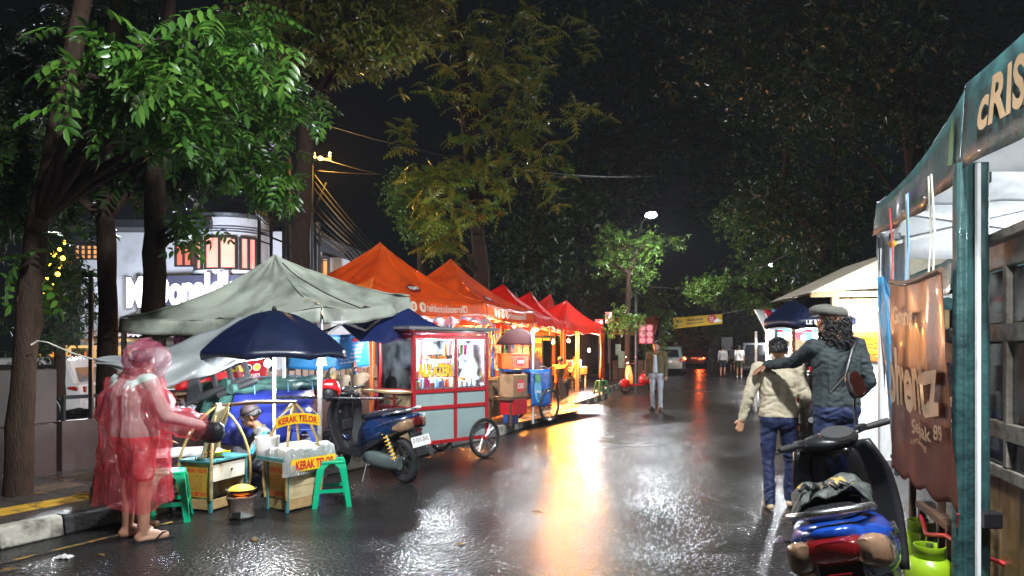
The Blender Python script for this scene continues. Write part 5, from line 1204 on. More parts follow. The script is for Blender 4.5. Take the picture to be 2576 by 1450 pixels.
# pale rail and grey posts of the tents in front
po = MB().tube([(0, 0, 0), P(1000, 1010, 9.3) - P(690, 1008, 7.6)], .016, 8).build('rail', M_STEEL, loc=P(690, 1000, 7.6)); tag(po, 'slim grey rail running behind the parasol pole to the red helmet', 'rail')
po = MB().box((0, 0, .85), (.035, .035, 1.7)).build('post', M_WHITE, loc=P(714, 877, 8.6) - V((0, 0, CAM_H - .14))); tag(po, 'white painted post just right of the parasol pole', 'post')
# flowered table and ladder chair behind the red helmet
M_FLOW = mat('flower_cloth', (.75, .30, .05), .6, var=.3, vs=20, dirt=(.7, .06, .03), ds=16, dlo=.5, dhi=.56)
ft = thing('flowered_table', 'table with an orange flowered cloth left of the drinks cart', 'table', K(6.9, .95, .15), ka + .3)
MB().sheet(lambda s, q: V((lerp(-.42, .42, s), -.25 - .02 * math.sin(s * 25) * q, .78 - .24 * q * (1 - .2 * abs(math.sin(s * 22))))), 40, 5).build('cloth_front', M_FLOW, ft, smooth=60)
MB().box((0, 0, .775), (.86, .52, .02)).build('cloth_top', M_FLOW, ft)
for x in (-.38, .38):
    for y in (-.22, .22): MB().box((x, y, .38), (.035, .035, .76)).build('leg', M_DSTEEL, ft)
lc = thing('black_plastic_screen', 'tall black ribbed plastic chair back behind the red helmet', 'chair', P(866, 877, 9.0) - V((0, 0, CAM_H - .14)), .1)
for i in range(14): MB().box((0, .002 * (i % 2), .25 + i * .05), (.13, .03, .035)).build('slat', M_BPL, lc, bevel=.006)
for x in (-.07, .07): MB().box((x, .02, .5), (.025, .03, 1.0)).build('post', M_BPL, lc)
for k, (u, v, w, hh, col) in enumerate([(860, 975, .5, .45, (.45, .36, .25)), (905, 960, .45, .35, (.35, .26, .16))]):
    p = P(u, v, 10.6); o = MB().sheet(lambda s, q: V((lerp(-w / 2, w / 2, s), .03 * math.sin(s * 9 + k), lerp(hh / 2, -hh / 2, q) - .08 * s + .02 * math.sin(s * 12))), 14, 8).build('sack_cloth', cloth('sacking_%d' % k, col, .7, .2), loc=p, smooth=60, solid=.003); tag(o, ['pale sacking hung behind the blue menu banner', 'brown sacking hung above the flowered table'][k], 'cloth')
bulb('added white bulb hanging behind the drinks cart under the tallest orange tent', (-1.75, 11.7, 2.0), 80)  # bulb added to light the customers behind the cart
# second-row bulb under the navy parasol
bulb('bright white bulb under the navy parasol', (uc.x + .02, 7.0, 1.42), 46)
tl_ = P(690, 1010, 7.2)
# ------------------------------------------------------------------ snack stall under the second orange tent
sd = (P2 - P1).normalized(); sn = V((-sd.y, sd.x, 0)); sa = math.atan2(sd.y, sd.x)
def S2_(t, off, z): return P1 + sd * t + sn * off + V((0, 0, z))
# hanging strips of sachets: every strip a thing, every sachet a part
sm = MB().box((0, 0, 0), (.085, .012, .10)).build('sachet', MP[0], bevel=.004); SME = []
for m in MP:
    me = sm.data.copy(); me.materials.clear(); me.materials.append(m); SME.append(me)
bpy.data.objects.remove(sm)
row_names = ['front', 'middle', 'back']
for r_ in range(2):
    for i in range(15):
        t = thing('sachet_strip', '%s sachet strip from the left in the %s hanging row of the snack stall' % (NTH[i], row_names[r_]), 'sachet strip', S2_(.12 + i * .165, .25 + .5 * r_, 2.05 - .03 * (i % 3)), sa, 'hanging sachet strips in the snack stall')
        for k in range(8 if r_ == 0 else 9):
            o = bpy.data.objects.new('sachet', SME[(i * 3 + (k // 2) * r_ + r_ * 2) % 10]); COL.objects.link(o); o.parent = t
            o.location = (random.uniform(-.008, .008), random.uniform(-.01, .01), -.06 - k * .108); o.rotation_euler = (random.uniform(-.1, .1), random.uniform(-.06, .06), random.uniform(-.3, .3))
rl = MB().beam(S2_(0, .25, 2.08), S2_(2.7, .25, 2.08), .03, .03).build('hanging_rail', M_WOOD); tag(rl, 'wooden rail carrying the front row of sachet strips', 'rail')
pb = thing('maroon_parasol_top', 'folded maroon parasol canopy sloping under the second orange tent', 'parasol', P(1300, 850, 13.6))
MB().sheet(lambda s, q: V((lerp(-.42, .30, s), -.2 + .1 * q, (.24 * (1 - (2 * s - 1.2) ** 2)) * (1 - q) - .04 - .1 * q)), 14, 8).build('canopy', cloth('maroon_cloth', (.022, .006, .008), .5, .04), pb, smooth=60, solid=.004)
MB().tube([(0.1, 0, -.3), (.1, .02, .3)], .012, 6).build('pole', M_STEEL, pb)
# counter of the stall
ct = thing('snack_counter', 'wooden snack stall counter heaped with packets', 'counter', S2_(1.3, .5, .14), sa)
MB().box((0, 0, .80), (2.3, .6, .04)).build('top', M_WOOD, ct); 
for i in range(8): MB().box((-1.0 + i * .286, -.27, .42), (.27, .02, .72)).build('board', M_CARD if i % 2 else M_WOOD, ct)
for i in range(18):
    o = MB().box((0, 0, .07), (.11, .09, .14)).build('snack_packet', MP[(i * 7 + 3) % 10], loc=S2_(.25 + (i % 9) * .25, .40 + .2 * (i // 9), .985), bevel=.01); o.rotation_euler = (0, 0, sa + .3 * math.sin(i * 5)); o.scale = (1, 1, 1 + .5 * (i % 3))
    tag(o, '%s snack packet, %s from the left in the %s row on the snack counter' % (CN[(i * 7 + 3) % 10], NTH[i % 9], 'front' if i < 9 else 'back'), 'packet', 'packets on the snack counter')
# orange cooler, crate, carton, red crate, blue hung tarpaulin with wheel (handcart in front)
ck = thing('drinks_handcart', 'drinks handcart with blue printed cover and spoked wheels on the footway', 'handcart', V((P(1300, 877, 13.3).x, 13.3, .14)), sa - .35)
MB().box((0, 0, .50), (1.15, .62, .05)).build('bed', M_DWOOD, ck)
M_BCOV = cloth('blue_print_cover', (.02, .13, .50), .35, .15, bump=.4, wet=.3)
def cov(s, q): return V((lerp(-.02, .66, s), -.335 - .03 * q + .02 * math.sin(s * 14) * q, 1.02 - .70 * q + .02 * math.sin(s * 9) * q))
MB().sheet(cov, 20, 12).build('cover_front', M_BCOV, ck, smooth=60, solid=.003); MB().sheet(lambda s, q: V((.66 + .03 * q, lerp(-.335, .31, s), 1.02 - .62 * q + .02 * math.sin(s * 11) * q)), 12, 10).build('cover_side', M_BCOV, ck, smooth=60, solid=.003)
MB().box((.32, 0, 1.0), (.7, .66, .05)).build('cover_top', M_BCOV, ck)
w = on_sheet(cov, .32, .55, 1 / .68, -1 / .7, -.012)
r = MB(); r.add([w(.11 * math.cos(k * .314), .24 * math.sin(k * .314), 0) for k in range(20)], [tuple(range(20))]); r.build('oval_print', mat('cyan_print', (.10, .45, .72), .5), ck)
r = MB(); w3 = on_sheet(cov, .30, .22, 1 / .68, -1 / .7, -.02); r.add([w3(x, y, 0) for x, y in [(-.06, -.09), (.05, -.09), (.09, .02), (.02, .10), (-.08, .04)]], [tuple(range(5))]); r.build('leaf_print', mat('green_print', (.05, .3, .08), .5), ck)
w2 = on_sheet(cov, .32, .6, 1 / .68, -1 / .7, -.024); text('Le Minerale', .19, .07, M_WINK, ck, warp=lambda x, y, z: w2(x, y, -z), bold=.02)
wheel_bike(ck, (.52, -.40, .33), 0, .33); wheel_bike(ck, (.52, .40, .33), 0, .33)
for x in (-.5,):
    for y in (-.25, .25): MB().box((x, y, .25), (.045, .045, .5)).build('leg', M_DWOOD, ck)
def ckw(x, y, z): return rotz(sa - .35) @ V((x, y, z)) + V(ck.location)
def crate(name, label, loc, rz, size, m, cat, logo=None, lm=M_MAROON, band=None):
    t = thing(name, label, cat, loc, rz); x, y, z = size
    MB().box((0, 0, z / 2), size).build('body', m, t, bevel=.012)
    if band: MB().box((0, 0, z + .012), (x + .02, y + .02, .03)).build('lid', band, t, bevel=.01)
    if logo:
        r = MB(); r.add([(.30 * x * math.cos(k * .314), -y / 2 - .003, z * .5 + .3 * z * math.sin(k * .314)) for k in range(20)], [tuple(range(20))]); r.build('oval_logo', lm, t)
        text(logo, .42 * x, .24 * z, M_WINK, t, M=frame((0, -y / 2 - .006, z * .5), (1, 0, 0), (0, 0, 1)), bold=.03)
    return t
M_ORB = mat('orange_plastic', (.70, .13, .015), .35, var=.1)
M_REDLOGO = mat('red_logo', (.62, .02, .03), .4)
crate('carton', 'brown cardboard carton with red oval print on the handcart', ckw(-.30, -.14, .525), sa - .35, (.44, .36, .42), M_CARD, 'carton', 'SOSRO', M_REDLOGO)
crate('cooler_box', 'orange cooler box with red round logo above the carton', ckw(-.22, -.08, 1.05), sa - .35, (.52, .36, .26), M_ORB, 'cooler', 'SOSRO', M_REDLOGO, band=M_ORB)
MB_c = thing('bottle_crate', 'dark crate of glass bottles beside the orange cooler', 'crate', ckw(.32, -.06, 1.03), sa - .35)
MB().box((0, 0, .10), (.36, .30, .20)).build('body', mat('maroon_plastic', (.12, .02, .02), .4), MB_c, bevel=.012)
for i in range(5): MB().lathe([(.025, .15), (.025, .24), (.01, .28), (.01, .31)], 8, TR(-.13 + .065 * i, -.09, 0)).build('bottle', mat('tea_bottle', (.15, .05, .02), .15) if i == 0 else bpy.data.materials['tea_bottle'], MB_c, smooth=40)
crate('red_crate', 'red plastic crate hung under the cardboard carton', ckw(-.30, -.15, .20), sa - .35, (.42, .34, .29), M_RED, 'crate')
crate('blue_water_crate', 'small blue box on the ground under the drinks handcart', ckw(-.12, .05, .0), sa - .35, (.2, .22, .3), MP[8], 'box')
# tall bulb post by the handcart
ps = thing('lamp_post_pipe', 'white upright pipe holding a bare bulb beside the drinks handcart', 'post', V((P(1341, 877, 13.2).x, 13.2, .14))); MB().tube([(0, 0, 0), (0, 0, 1.72)], .02, 8).build('pipe', M_WHITE, ps)
bulb('bare white bulb on the white pipe under the second orange tent', P(1341, 834, 13.15), 42)
# bicycle leaning by the red tent
def bicycle(label, loc, rz):
    t = thing('bicycle', label, 'bicycle', loc, rz); r = .33
    wheel_bike(t, (-.5, 0, r), 0, r); wheel_bike(t, (.52, 0, r), 0, r)
    f = MB()
    for a, b_ in (((-.5, 0, r), (-.08, 0, .29)), ((-.5, 0, r), (-.18, 0, .78)), ((-.08, 0, .29), (-.2, 0, .85)), ((-.08, 0, .29), (.36, 0, .72)), ((-.18, 0, .76), (.36, 0, .80)), ((.34, 0, .9), (.52, 0, r))): f.tube([a, b_], .015, 7)
    f.build('frame', M_DSTEEL, t, smooth=40)
    MB().tube([(.34, -.26, .98), (.38, -.1, 1.0), (.35, 0, .95), (.38, .1, 1.0), (.34, .26, .98)], .012, 7).build('handlebar', M_STEEL, t, smooth=40)
    MB().loft([[V((x, y * wd, .88 + dz)) for y, dz in ((-1, 0), (0, .03), (1, 0), (0, -.02))] for x, wd in ((-.34, .08), (-.22, .07), (-.06, .02))]).build('saddle', M_BLACK, t, smooth=60)
    MB().lathe([(.09, -.01), (.09, .01)], 18, TR(-.08, 0, .29) @ Matrix.Rotation(R(90), 4, 'X')).build('chain_ring', M_STEEL, t)
    return t
bicycle('old black bicycle leaning at the kerb under the red tents', V((P(1385, 877, 16.0).x - .1, 16.2, .14)), R(78))
gc_ = thing('steel_food_cart', 'grey steel snack cart with glass front beside the bicycle', 'food cart', V((P(1362, 877, 17.2).x - .1, 17.2, .14)), R(72))
MB().box((0, 0, .55), (.9, .55, .7)).build('body', M_STEEL, gc_, bevel=.02); b = MB()
for x in (-.43, .43):
    for y in (-.25, .25): b.box((x, y, 1.3), (.03, .03, .8))
b.box((0, 0, 1.72), (.98, .62, .05)); b.build('frame', M_DWOOD, gc_)
MB().box((0, -.255, 1.28), (.82, .006, .7)).build('glass_pane', M_GL, gc_); MB().box((0, .1, 1.2), (.84, .3, .03)).build('shelf', M_WOOD, gc_)
for i in range(8): MB().lathe([(.035, 0), (.04, .13), (.02, .16)], 8, TR(-.35 + i * .1, 0, .92 + (.3 if i % 2 else 0))).build('jar', MP[(i * 3) % 10], gc_, smooth=40)
for x in (-.38, .38): MB().tube([(x, 0, .2), (x, 0, 0)], .03, 8).build('leg', M_DSTEEL, gc_)
# ------------------------------------------------------------------ warm eating stall under the red tents
M_OBAN = cloth('orange_banner', (.72, .16, .01), .5, .4)
d3 = (P3 - P2).normalized(); n3 = V((-d3.y, d3.x, 0))
d5 = (P4 - P3).normalized(); n5 = V((-d5.y, d5.x, 0)); a5 = math.atan2(d5.y, d5.x)
p_ = P3 + n5 * 1.9 + V((0, 0, 1.6)); q_ = P4 + n5 * 1.9 + V((0, 0, 1.6))
t, f = banner('stall_banner', 'orange stall banner with yellow capitals inside the farthest red tent', lambda s, q: lerp(p_, q_, s) + V((0, 0, .62 - 1.3 * q)) + n5 * (.04 * math.sin(s * 13)), M_OBAN)
w = lambda s0, q0: (lambda x, y, z: on_sheet(f, s0, q0, 1 / 4.0, -1 / 1.3, -.015)(x, y, -z))
text('BEK ANGKRINGAN', 2.9, .27, M_YINK, t, warp=w(.52, .25), bold=.05); text('BAKAR RUJAK RUSUK', 2.9, .27, M_YINK, t, warp=w(.52, .58), bold=.05)
p6, q6 = P3 - d3 * 6 + n3 * 2.0, P3 - d3 * .2 + n3 * 2.0
t, f = banner('stall_banner', 'plain orange cloth wall at the back of the red tents', lambda s, q: lerp(p6, q6, s) + V((0, 0, 2.2 - 1.9 * q)) + n3 * (.05 * math.sin(s * 25)), M_OBAN)
def curtain(label, p, w_, m, dirv):
    o = MB().sheet(lambda s, q: dirv * (lerp(-w_ / 2, w_ / 2, s) * (1 - .7 * math.sin(math.pi * min(1, q * 1.1)) * .55)) + V((.03 * math.sin(s * 20), .03 * math.cos(s * 17), 2.1 - 1.75 * q)), 18, 10).build('leg_curtain', m, loc=p, smooth=60, solid=.003); tag(o, label, 'curtain')
curtain('orange leg curtain tied to the post between the red tents', P3 + n5 * .05 + V((0, 0, .12)), .55, M_ORANGE, d5)
curtain('orange leg curtain on the far corner of the last red tent', P4 - d5 * .2 + V((0, 0, .12)), .6, M_ORANGE, d5)
curtain('orange leg curtain at the corner of the second orange tent', P2 + V((-.05, .05, .12)), .45, M_ORANGE, d3)
bulb('warm bulb hanging left of the stall banner', P(1391, 860, 20.5), 170, True, .05); bulb('warm bulb hanging at the centre of the stall banner', P(1430, 858, 23.0), 230, True, .05); bulb('white bulb at the right end of the eating stall', P(1482, 882, 24.6), 90, False, .05)
bulb('warm bulb high under the nearest red tent', (.05, 17.3, 2.15), 150, True, .05); bulb('warm bulb high under the middle red tent', (.75, 20.5, 2.15), 150, True, .05); bulb('warm bulb behind the sachet strips under the second orange tent', (-1.2, 14.9, 2.2), 120, True, .05)
tb = thing('stall_table', 'wooden table with bottles under the last red tent', 'table', P3 + d5 * 2.6 + n5 * .7 + V((0, 0, .14)), a5)
MB().box((0, 0, .76), (1.5, .6, .04)).build('top', M_WOOD, tb); MB().box((0, -.28, .62), (1.48, .02, .24)).build('apron', M_ORB, tb)
for x in (-.68, .68):
    for y in (-.24, .24): MB().box((x, y, .38), (.05, .05, .76)).build('leg', M_WOOD, tb)
for i in range(9):
    jar('sauce_bottle', '%s sauce bottle, %s from the left on the stall table' % (CN[(i * 3) % 10], NTH[i]), P3 + d5 * (1.95 + i * .15) + n5 * (.6 + .1 * (i % 2)) + V((0, 0, .925)), .04, .24, MP[(i * 3) % 10], MP[4], 'bottle', 'bottles on the stall table')
tb2 = thing('stall_table', 'low wooden table beside the leg curtain under the middle red tent', 'table', P3 - d3 * 1.2 + n3 * .5 + V((0, 0, .14)), a5)
MB().box((0, 0, .72), (1.1, .5, .04)).build('top', M_WOOD, tb2)
for x in (-.5, .5):
    for y in (-.2, .2): MB().box((x, y, .36), (.05, .05, .72)).build('leg', M_WOOD, tb2)
for k, (dx, lab) in enumerate(((1.1, 'pair of bare timber props at the kerb under the last red tent, left one'), (1.3, 'pair of bare timber props at the kerb under the last red tent, right one'))):
    o = MB().tube([(0, 0, 0), (.02, .02, 2.0)], .03, 8).build('timber_prop', M_WOOD, loc=P3 + d5 * dx + V((0, 0, .14))); tag(o, lab, 'prop')
ab = thing('a_frame_board', 'dark folding board standing at the kerb beside the bicycle', 'board', P3 - d3 * 2.3 + n3 * -.15 + V((0, 0, .14)), sa)
MB().box((0, -.1, .42), (.6, .02, .86), Matrix.Rotation(R(-12), 4, 'X')).build('front_leaf', M_DWOOD, ab); MB().box((0, .14, .42), (.6, .02, .86), Matrix.Rotation(R(12), 4, 'X')).build('back_leaf', M_DWOOD, ab)
# ------------------------------------------------------------------ far left stalls beyond the tents
fs = thing('roofed_stall', 'small stall with rusty orange roof and pink food panel past the parked scooter', 'stall', V((P(1600, 877, 33).x, 33, 0)), R(70))
MB().prism([(-1.4, 2.3), (0, 3.1), (1.4, 2.3), (1.4, 2.2), (0, 3.0), (-1.4, 2.2)], 2.2, Matrix(((1, 0, 0, 0), (0, 0, 1, -1.1), (0, 1, 0, 0), (0, 0, 0, 1)))).build('roof', mat('rust_orange', (.35, .09, .02), .6), fs)
for x in (-1.2, 1.2):
    for y in (-1, 1): MB().box((x, y, 1.15), (.08, .08, 2.3)).build('post', M_DWOOD, fs)
MB().box((0, .2, .5), (2.2, 1.4, 1.0)).build('counter', M_DWOOD, fs)
M_PINK = mat('pink_panel', (.75, .25, .35), .5, var=.3, vs=6, emit=(1, .45, .5), es=.55)
pkp = thing('lit_food_sign', 'lit pink sign panel showing rows of round sweets', 'sign', P(1625, 841, 30)); MB().box((0, 0, 0), (.62, .06, .85)).build('panel', mat('pink_back', (.4, .06, .1), .4, emit=(.6, .1, .15), es=.35), pkp)
for i in range(2):
    for j in range(3): MB().lathe([(.13, 0), (.12, .02), (.05, .03)], 14, TR(-.15 + .3 * i, -.035, -.27 + .27 * j) @ Matrix.Rotation(R(90), 4, 'X')).build('round_sweet', M_PINK, pkp, smooth=40)
MB().box((0, .1, -1.1), (.06, .06, 1.6)).build('post', M_DSTEEL, pkp)
for i, (u, v, w_, h_, col, lab) in enumerate([(1507, 822, .34, .62, (.75, .15, .12), 'left lit red and white sign with pale dots behind the last tent'), (1531, 800, .3, .5, (.8, .3, .25), 'right lit red and white sign beside the street trees'), (1570, 905, .5, .75, (.25, .45, .40), 'dim teal lettered shop board behind the scooter'), (1555, 880, .25, .5, (.3, .55, .5), 'small teal sign with white lamp behind the scooter')]):
    t = thing('shop_sign', lab, 'sign', P(u, v, 29 + i)); MB().box((0, 0, 0), (w_, .05, h_)).build('panel', mat('shop_sign_%d' % i, col, .4, var=.5, vs=9, emit=col, es=.9 if i < 2 else .12), t)
    MB().box((0, .06, -1.0 - h_ / 2 + .3), (.05, .05, 2.0)).build('post', M_DSTEEL, t)
    for k in range(3): MB().ball((w_ * (.25 - .25 * k), -.04, h_ * (.3 - .3 * k)), .06, 8, 6).build('sign_lamp', M_WHITE if i > 1 else lamp_mat('pale_lamp_%d' % (i * 3 + k), (1, .85, .8), 3), t)
# ------------------------------------------------------------------ scooters
M_BLUEP = mat('blue_scooter_paint', (.008, .05, .30), .22, .2, var=.25, vs=9, coat=.5, bump=.04, bs=120, dirt=(.006, .02, .09), ds=7, dlo=.5, dhi=.75)
M_DBLUEP = mat('dark_blue_scooter_paint', (.006, .022, .07), .2, .2, var=.15, coat=.7)
M_MRED = mat('maroon_scooter_paint', (.18, .01, .02), .22, .2, coat=.7)
M_LENSR = mat('red_lens', (.09, .004, .005), .12, coat=.6, emit=(.6, .02, .01), es=.02)
M_LENSC = mat('clear_lens', (.20, .12, .075), .12, coat=.6, var=.4, vs=14)
M_LENSO = mat('amber_lens', (.75, .22, .02), .12, coat=.6)
M_SEAT = mat('wet_seat', (.015, .015, .017), .25, var=.3, vs=14, bump=.2, coat=.4)
M_SPRING = mat('yellow_spring', (.75, .42, .03), .35)
M_CVT = mat('engine_case', (.10, .13, .12), .4, .4, var=.2)
M_MIRR = mat('mirror_glass', (.85, .8, .75), .03, 1, var=.02, rvar=.01)
M_PLATE = mat('number_plate', (.72, .72, .70), .4, var=.1)
def rrect(x, z0, z1, w, k=14, e=2.8, y0=0, xs=0):
    """rounded ring in the YZ plane at x"""
    out = []
    for i in range(k):
        a = 2 * math.pi * i / k; c, s = math.cos(a), math.sin(a)
        out.append(V((x + xs * s, y0 + w / 2 * math.copysign(abs(c) ** (2 / e), c), (z0 + z1) / 2 + (z1 - z0) / 2 * math.copysign(abs(s) ** (2 / e), s))))
    return out
def hring(z, x0, x1, w, k=16, e=2.6):
    out = []
    for i in range(k):
        a = 2 * math.pi * i / k; c, s = math.cos(a), math.sin(a)
        out.append(V(((x0 + x1) / 2 + (x1 - x0) / 2 * math.copysign(abs(c) ** (2 / e), c), w / 2 * math.copysign(abs(s) ** (2 / e), s), z)))
    return out
def moto_wheel(par, c, r=.27):
    w = bpy.data.objects.new('wheel', None); COL.objects.link(w); w.parent = par; w.location = c; w.rotation_euler = (R(90), 0, 0)
    MB().lathe([(r - .075, -.03), (r - .05, -.042), (r - .02, -.036), (r, -.012), (r + .002, 0), (r, .012), (r - .02, .036), (r - .05, .042), (r - .075, .03), (r - .075, -.03)], 36, cap=False).build('tyre', M_RUB, w, smooth=40)
    MB().lathe([(r - .09, -.03), (r - .072, -.036), (r - .072, .036), (r - .09, .03), (r - .09, -.03)], 36, cap=False).build('rim', M_DSTEEL, w, smooth=40)
    b = MB()
    for i in range(5): a = i * 1.2566; b.beam((.03 * math.cos(a), .03 * math.sin(a), 0), ((r - .085) * math.cos(a), (r - .085) * math.sin(a), 0), .035, .028)
    b.build('spokes', M_DSTEEL, w, bevel=.004); MB().lathe([(.02, -.06), (.055, -.04), (.06, 0), (.055, .04), (.02, .06)], 18).build('hub', M_STEEL, w, smooth=40)
def scooter(label, loc, rz, paint, lean=0, steer=0, plate=None, group=None, two_mirrors=True, shield=M_BLACK, seat_m=M_SEAT, fender=True, front=None, wide=1.0, scale=1.0):
    """local x forward, y left, z up"""
    t = thing('motor_scooter', label, 'scooter', loc, rz, group); t.rotation_euler = (-lean, 0, rz); t.rotation_mode = 'XYZ'; t.scale = (scale, scale, scale); wd_ = wide
    moto_wheel(t, (-.62, 0, .27))
    # rear body shell
    sh = [rrect(-.93, .80, .835, .07), rrect(-.90, .765, .85, .15), rrect(-.80, .655, .845, .27), rrect(-.62, .55, .825, .36), rrect(-.40, .47, .80, .38), rrect(-.18, .41, .765, .34), rrect(-.02, .345, .72, .285), rrect(.07, .30, .62, .22), rrect(.11, .285, .40, .17)]
    sh = [[V((p.x, p.y * wd_, p.z)) for p in r_] for r_ in sh]
    MB().loft(sh).build('rear_body', paint, t, smooth=60, sub=1)
    # side skirts
    for s in (-1, 1):
        MB().prism([(-.05, .30), (.42, .27), (.42, .33), (.05, .37), (-.30, .52), (-.58, .60), (-.40, .50), (-.15, .38)], .02, Matrix(((1, 0, 0, 0), (0, 0, s, s * .135), (0, 1, 0, 0), (0, 0, 0, 1)))).build('side_skirt', M_BLACK, t, bevel=.006)
        MB().prism([(-.86, .80), (-.60, .735), (-.36, .66), (-.50, .73), (-.70, .79)], .012, Matrix(((1, 0, 0, 0), (0, 0, s, s * .178 * wd_), (0, 1, 0, 0), (0, 0, 0, 1)))).build('side_stripe', M_STEEL, t)
    st = [rrect(-.80, .84, .86, .12), rrect(-.74, .825, .885, .22), rrect(-.55, .80, .885, .27), rrect(-.38, .77, .865, .28), rrect(-.20, .735, .825, .27), rrect(-.04, .71, .80, .22), rrect(.04, .69, .765, .12)]
    MB().loft(st).build('seat', seat_m, t, smooth=60, sub=1)
    MB().tube([(-.52, .16, .82), (-.70, .165, .86), (-.84, .13, .885), (-.90, .05, .895), (-.90, -.05, .895), (-.84, -.13, .885), (-.70, -.165, .86), (-.52, -.16, .82)], .016, 8).build('grab_rail', M_STEEL, t, smooth=60)
    # lamps on the tail
    MB().loft([rrect(-.95, .72, .795, .13 * wd_, e=3), rrect(-.925, .70, .805, .18 * wd_, e=3), rrect(-.86, .69, .81, .20 * wd_, e=3)]).build('tail_light', M_LENSR, t, smooth=50)
    for s in (-1, 1):
        MB().loft([rrect(-.938, .70, .79, .05 * wd_, y0=s * .088 * wd_), rrect(-.90, .665, .80, .085 * wd_, y0=s * .108 * wd_), rrect(-.80, .64, .77, .06 * wd_, y0=s * .134 * wd_), rrect(-.68, .66, .70, .02, y0=s * .165 * wd_)]).build('indicator', M_LENSC, t, smooth=50)
    # number plate, mudguard, reflector
    MB().prism([(-.86, .72), (-.80, .70), (-.93, .38), (-.965, .36), (-.95, .45)], .16, Matrix(((1, 0, 0, 0), (0, 0, 1, -.08), (0, 1, 0, 0), (0, 0, 0, 1)))).build('mudguard', M_BLACK, t, bevel=.008)
    MB().box((0, 0, 0), (.008, .085, .035), TR(-.945, 0, .655) @ Matrix.Rotation(R(-14), 4, 'Y')).build('reflector', M_LENSR, t)
    if plate:
        F = frame((-.958, 0, .53), (0, -1, 0), (.25, 0, 1)); pl = MB().box((0, 0, 0), (.27, .115, .005), F).build('number_plate', M_PLATE, t)
        text(plate, .23, .055, M_BINK, pl, M=F @ TR(0, .012, .0035), bold=.02, name='plate_number')
    # engine, muffler, springs
    MB().loft([rrect(-.05, .22, .36, .10, y0=.10), rrect(-.25, .19, .37, .12, y0=.115), rrect(-.50, .18, .36, .11, y0=.12), rrect(-.70, .19, .34, .08, y0=.12)]).build('engine_case', M_CVT, t, smooth=50)
    MB().tube([(-.10, -.10, .24), (-.35, -.13, .22), (-.45, -.14, .25), (-.62, -.15, .30), (-.93, -.16, .38)], [.02, .025, .05, .058, .05], 12).build('muffler', M_BLACK, t, smooth=50)
    MB().tube([(-.60, -.205, .32), (-.88, -.215, .39)], [.02, .02], 8).build('heat_shield', M_STEEL, t)
    MB().tube([V((lerp(-.66, -.52, k / 60), .16, lerp(.32, .60, k / 60))) + V((.028 * math.cos(k * .75), .028 * math.sin(k * .75), 0)) for k in range(61)], .007, 5).build('spring', M_SPRING, t, smooth=60); MB().tube([(-.66, .16, .3), (-.52, .15, .64)], .012, 8).build('damper', M_STEEL, t)
    MB().tube([(-.12, .13, .24), (-.16, .26, .012)], .011, 6).build('side_stand', M_DSTEEL, t)
    # floorboard, leg shield, front fairing
    MB().box((.20, 0, .305), (.46, .33, .05)).build('floorboard', M_BLACK, t, bevel=.015)
    def shf(s, q):
        z = lerp(.30, 1.0, q); wd = .20 + .055 * math.sin(q * 2.6) - .07 * max(0, q - .75) * 4 * .5; y = lerp(-wd, wd, s)
        return V((.40 + .08 * math.sin(q * 2.4) - .10 * max(0, q - .6) - .35 * (2 * (s - .5)) ** 2 * .18, y, z))
    MB().sheet(shf, 16, 14).build('leg_shield', shield, t, smooth=70, solid=.03)
    MB().loft([hring(.34, .40, .52, .22), hring(.50, .42, .60, .30), hring(.68, .42, .63, .36), hring(.84, .38, .58, .36), hring(.96, .33, .50, .28), hring(1.0, .34, .44, .16)])  .build('front_fairing', front or paint, t, smooth=60, sub=1)
    MB().box((.395, .09, .80), (.012, .035, .035), None).build('ignition_lock', M_STEEL, t, bevel=.008); MB().box((.43, -.02, .62), (.06, .16, .14)).build('pocket', M_BLACK, t, bevel=.02)
    # steering head, all turning together
    s_ = bpy.data.objects.new('steering', None); COL.objects.link(s_); s_.parent = t; s_.location = (.40, 0, 0); s_.rotation_euler = (0, 0, steer)
    def part(name, b, m, **k): return b.build(name, m, s_, **k)
    w = moto_wheel(s_, (.25, 0, .27))
    b = MB()
    for s in (-1, 1): b.tube([(.06, s * .075, .80), (.25, s * .08, .27)], .02, 8)
    part('fork', b, M_DSTEEL, smooth=40)
    part('front_fender', MB().sheet(lambda u, q: V((.25 + .31 * math.cos(lerp(2.6, .1, u)), lerp(-.055, .055, q) * (1 - .3 * abs(u - .4)), .27 + .31 * math.sin(lerp(2.6, .1, u)) + .012 * math.sin(math.pi * q))), 14, 6), paint, smooth=60, solid=.006)
    part('handlebar_cover', MB().loft([rrect(-.13, 1.005, 1.035, .14), rrect(-.08, .985, 1.065, .28), rrect(0, .97, 1.085, .36), rrect(.07, .97, 1.075, .32), rrect(.13, .985, 1.05, .20)]), M_BLACK, smooth=60, sub=1)
    part('headlamp', MB().ball((.12, 0, 1.015), (.03, .09, .04), 12, 8), M_LENSC, smooth=60)
    part('speedometer', MB().lathe([(.085, -.01), (.08, .012), (.001, .014)], 20, TR(-.075, 0, 1.065) @ Matrix.Rotation(R(-28), 4, 'Y') @ Matrix.Diagonal((.8, 1.15, 1, 1))), mat('dial', (.05, .05, .05), .1, coat=.6) if 'dial' not in bpy.data.materials else bpy.data.materials['dial'], smooth=40)
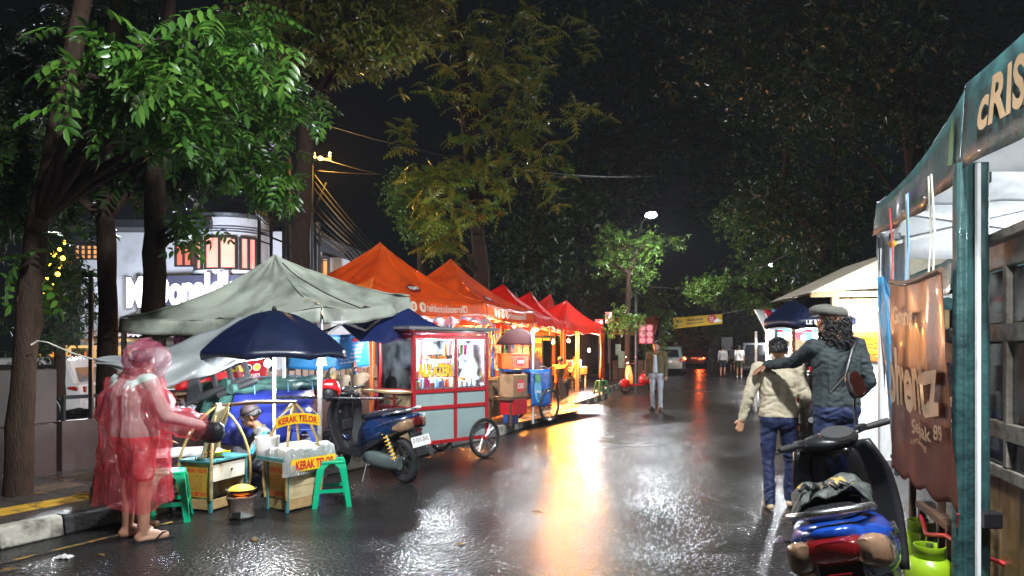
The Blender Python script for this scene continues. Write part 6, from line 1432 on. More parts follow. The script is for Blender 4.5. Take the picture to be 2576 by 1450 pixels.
    for s in (-1, 1):
        part('handlebar', MB().tube([(0, s * .15, 1.03), (-.03, s * .24, 1.05)], .012, 8), M_DSTEEL)
        part('grip', MB().tube([(-.03, s * .23, 1.05), (-.045, s * .29, 1.053), (-.06, s * .355, 1.055), (-.062, s * .362, 1.055)], [.017, .019, .019, .012], 10), M_RUB, smooth=40)
        part('brake_lever', MB().tube([(.02, s * .20, 1.045), (.03, s * .26, 1.04), (.0, s * .35, 1.035)], [.008, .007, .009], 6), M_STEEL if s > 0 else M_DSTEEL, smooth=60)
        part('switch_box', MB().box((-.02, s * .205, 1.055), (.045, .05, .04)), M_BLACK, bevel=.008)
        if two_mirrors or s < 0:
            part('mirror_stem', MB().tube([(0, s * .19, 1.06), (-.005, s * .21, 1.16), (-.01, s * .235, 1.25)], .007, 6), M_BLACK, smooth=60)
            mr = part('mirror', MB().prism([(x * .062, y * .082) for x, y in [(-.75, -.95), (.35, -1), (.95, -.55), (1, .35), (.55, .95), (-.5, .85), (-.95, .3), (-1, -.5)]], .03, frame((-.035, s * .25, 1.30), (0, -1, 0), (.12, 0, 1)) @ Matrix.Rotation(-s * .2, 4, 'Y') @ TR(0, 0, -.03)), M_BLACK, bevel=.008)
            MB().prism([(x * .054, y * .073) for x, y in [(-.75, -.95), (.35, -1), (.95, -.55), (1, .35), (.55, .95), (-.5, .85), (-.95, .3), (-1, -.5)]], .002, frame((-.036, s * .25, 1.30), (0, -1, 0), (.12, 0, 1)) @ Matrix.Rotation(-s * .2, 4, 'Y') @ TR(0, 0, .001)).build('mirror_glass', M_MIRR, mr)
    return t
# parked behind the vendor: rear wheel on the right, nose into the stalls
scooter('dark blue motor scooter parked with the red helmet on its mirror', lerp(G(1018, 1215), V((0, 0, 0)), 0) + V((-.76 * .62, .64 * .62, 0)), math.atan2(.64, -.76), M_DBLUEP, lean=R(6), steer=.35, front=M_GLOSSB, plate='D 5215 ZAQ')
# foreground at right
fgs = scooter('blue tailed black motor scooter in the right foreground, seat towards the viewer', (1.91, 3.54, 0), math.atan2(1.02, .52), M_BLUEP, wide=1.2, scale=1.04, lean=R(15), steer=.7, front=M_GLOSSB, plate='D 6149 ACY', two_mirrors=False, seat_m=M_SEAT)
# seen past the two friends
scooter('black scooter with white number plate behind the two friends', (P(2032, 877, 11.6).x + .2, 12.3, 0), R(68), M_MRED, lean=R(5), steer=.3, plate='D 2993 ABY')
# things left on the foreground seat
M_RAG = mat('wet_rag', (.025, .03, .026), .6, var=.6, vs=12, bump=.8, bs=25, dirt=(.3, .2, .03), ds=9, dlo=.64, dhi=.68)
fm = fgs.rotation_euler.to_matrix().to_4x4()
gl = thing('wet_gloves', 'wet patterned rag and gloves lying on the foreground scooter seat', 'gloves', V(fgs.location) + fm @ (V((-.46, .0, .885)) * 1.04)); gl.rotation_euler = fgs.rotation_euler
def ragf(s, q): return V(((s - .5) * .42, (q - .5) * .34, .03 * math.sin(s * 6 + 1) * math.sin(q * 5) + .016 * math.sin(s * 17 + q * 11) + .022 + .012 * noise.noise((s * 9, q * 9, 0)) - .30 * max(0, abs(q - .5) - .34)))
MB().sheet(ragf, 40, 30).build('rag', M_RAG, gl, smooth=70, solid=.008)
for k in range(5):
    a = V((-.10 + .02 * k, -.08 + .04 * k, .045)); MB().tube([a, a + V((-.05, .01, .025)), a + V((-.10, .015 * k - .03, .012))], [.013, .012, .008], 8).build('finger', M_BLACK, gl, smooth=60)
# helmet on the mirror of the parked scooter
M_HEL = mat('red_helmet_paint', (.55, .008, .012), .15, var=.06, coat=.8)
hm = thing('helmet', 'glossy red open face helmet hanging on the parked scooter', 'helmet', P(829, 982, 8.40), .4)
def hel(s, q):
    a = s * 2 * math.pi; ph = lerp(0, 2.05, q); f = math.cos(a - 4.4)
    if q > .62 and f > .35: ph = min(ph, lerp(1.75, 1.25, (f - .35) / .65))
    return V((.125 * math.sin(ph) * math.cos(a), .145 * math.sin(ph) * math.sin(a), .135 * math.cos(ph)))
MB().sheet(hel, 48, 20).build('shell', M_HEL, hm, smooth=70, solid=.018); MB().ball((0, 0, -.02), (.10, .118, .11), 16, 10).build('padding', M_BINK, hm, smooth=60)
text('CARGLOSS', .12, .022, M_WINK, hm, warp=lambda x, y, z: (lambda a, ph: V((.137 * math.sin(ph) * math.cos(a), .157 * math.sin(ph) * math.sin(a), .147 * math.cos(ph))))(4.45 + x / .13, .98 - y / .14), bold=.02)
# retro scooter at the far kerb
M_CREAMS = mat('cream_scooter', (.62, .42, .14), .25, var=.1, coat=.6)
vs = thing('retro_scooter', 'red and cream retro scooter parked against the far left kerb', 'scooter', V((P(1612, 877, 24).x, 24.2, 0)), R(205))
moto_wheel(vs, (-.55, 0, .25), .25); moto_wheel(vs, (.62, 0, .25), .25)
MB().loft([hring(.30, .34, .44, .32), hring(.5, .40, .47, .46), hring(.75, .42, .50, .44), hring(.92, .42, .50, .28), hring(1.0, .43, .5, .16)]).build('leg_shield', M_CREAMS, vs, smooth=60, sub=1)
MB().loft([rrect(-.85, .42, .62, .12), rrect(-.7, .36, .72, .34), rrect(-.4, .32, .74, .42), rrect(-.1, .32, .70, .34), rrect(.02, .34, .55, .2)]).build('rear_body', M_RED, vs, smooth=60, sub=1)
MB().box((.18, 0, .30), (.5, .32, .05)).build('floorboard', M_RED, vs, bevel=.01); MB().loft([rrect(-.78, .74, .78, .16), rrect(-.5, .74, .82, .26), rrect(-.15, .72, .79, .2)]).build('seat', M_SEAT, vs, smooth=60)
MB().tube([(.38, -.33, 1.06), (.44, 0, 1.03), (.38, .33, 1.06)], .016, 8).build('handlebar', M_CHROME, vs); MB().ball((.5, 0, 1.04), (.07, .08, .08), 12, 8).build('headlamp', M_CHROME, vs, smooth=60)
MB().tube([(.44, 0, .95), (.62, 0, .25)], .025, 8).build('fork', M_CHROME, vs); MB().ball((.62, 0, .36), (.22, .09, .16), 14, 8).build('front_fender', M_RED, vs, smooth=60)
for s in (-1, 1): MB().tube([(.4, s * .25, 1.06), (.38, s * .3, 1.22)], .006, 5).build('mirror_stem', M_CHROME, vs); MB().ball((.38, s * .31, 1.26), (.015, .05, .05), 10, 6).build('mirror', M_CHROME, vs)

# ------------------------------------------------------------------ cars
M_CGLASS = mat('car_glass', (.012, .014, .018), .05, var=.1, coat=.8)
M_TAIL = mat('tail_lamp', (.30, .01, .01), .15, coat=.6)
M_TAILON = lamp_mat('tail_lamp_lit', (1.0, .10, .03), 26)
def car(name, label, loc, rz, paint, L_=4.3, W=1.75, Ht=1.65, hood=.9, tail=M_TAIL, plate=True, van=False):
    """local x forward, rear at x = -L/2"""
    t = thing(name, label, 'car', loc, rz); r = .33; h0 = .28
    xr, xf = -L_ / 2, L_ / 2; zs = Ht * .58
    prof = [(xr + .02, h0 + .1), (xr, .62), (xr + .03, zs), (xr + .14, zs + .05), (xr + .34, Ht - .07), (xr + .7, Ht), (xf - hood - 1.0, Ht - .03), (xf - hood - .25, zs + .06), (xf - .2, zs - .12), (xf, .66), (xf - .03, h0 + .06), (xf - .5, h0), (xr + .5, h0)]
    def off(p, d): return p
    n = len(prof); rings = []
    for y, k in ((-W / 2, .0), (-W / 2 + .05, .0), (0, 0), (W / 2 - .05, 0), (W / 2, 0)):
        ring = []
        for (x, z) in prof:
            tum = max(0, z - zs) / (Ht - zs) * .13 * (1 if y < 0 else -1) if abs(y) > .5 else 0
            ins = .05 if abs(y) > W / 2 - .01 else 0
            cx_, cz_ = 0, Ht * .5
            ring.append(V((x - math.copysign(ins, x), y + tum, z - (ins if z > Ht * .7 else -ins * .4))))
        rings.append(ring)
    MB().loft(rings).build('body', paint, t, smooth=35)
    # side windows, rear window
    for s in (-1, 1):
        y = s * (W / 2 - .005)
        def sw(x, z): return V((x, y - s * (max(0, z - zs) / (Ht - zs) * .13 - .012), z))
        xs = [xr + .48, xr + 1.25, xr + 2.2, xf - hood - .55]
        for k in range(3):
            a, b_ = xs[k] + .04, xs[k + 1] - .04; top_in = .12 if k == 2 else 0; bot_in = -.12 if k == 2 else 0
            p = [sw(a + (.0 if k else -.08), zs + .05), sw(b_ - bot_in, zs + .05), sw(b_ - top_in - (.25 if k == 2 else 0), Ht - .16), sw(a + (.0 if k else .12), Ht - .16)]
            MB().add(p, [(0, 1, 2, 3)]).build('side_window', M_CGLASS, t, solid=.008)
        MB().box((xr + 1.75, s * (W / 2 + .008), zs - .08), (.16, .02, .03)).build('door_handle', paint, t, bevel=.006)
        MB().loft([rrect(xr - .01, .72, zs - .02, .10, y0=s * (W / 2 - .13)), rrect(xr + .12, .74, zs + .0, .2, y0=s * (W / 2 - .09)), rrect(xr + .30, .80, zs - .02, .06, y0=s * (W / 2 - .02))]).build('tail_light', tail, t, smooth=40)
        for x in (xr + .78, xf - .82):
            w = bpy.data.objects.new('wheel', None); COL.objects.link(w); w.parent = t; w.location = (x, s * (W / 2 - .08), r); w.rotation_euler = (R(90), 0, 0)
            MB().lathe([(r * .6, -.11), (r, -.10), (r, .10), (r * .6, .11)], 24).build('tyre', M_RUB, w, smooth=40); MB().lathe([(.05, -.118), (r * .62, -.112), (r * .62, .112), (.05, .118)], 20).build('rim', M_STEEL, w, smooth=40)
            MB().lathe([(r + .02, -.02), (r + .07, -.02), (r + .07, .02), (r + .02, .02), (r + .02, -.02)], 24, TR(x, s * (W / 2 - .012), r) @ Matrix.Rotation(R(90), 4, 'X'), a0=0, a1=math.pi, cap=False).build('wheel_arch', M_BLACK, t, smooth=40)
    wz0, wz1 = zs + .07, Ht - .13
    MB().add([(xr + .13, -W / 2 + .2, wz0), (xr + .13, W / 2 - .2, wz0), (xr + .33, W / 2 - .32, wz1), (xr + .33, -W / 2 + .32, wz1)], [(0, 1, 2, 3)]).build('rear_window', M_CGLASS, t, solid=.01)
    MB().box((xr - .02, 0, .45), (.14, W - .12, .20)).build('rear_bumper', paint, t, bevel=.04)
    if plate: MB().box((xr - .012, 0, .80), (.02, .45, .13)).build('number_plate', M_PLATE, t)
    return t
M_CWHITE = mat('white_car_paint', (.72, .74, .76), .2, var=.03, coat=.6); M_CSILV = mat('silver_car_paint', (.26, .30, .29), .3, .4, var=.05, coat=.5); M_CBLK = mat('black_car_paint', (.012, .013, .016), .25, var=.1, coat=.5); M_CRED = mat('maroon_car_paint', (.03, .012, .012), .25, coat=.5)
car('parked_car', 'white car parked behind the low wall at left', V((-11.66, 15.63, -.12)), R(190), M_CWHITE, 4.3, 1.75, 1.50)
car('parked_car', 'silver minivan seen from behind near the left kerb', V((P(1707, 877, 41).x, 43, 0)), R(73), M_CSILV, 4.2, 1.65, 1.72)
car('parked_car', 'dark car with glowing red tail lamps far down the road', V((P(1765, 877, 55).x, 57, 0)), R(73), M_CRED, 4.2, 1.7, 1.5, tail=M_TAILON)
car('parked_car', 'white car beside the glowing tail lamps far down the road', V((P(1742, 877, 62).x, 63, 0)), R(73), M_CWHITE, 4.2, 1.7, 1.5)
point('brake_glow', V((P(1764, 877, 53).x, 53.6, .9)), 80, (1, .12, .03), .12)
bc = car('parked_car', 'tall black off road car at the right of the walking group', V((P(1912, 877, 40).x, 40.8, 0)), R(70), M_CBLK, 4.2, 1.55, 1.95)
MB().lathe([(.12, -.08), (.34, -.08), (.34, .08), (.12, .08)], 24, TR(-2.22, .1, 1.05) @ Matrix.Rotation(R(90), 4, 'Y')).build('spare_wheel_cover', M_CBLK, bc, smooth=40)
MB().ball((-2.2, -.6, .78), (.03, .08, .06), 8, 6).build('lit_lamp', lamp_mat('reverse_lamp', (1, .8, .55), 6), bc)
# ------------------------------------------------------------------ people
M_SKIN = mat('skin', (.36, .18, .10), .45, var=.12, vs=14, spec=.5); M_SKIN2 = mat('skin_dark', (.22, .10, .055), .45, var=.12, vs=14); M_SKIN3 = mat('skin_light', (.46, .27, .18), .45, var=.1, vs=14)
M_HAIR = mat('black_hair', (.008, .007, .007), .4, var=.3, vs=40, bump=.5, bs=120)
M_DENIM = mat('denim', (.006, .014, .055), .7, var=.25, vs=9, bump=.4, bs=22); M_GDENIM = mat('grey_denim', (.28, .31, .35), .7, var=.2, vs=9, bump=.4, bs=22)
M_CREAMS2 = mat('cream_sweatshirt', (.40, .35, .25), .8, var=.12, vs=6, bump=.6, bs=10); M_KNIT = mat('dark_green_knit', (.014, .022, .024), .8, var=.2, vs=10, bump=.5, bs=16)
M_SANDAL = mat('sandal', (.06, .04, .03), .6); M_BTEE = mat('black_shirt', (.012, .013, .018), .7, var=.2, bump=.3, bs=14)
def capsule(b, p, q, r0, r1, n=12):
    p, q = V(p), V(q); d = q - p; L_ = d.length
    if L_ < 1e-6: d = V((0, 0, 1)); L_ = 1e-6
    d = d / L_ if L_ > 1e-6 else d; pts = []; rs = []
    for k in range(5): a = (k / 4) * math.pi / 2; pts.append(p - d * r0 * math.cos(a)); rs.append(max(1e-4, r0 * math.sin(a)))
    for k in range(5): a = (k / 4) * math.pi / 2; pts.append(q + d * r1 * math.sin(a)); rs.append(max(1e-4, r1 * math.cos(a)))
    b.tube(pts, rs, n)
def joints(h=1.7, **ov):
    s = h / 1.7; J = {}
    def put(k, x, y, z): J[k] = V((x, y, z)) * s
    for sg, c in ((1, 'r'), (-1, 'l')):
        put('hip_' + c, sg * .09, 0, .90); put('knee_' + c, sg * .10, .02, .49); put('ankle_' + c, sg * .10, -.01, .085); put('toe_' + c, sg * .12, .15, .035)
        put('shoulder_' + c, sg * .185, 0, 1.40); put('elbow_' + c, sg * .235, -.02, 1.12); put('wrist_' + c, sg * .24, .05, .88)
    put('pelvis', 0, 0, .94); put('waist', 0, 0, 1.08); put('chest', 0, 0, 1.29); put('neck', 0, -.005, 1.44); put('head', 0, .015, 1.575)
    for k, v in ov.items(): J[k] = V(v) * s
    return J, s
def figure(name, label, loc, rz, h=1.7, ov={}, top=None, bot=None, shoe=None, skin=None, hair=None, sleeve='long', legs='long', bulk=1.0, fine=.012, face_dir=(0, 1, 0), hair_fn=None, hands=True, group=None, bare_feet=False, torso_bulk=1.0, baggy=1.0, face=True, curl=.6, folds=1.0):
    t = thing(name, label, 'person', loc, rz, group); J, s = joints(h, **ov)
    caps = []; B = bulk * s
    def c(a, b_, r0, r1, m): caps.append((J[a] if isinstance(a, str) else V(a), J[b_] if isinstance(b_, str) else V(b_), r0 * B, r1 * B, m))
    SK, TP, BT, SH = 0, 1, 2, 3
    side = (J['shoulder_r'] - J['shoulder_l']).normalized(); hs = (J['hip_r'] - J['hip_l']).normalized()
    tb = torso_bulk
    for sg in (-1, 1):
        c(J['chest'] + side * .075 * s * sg, J['waist'] + side * .065 * s * sg, .105 * tb, .098 * tb, TP); c(J['waist'] + side * .065 * s * sg, J['pelvis'] + hs * .07 * s * sg, .098 * tb, .108 * tb, TP)
        c(J['pelvis'] + hs * .07 * s * sg - V((0, 0, .03 * s)), J['pelvis'] + hs * .07 * s * sg - V((0, 0, .05 * s)), .108 * tb, .108 * tb, BT)
    c('chest', J['neck'] - V((0, 0, .05 * s)), .10 * tb, .06, TP); c('neck', J['head'] - V((0, 0, .05 * s)), .052, .05, SK)
    for k in 'rl':
        c(lerp(J['neck'], J['shoulder_' + k], .35) - V((0, 0, .045 * s)), 'shoulder_' + k, .062, .062 * baggy, TP)
        c(J['chest'] + side * (.08 if k == 'r' else -.08) * s, lerp(J['shoulder_' + k], J['chest'], .2), .09 * tb, .062, TP)
        sl2 = TP if sleeve == 'long' else SK
        c('shoulder_' + k, lerp(J['shoulder_' + k], J['elbow_' + k], .6), .060 * baggy, .05 * baggy, TP if sleeve != 'none' else SK); c(lerp(J['shoulder_' + k], J['elbow_' + k], .6), 'elbow_' + k, (.05 if sleeve == 'long' else .042) * (baggy if sleeve == 'long' else 1), (.046 if sleeve == 'long' else .04) * (baggy if sleeve == 'long' else 1), sl2)
        c('elbow_' + k, 'wrist_' + k, (.045 if sleeve == 'long' else .039) * (baggy if sleeve == 'long' else 1), (.034 if sleeve == 'long' else .026) * (baggy if sleeve == 'long' else 1), sl2)
        lg = BT if legs == 'long' else SK; ft = 1.0 if legs == 'long' else .86
        c('hip_' + k, lerp(J['hip_' + k], J['knee_' + k], .75), .092, .075, BT if legs != 'none' else SK); c(lerp(J['hip_' + k], J['knee_' + k], .75), 'knee_' + k, .072 * ft, .064 * ft, lg)
        calf = lerp(J['knee_' + k], J['ankle_' + k], .3); c('knee_' + k, calf, .06 * ft, .062 * ft, lg); c(calf, 'ankle_' + k, .06 * ft, (.055 if legs == 'long' else .036), lg)
        fm = SK if bare_feet else SH; heel = J['ankle_' + k] + (J['ankle_' + k] - J['toe_' + k]).normalized() * .035 * s; heel.z = J['toe_' + k].z + .005
        c('ankle_' + k, heel, .036, .034, fm); c(heel, 'toe_' + k, .036, .032, fm); c('ankle_' + k, lerp(J['ankle_' + k], J['toe_' + k], .6), .036, .032, fm)
        if hands:
            wv = J['wrist_' + k]; d = J.get('hand_' + k); d = (d / s if d is not None else (wv - J['elbow_' + k])).normalized()
            lat = d.cross(V((0, 1, 0)) if abs(d.y) < .8 else V((0, 0, 1))).normalized() if J.get('lat_' + k) is None else (J['lat_' + k]).normalized()
            pn = d.cross(lat).normalized(); sgn = 1 if k == 'r' else -1
            palm = wv + d * .075 * s
            for q in (-1, 0, 1): caps.append((wv + d * .02 * s + lat * q * .012 * s, palm + lat * q * .024 * s, .019 * s, .015 * s, SK))
            for i, (q, l) in enumerate(((-1.5, .062), (-.5, .075), (.5, .072), (1.5, .058))):
                a0 = palm + lat * q * .018 * s; sp = (d + lat * q * .10).normalized()
                a1 = a0 + sp * l * .5 * s; a2 = a1 + (sp + pn * curl * .7).normalized() * l * .45 * s
                caps.append((a0, a1, .0105 * s, .0098 * s, SK)); caps.append((a1, a2, .0098 * s, .0085 * s, SK))
            th = wv + d * .03 * s - lat * .022 * s; th1 = th + (d * .6 - lat * .8).normalized() * .038 * s; caps.append((th, th1, .0125 * s, .0115 * s, SK)); caps.append((th1, th1 + (d * .9 - lat * .35 + pn * .3).normalized() * .033 * s, .0115 * s, .0095 * s, SK))
    # head: cranium, face, jaw, nose, ears
    H_ = J['head']; f = V(face_dir).normalized(); upv = V((0, 0, 1)); upv = (upv - f * upv.dot(f)).normalized(); rt = f.cross(upv)
    def hp(x, y, z): return H_ + (rt * x + f * y + upv * z) * s
    caps += [(hp(0, -.025, .03), hp(0, .015, .035), .082 * s, .078 * s, SK), (hp(0, .03, .0), hp(0, .045, -.055), .062 * s, .045 * s, SK), (hp(0, .05, -.085), hp(0, .045, -.07), .030 * s, .036 * s, SK), (hp(-.035, .03, -.06), hp(.035, .03, -.06), .035 * s, .035 * s, SK)]
    caps += [(hp(0, .09, .012), hp(0, .112, -.022), .011 * s, .015 * s, SK), (hp(0, .088, -.055), hp(0, .09, -.062), .018 * s, .018 * s, SK), (hp(-.03, .085, .03), hp(.03, .085, .03), .014 * s, .014 * s, SK)]
    for sg in (-1, 1): caps.append((hp(sg * .082, -.005, .02), hp(sg * .082, -.01, -.025), .016 * s, .012 * s, SK))
    b = MB()
    for p, q, r0, r1, m in caps: capsule(b, p, q, r0, r1)
    me = bpy.data.meshes.new('raw'); me.from_pydata([tuple(p) for p in b.v], [], b.f); ro = bpy.data.objects.new('raw', me); COL.objects.link(ro)
    md = ro.modifiers.new('r', 'REMESH'); md.mode = 'VOXEL'; md.voxel_size = fine; ms = ro.modifiers.new('s', 'SMOOTH'); ms.factor = .5; ms.iterations = 3 if fine < .01 else 2
    dg = bpy.context.evaluated_depsgraph_get(); bm_ = bpy.data.meshes.new_from_object(ro.evaluated_get(dg)); bpy.data.objects.remove(ro); bpy.data.meshes.remove(me)
    mats = [skin or M_SKIN, top, bot, shoe or M_SANDAL]
    bm_.materials.clear()
    for m in mats: bm_.materials.append(m)
    n = len(bm_.polygons); cen = np.empty(n * 3); bm_.polygons.foreach_get('center', cen); cen = cen.reshape(-1, 3); best = np.full(n, 1e9); idx = np.zeros(n, np.int32)
    for p, q, r0, r1, m in caps:
        p, q = np.array(p), np.array(q); d = q - p; L2 = max(1e-9, d @ d); tt = np.clip(((cen - p) @ d) / L2, 0, 1); ds = np.linalg.norm(cen - p - tt[:, None] * d, axis=1) - (r0 + (r1 - r0) * tt)
        sel = ds < best; best[sel] = ds[sel]; idx[sel] = m
    if fine < .02:                                            # folds in the cloth
        nv = len(bm_.vertices); nl = len(bm_.loops); co = np.empty(nv * 3); nr = np.empty(nv * 3); li = np.empty(nl, np.int32); lt = np.empty(n, np.int32)
        bm_.vertices.foreach_get('co', co); bm_.vertices.foreach_get('normal', nr); bm_.loops.foreach_get('vertex_index', li); bm_.polygons.foreach_get('loop_total', lt)
        vm = np.zeros(nv, np.int32); np.maximum.at(vm, li, np.repeat(idx, lt)); co = co.reshape(-1, 3); nr = nr.reshape(-1, 3)
        for k in np.nonzero((vm == 1) | (vm == 2))[0]:
            x, y, z = co[k]; a = noise.noise((x * 9, y * 9, z * 22 + 4 * noise.noise((x * 5, y * 5, z * 5)))) * .010 + noise.noise((x * 24, y * 24, z * 34)) * .004
            co[k] += nr[k] * a * s * folds
        bm_.vertices.foreach_set('co', co.ravel())
    bm_.polygons.foreach_set('material_index', idx); bm_.polygons.foreach_set('use_smooth', [True] * n); bm_.name = 'body'; bm_.update()
    body = link('body', bm_, t)
    if face:
        for sg in (-1, 1):
            MB().ball(hp(sg * .032, .083, .012), .0115 * s, 10, 7).build('eye', M_WINK, t, smooth=60); MB().ball(hp(sg * .032, .0905, .012), .006 * s, 8, 6).build('iris', M_BINK, t)
            MB().tube([hp(sg * .015, .099, .034), hp(sg * .033, .1, .04), hp(sg * .052, .088, .032)], [.003 * s, .0045 * s, .002 * s], 6).build('eyebrow', M_HAIR, t)
        MB().tube([hp(-.024, .094, -.058), hp(0, .106, -.055), hp(.024, .094, -.058)], [.002 * s, .005 * s, .002 * s], 6).build('mouth', mat('lips', (.25, .07, .06), .4) if 'lips' not in bpy.data.materials else bpy.data.materials['lips'], t)
    if hair != 'none':
        hb = MB(); rr = .094 * s
        def hairf(u, q):
            a = u * 2 * math.pi; fr = math.cos(a); lim = lerp(1.95, 1.05, max(0, fr) ** .8); ph = q * lim
            k = 1 + .03 * math.sin(u * 40) * math.sin(q * 15)
            dirv = f * math.sin(ph) * fr * 1.12 + rt * math.sin(ph) * math.sin(a) * .98 + upv * math.cos(ph) * 1.05
            return H_ + f * -.008 * s + upv * .028 * s + dirv * rr * k
        hb.sheet(hairf, 40, 12); ho = hb.build('hair', M_HAIR, t, smooth=80, solid=.008)
        if hair_fn: hair_fn(t, hp, s)
    return t, J, s, hp
# --- person in the clear pink raincoat
M_COAT = film('pink_raincoat', (.9, .07, .11), .80, .17, 1.0, 12, .17)
M_WSHIRT = mat('pale_shirt', (.40, .47, .43), .8, var=.1, bump=.3, bs=12); M_PSKIRT = mat('coral_shorts', (.62, .07, .08), .75, var=.15, bump=.3)
wp = G(338, 1358); wrz = R(-28)
wt, J, s, hp = figure('person', 'person in a see-through pink raincoat seen from behind at the food boxes', wp, wrz, 1.58, dict(wrist_r=(.40, .36, 1.0), elbow_r=(.33, .06, 1.10), shoulder_r=(.21, 0, 1.40), shoulder_l=(-.21, 0, 1.40), elbow_l=(-.30, -.03, 1.12), wrist_l=(-.27, .12, .98), ankle_r=(.14, -.01, .085), toe_r=(.20, .15, .035), ankle_l=(-.13, .02, .085), toe_l=(-.07, .19, .035), hip_r=(.12, 0, .9), hip_l=(-.12, 0, .9), head=(.03, .05, 1.555)), M_WSHIRT, M_PSKIRT, None, M_SKIN3, sleeve='long', legs='short', bulk=1.22, fine=.009, bare_feet=True, torso_bulk=1.28, face_dir=(.3, 1, -.35), face=False, folds=.25)
for k in 'rl':
    a, to = J['ankle_' + k], J['toe_' + k]; d = (V((to.x, to.y, 0)) - V((a.x, a.y, 0))).normalized(); c0 = V(((a.x + to.x) / 2, (a.y + to.y) / 2, .006)); sd_ = V((-d.y, d.x, 0))
    MB().prism([tuple((c0 + d * x + sd_ * y).xy) for x, y in [(-.15, -.03), (-.15, .03), (-.02, .035), (.12, .05), (.15, .02), (.14, -.03), (.08, -.05)]], .014, TR(0, 0, .001)).build('flip_flop', M_BLACK, wt)
    MB().tube([c0 + d * .02 + sd_ * .05 + V((0, 0, .01)), c0 + d * .06 + sd_ * .03 + V((0, 0, .07)), c0 + d * .11 + V((0, 0, .05)), c0 + d * .05 - sd_ * .045 + V((0, 0, .06)), c0 + d * .0 - sd_ * .05 + V((0, 0, .01))], .006, 6).build('strap', M_BLACK, wt)
def coat(u, q):
    a = u * 2 * math.pi; z = lerp(1.36, .30, q)
    w_ = lerp(.24, .31, min(1, q * 3)) + .05 * max(0, q - .5); dd = lerp(.15, .235, min(1, q * 2.5)) + .03 * max(0, q - .5)
    fold = 1 + (.02 + .05 * q) * math.sin(u * 44 + 2 * math.sin(q * 5)) + .022 * math.sin(u * 95 + q * 14 + 3 * math.sin(q * 9)) + .012 * math.sin(u * 23 + q * 31) + .03 * noise.noise(V((math.cos(a) * 4, math.sin(a) * 4, q * 2.5))) + .022 * noise.noise(V((math.cos(a) * 13, math.sin(a) * 13, q * 5)))
    hem = .035 * math.sin(u * 19) * (q > .97)
    k = .35 + .65 * min(1, q * 7) if q < .14 else 1
    return V((w_ * fold * k * math.cos(a), dd * fold * k * math.sin(a) + .0, z + (.05 * (1 - min(1, q * 6))) + hem))
MB().sheet(coat, 120, 60).build('raincoat_body', M_COAT, wt, smooth=80)
def sleeve_(c, J, flare):
    a, e, w_ = J['shoulder_' + c], J['elbow_' + c], J['wrist_' + c]; pts = []; rs = []
    for k in range(13):
        q = k / 12; p = lerp(a, e, q * 2) if q < .5 else lerp(e, w_, (q - .5) * 2.0)
        pts.append(p - V((0, 0, .02 * q))); rs.append((.105 + flare * q + .010 * math.sin(k * 2.2) + .006 * math.sin(k * 5.1)))
    b = MB(); b.tube(pts, rs, 26, cap=False)
    for i, v in enumerate(b.v): b.v[i] = v + V((math.sin(i * 1.9), math.cos(i * 2.7), math.sin(i * 3.1))) * .004
    return b
sleeve_('r', J, .01).build('raincoat_sleeve', M_COAT, wt, smooth=80); sleeve_('l', J, .03).build('raincoat_sleeve', M_COAT, wt, smooth=80)
Hd = J['head']
def hood(u, q):
    a = lerp(-2.5, 2.5, u) - math.pi / 2; ph = q * 2.4 ; k = 1 + .07 * math.sin(u * 17 + q * 5) * q + .04 * math.sin(u * 41 + q * 9) + .03 * math.sin(q * 25 + u * 8)
    x = .155 * math.sin(ph) * math.cos(a) * k; y = .165 * math.sin(ph) * math.sin(a) * k; z = .155 * math.cos(ph) + .03 + .05 * math.exp(-((ph - .5) / .35) ** 2) * max(0, math.cos(a - 2.2))
    drop = max(0, q - .75) * .35
    fr = max(0, math.sin(a)); 
    return Hd + V((x * (1 + drop), y * (1 + drop) + .06 * fr * (1 - abs(q - .5)) + .02, z - drop * .35))
MB().sheet(hood, 60, 26).build('raincoat_hood', film('pink_hood', (.62, .05, .16), .75, .14, 1.0, 11, .22), wt, smooth=80)
# shoulder bag and the black griddle dish in hand
def ww(x, y, z): return rotz(wrz) @ V((x, y, z)) + wp
bg_ = thing('shoulder_bag', 'dark red and black bag hanging low beside the pink raincoat', 'bag', ww(-.38, .02, .28), wrz)
MB().loft([hring(.0, -.09, .09, .20), hring(.08, -.11, .11, .25), hring(.22, -.10, .10, .24), hring(.34, -.05, .05, .16)]).build('bag_body', mat('maroon_bag', (.12, .012, .02), .5, var=.3), bg_, smooth=60, sub=1); MB().loft([hring(-.01, -.115, .115, .27), hring(.05, -.125, .125, .28), hring(.13, -.118, .118, .26)]).build('bag_base', M_BLACK, bg_, smooth=60); MB().tube([(0, -.06, .33), (.05, 0, .6), (.1, .05, .9), (.05, .06, .34)], .012, 6).build('bag_strap', M_BLACK, bg_, smooth=60)
pw = ww(.40, .42, .86)
pd = thing('shoulder_pouch', 'black lined cloth bag carried on the raincoat person arm', 'bag', pw, wrz); pd.scale = (.85, .8, .8)
MB().loft([hring(-.12, -.12, .10, .10), hring(-.06, -.17, .15, .17), hring(.05, -.18, .17, .19), hring(.12, -.12, .14, .10)]).build('pouch', mat('black_cloth_bag', (.01, .011, .014), .35, var=.3, bump=.4), pd, smooth=60, sub=1)
for k in range(3): MB().tube([(lerp(-.175, -.1, q / 5), -.1 + .008 * k, lerp(.02, .10, q / 5) + .014 * k) for q in range(6)], .004, 5).build('trim', M_ROPE, pd)
pt_ = MB().tube([(0, 0, 0), (.02, .0, -.06), (.05, 0, -.16)], .006, 6).build('ladle', M_STEEL, loc=ww(.46, .46, .98)); tag(pt_, 'thin steel ladle hanging from the raincoat person hand', 'ladle')
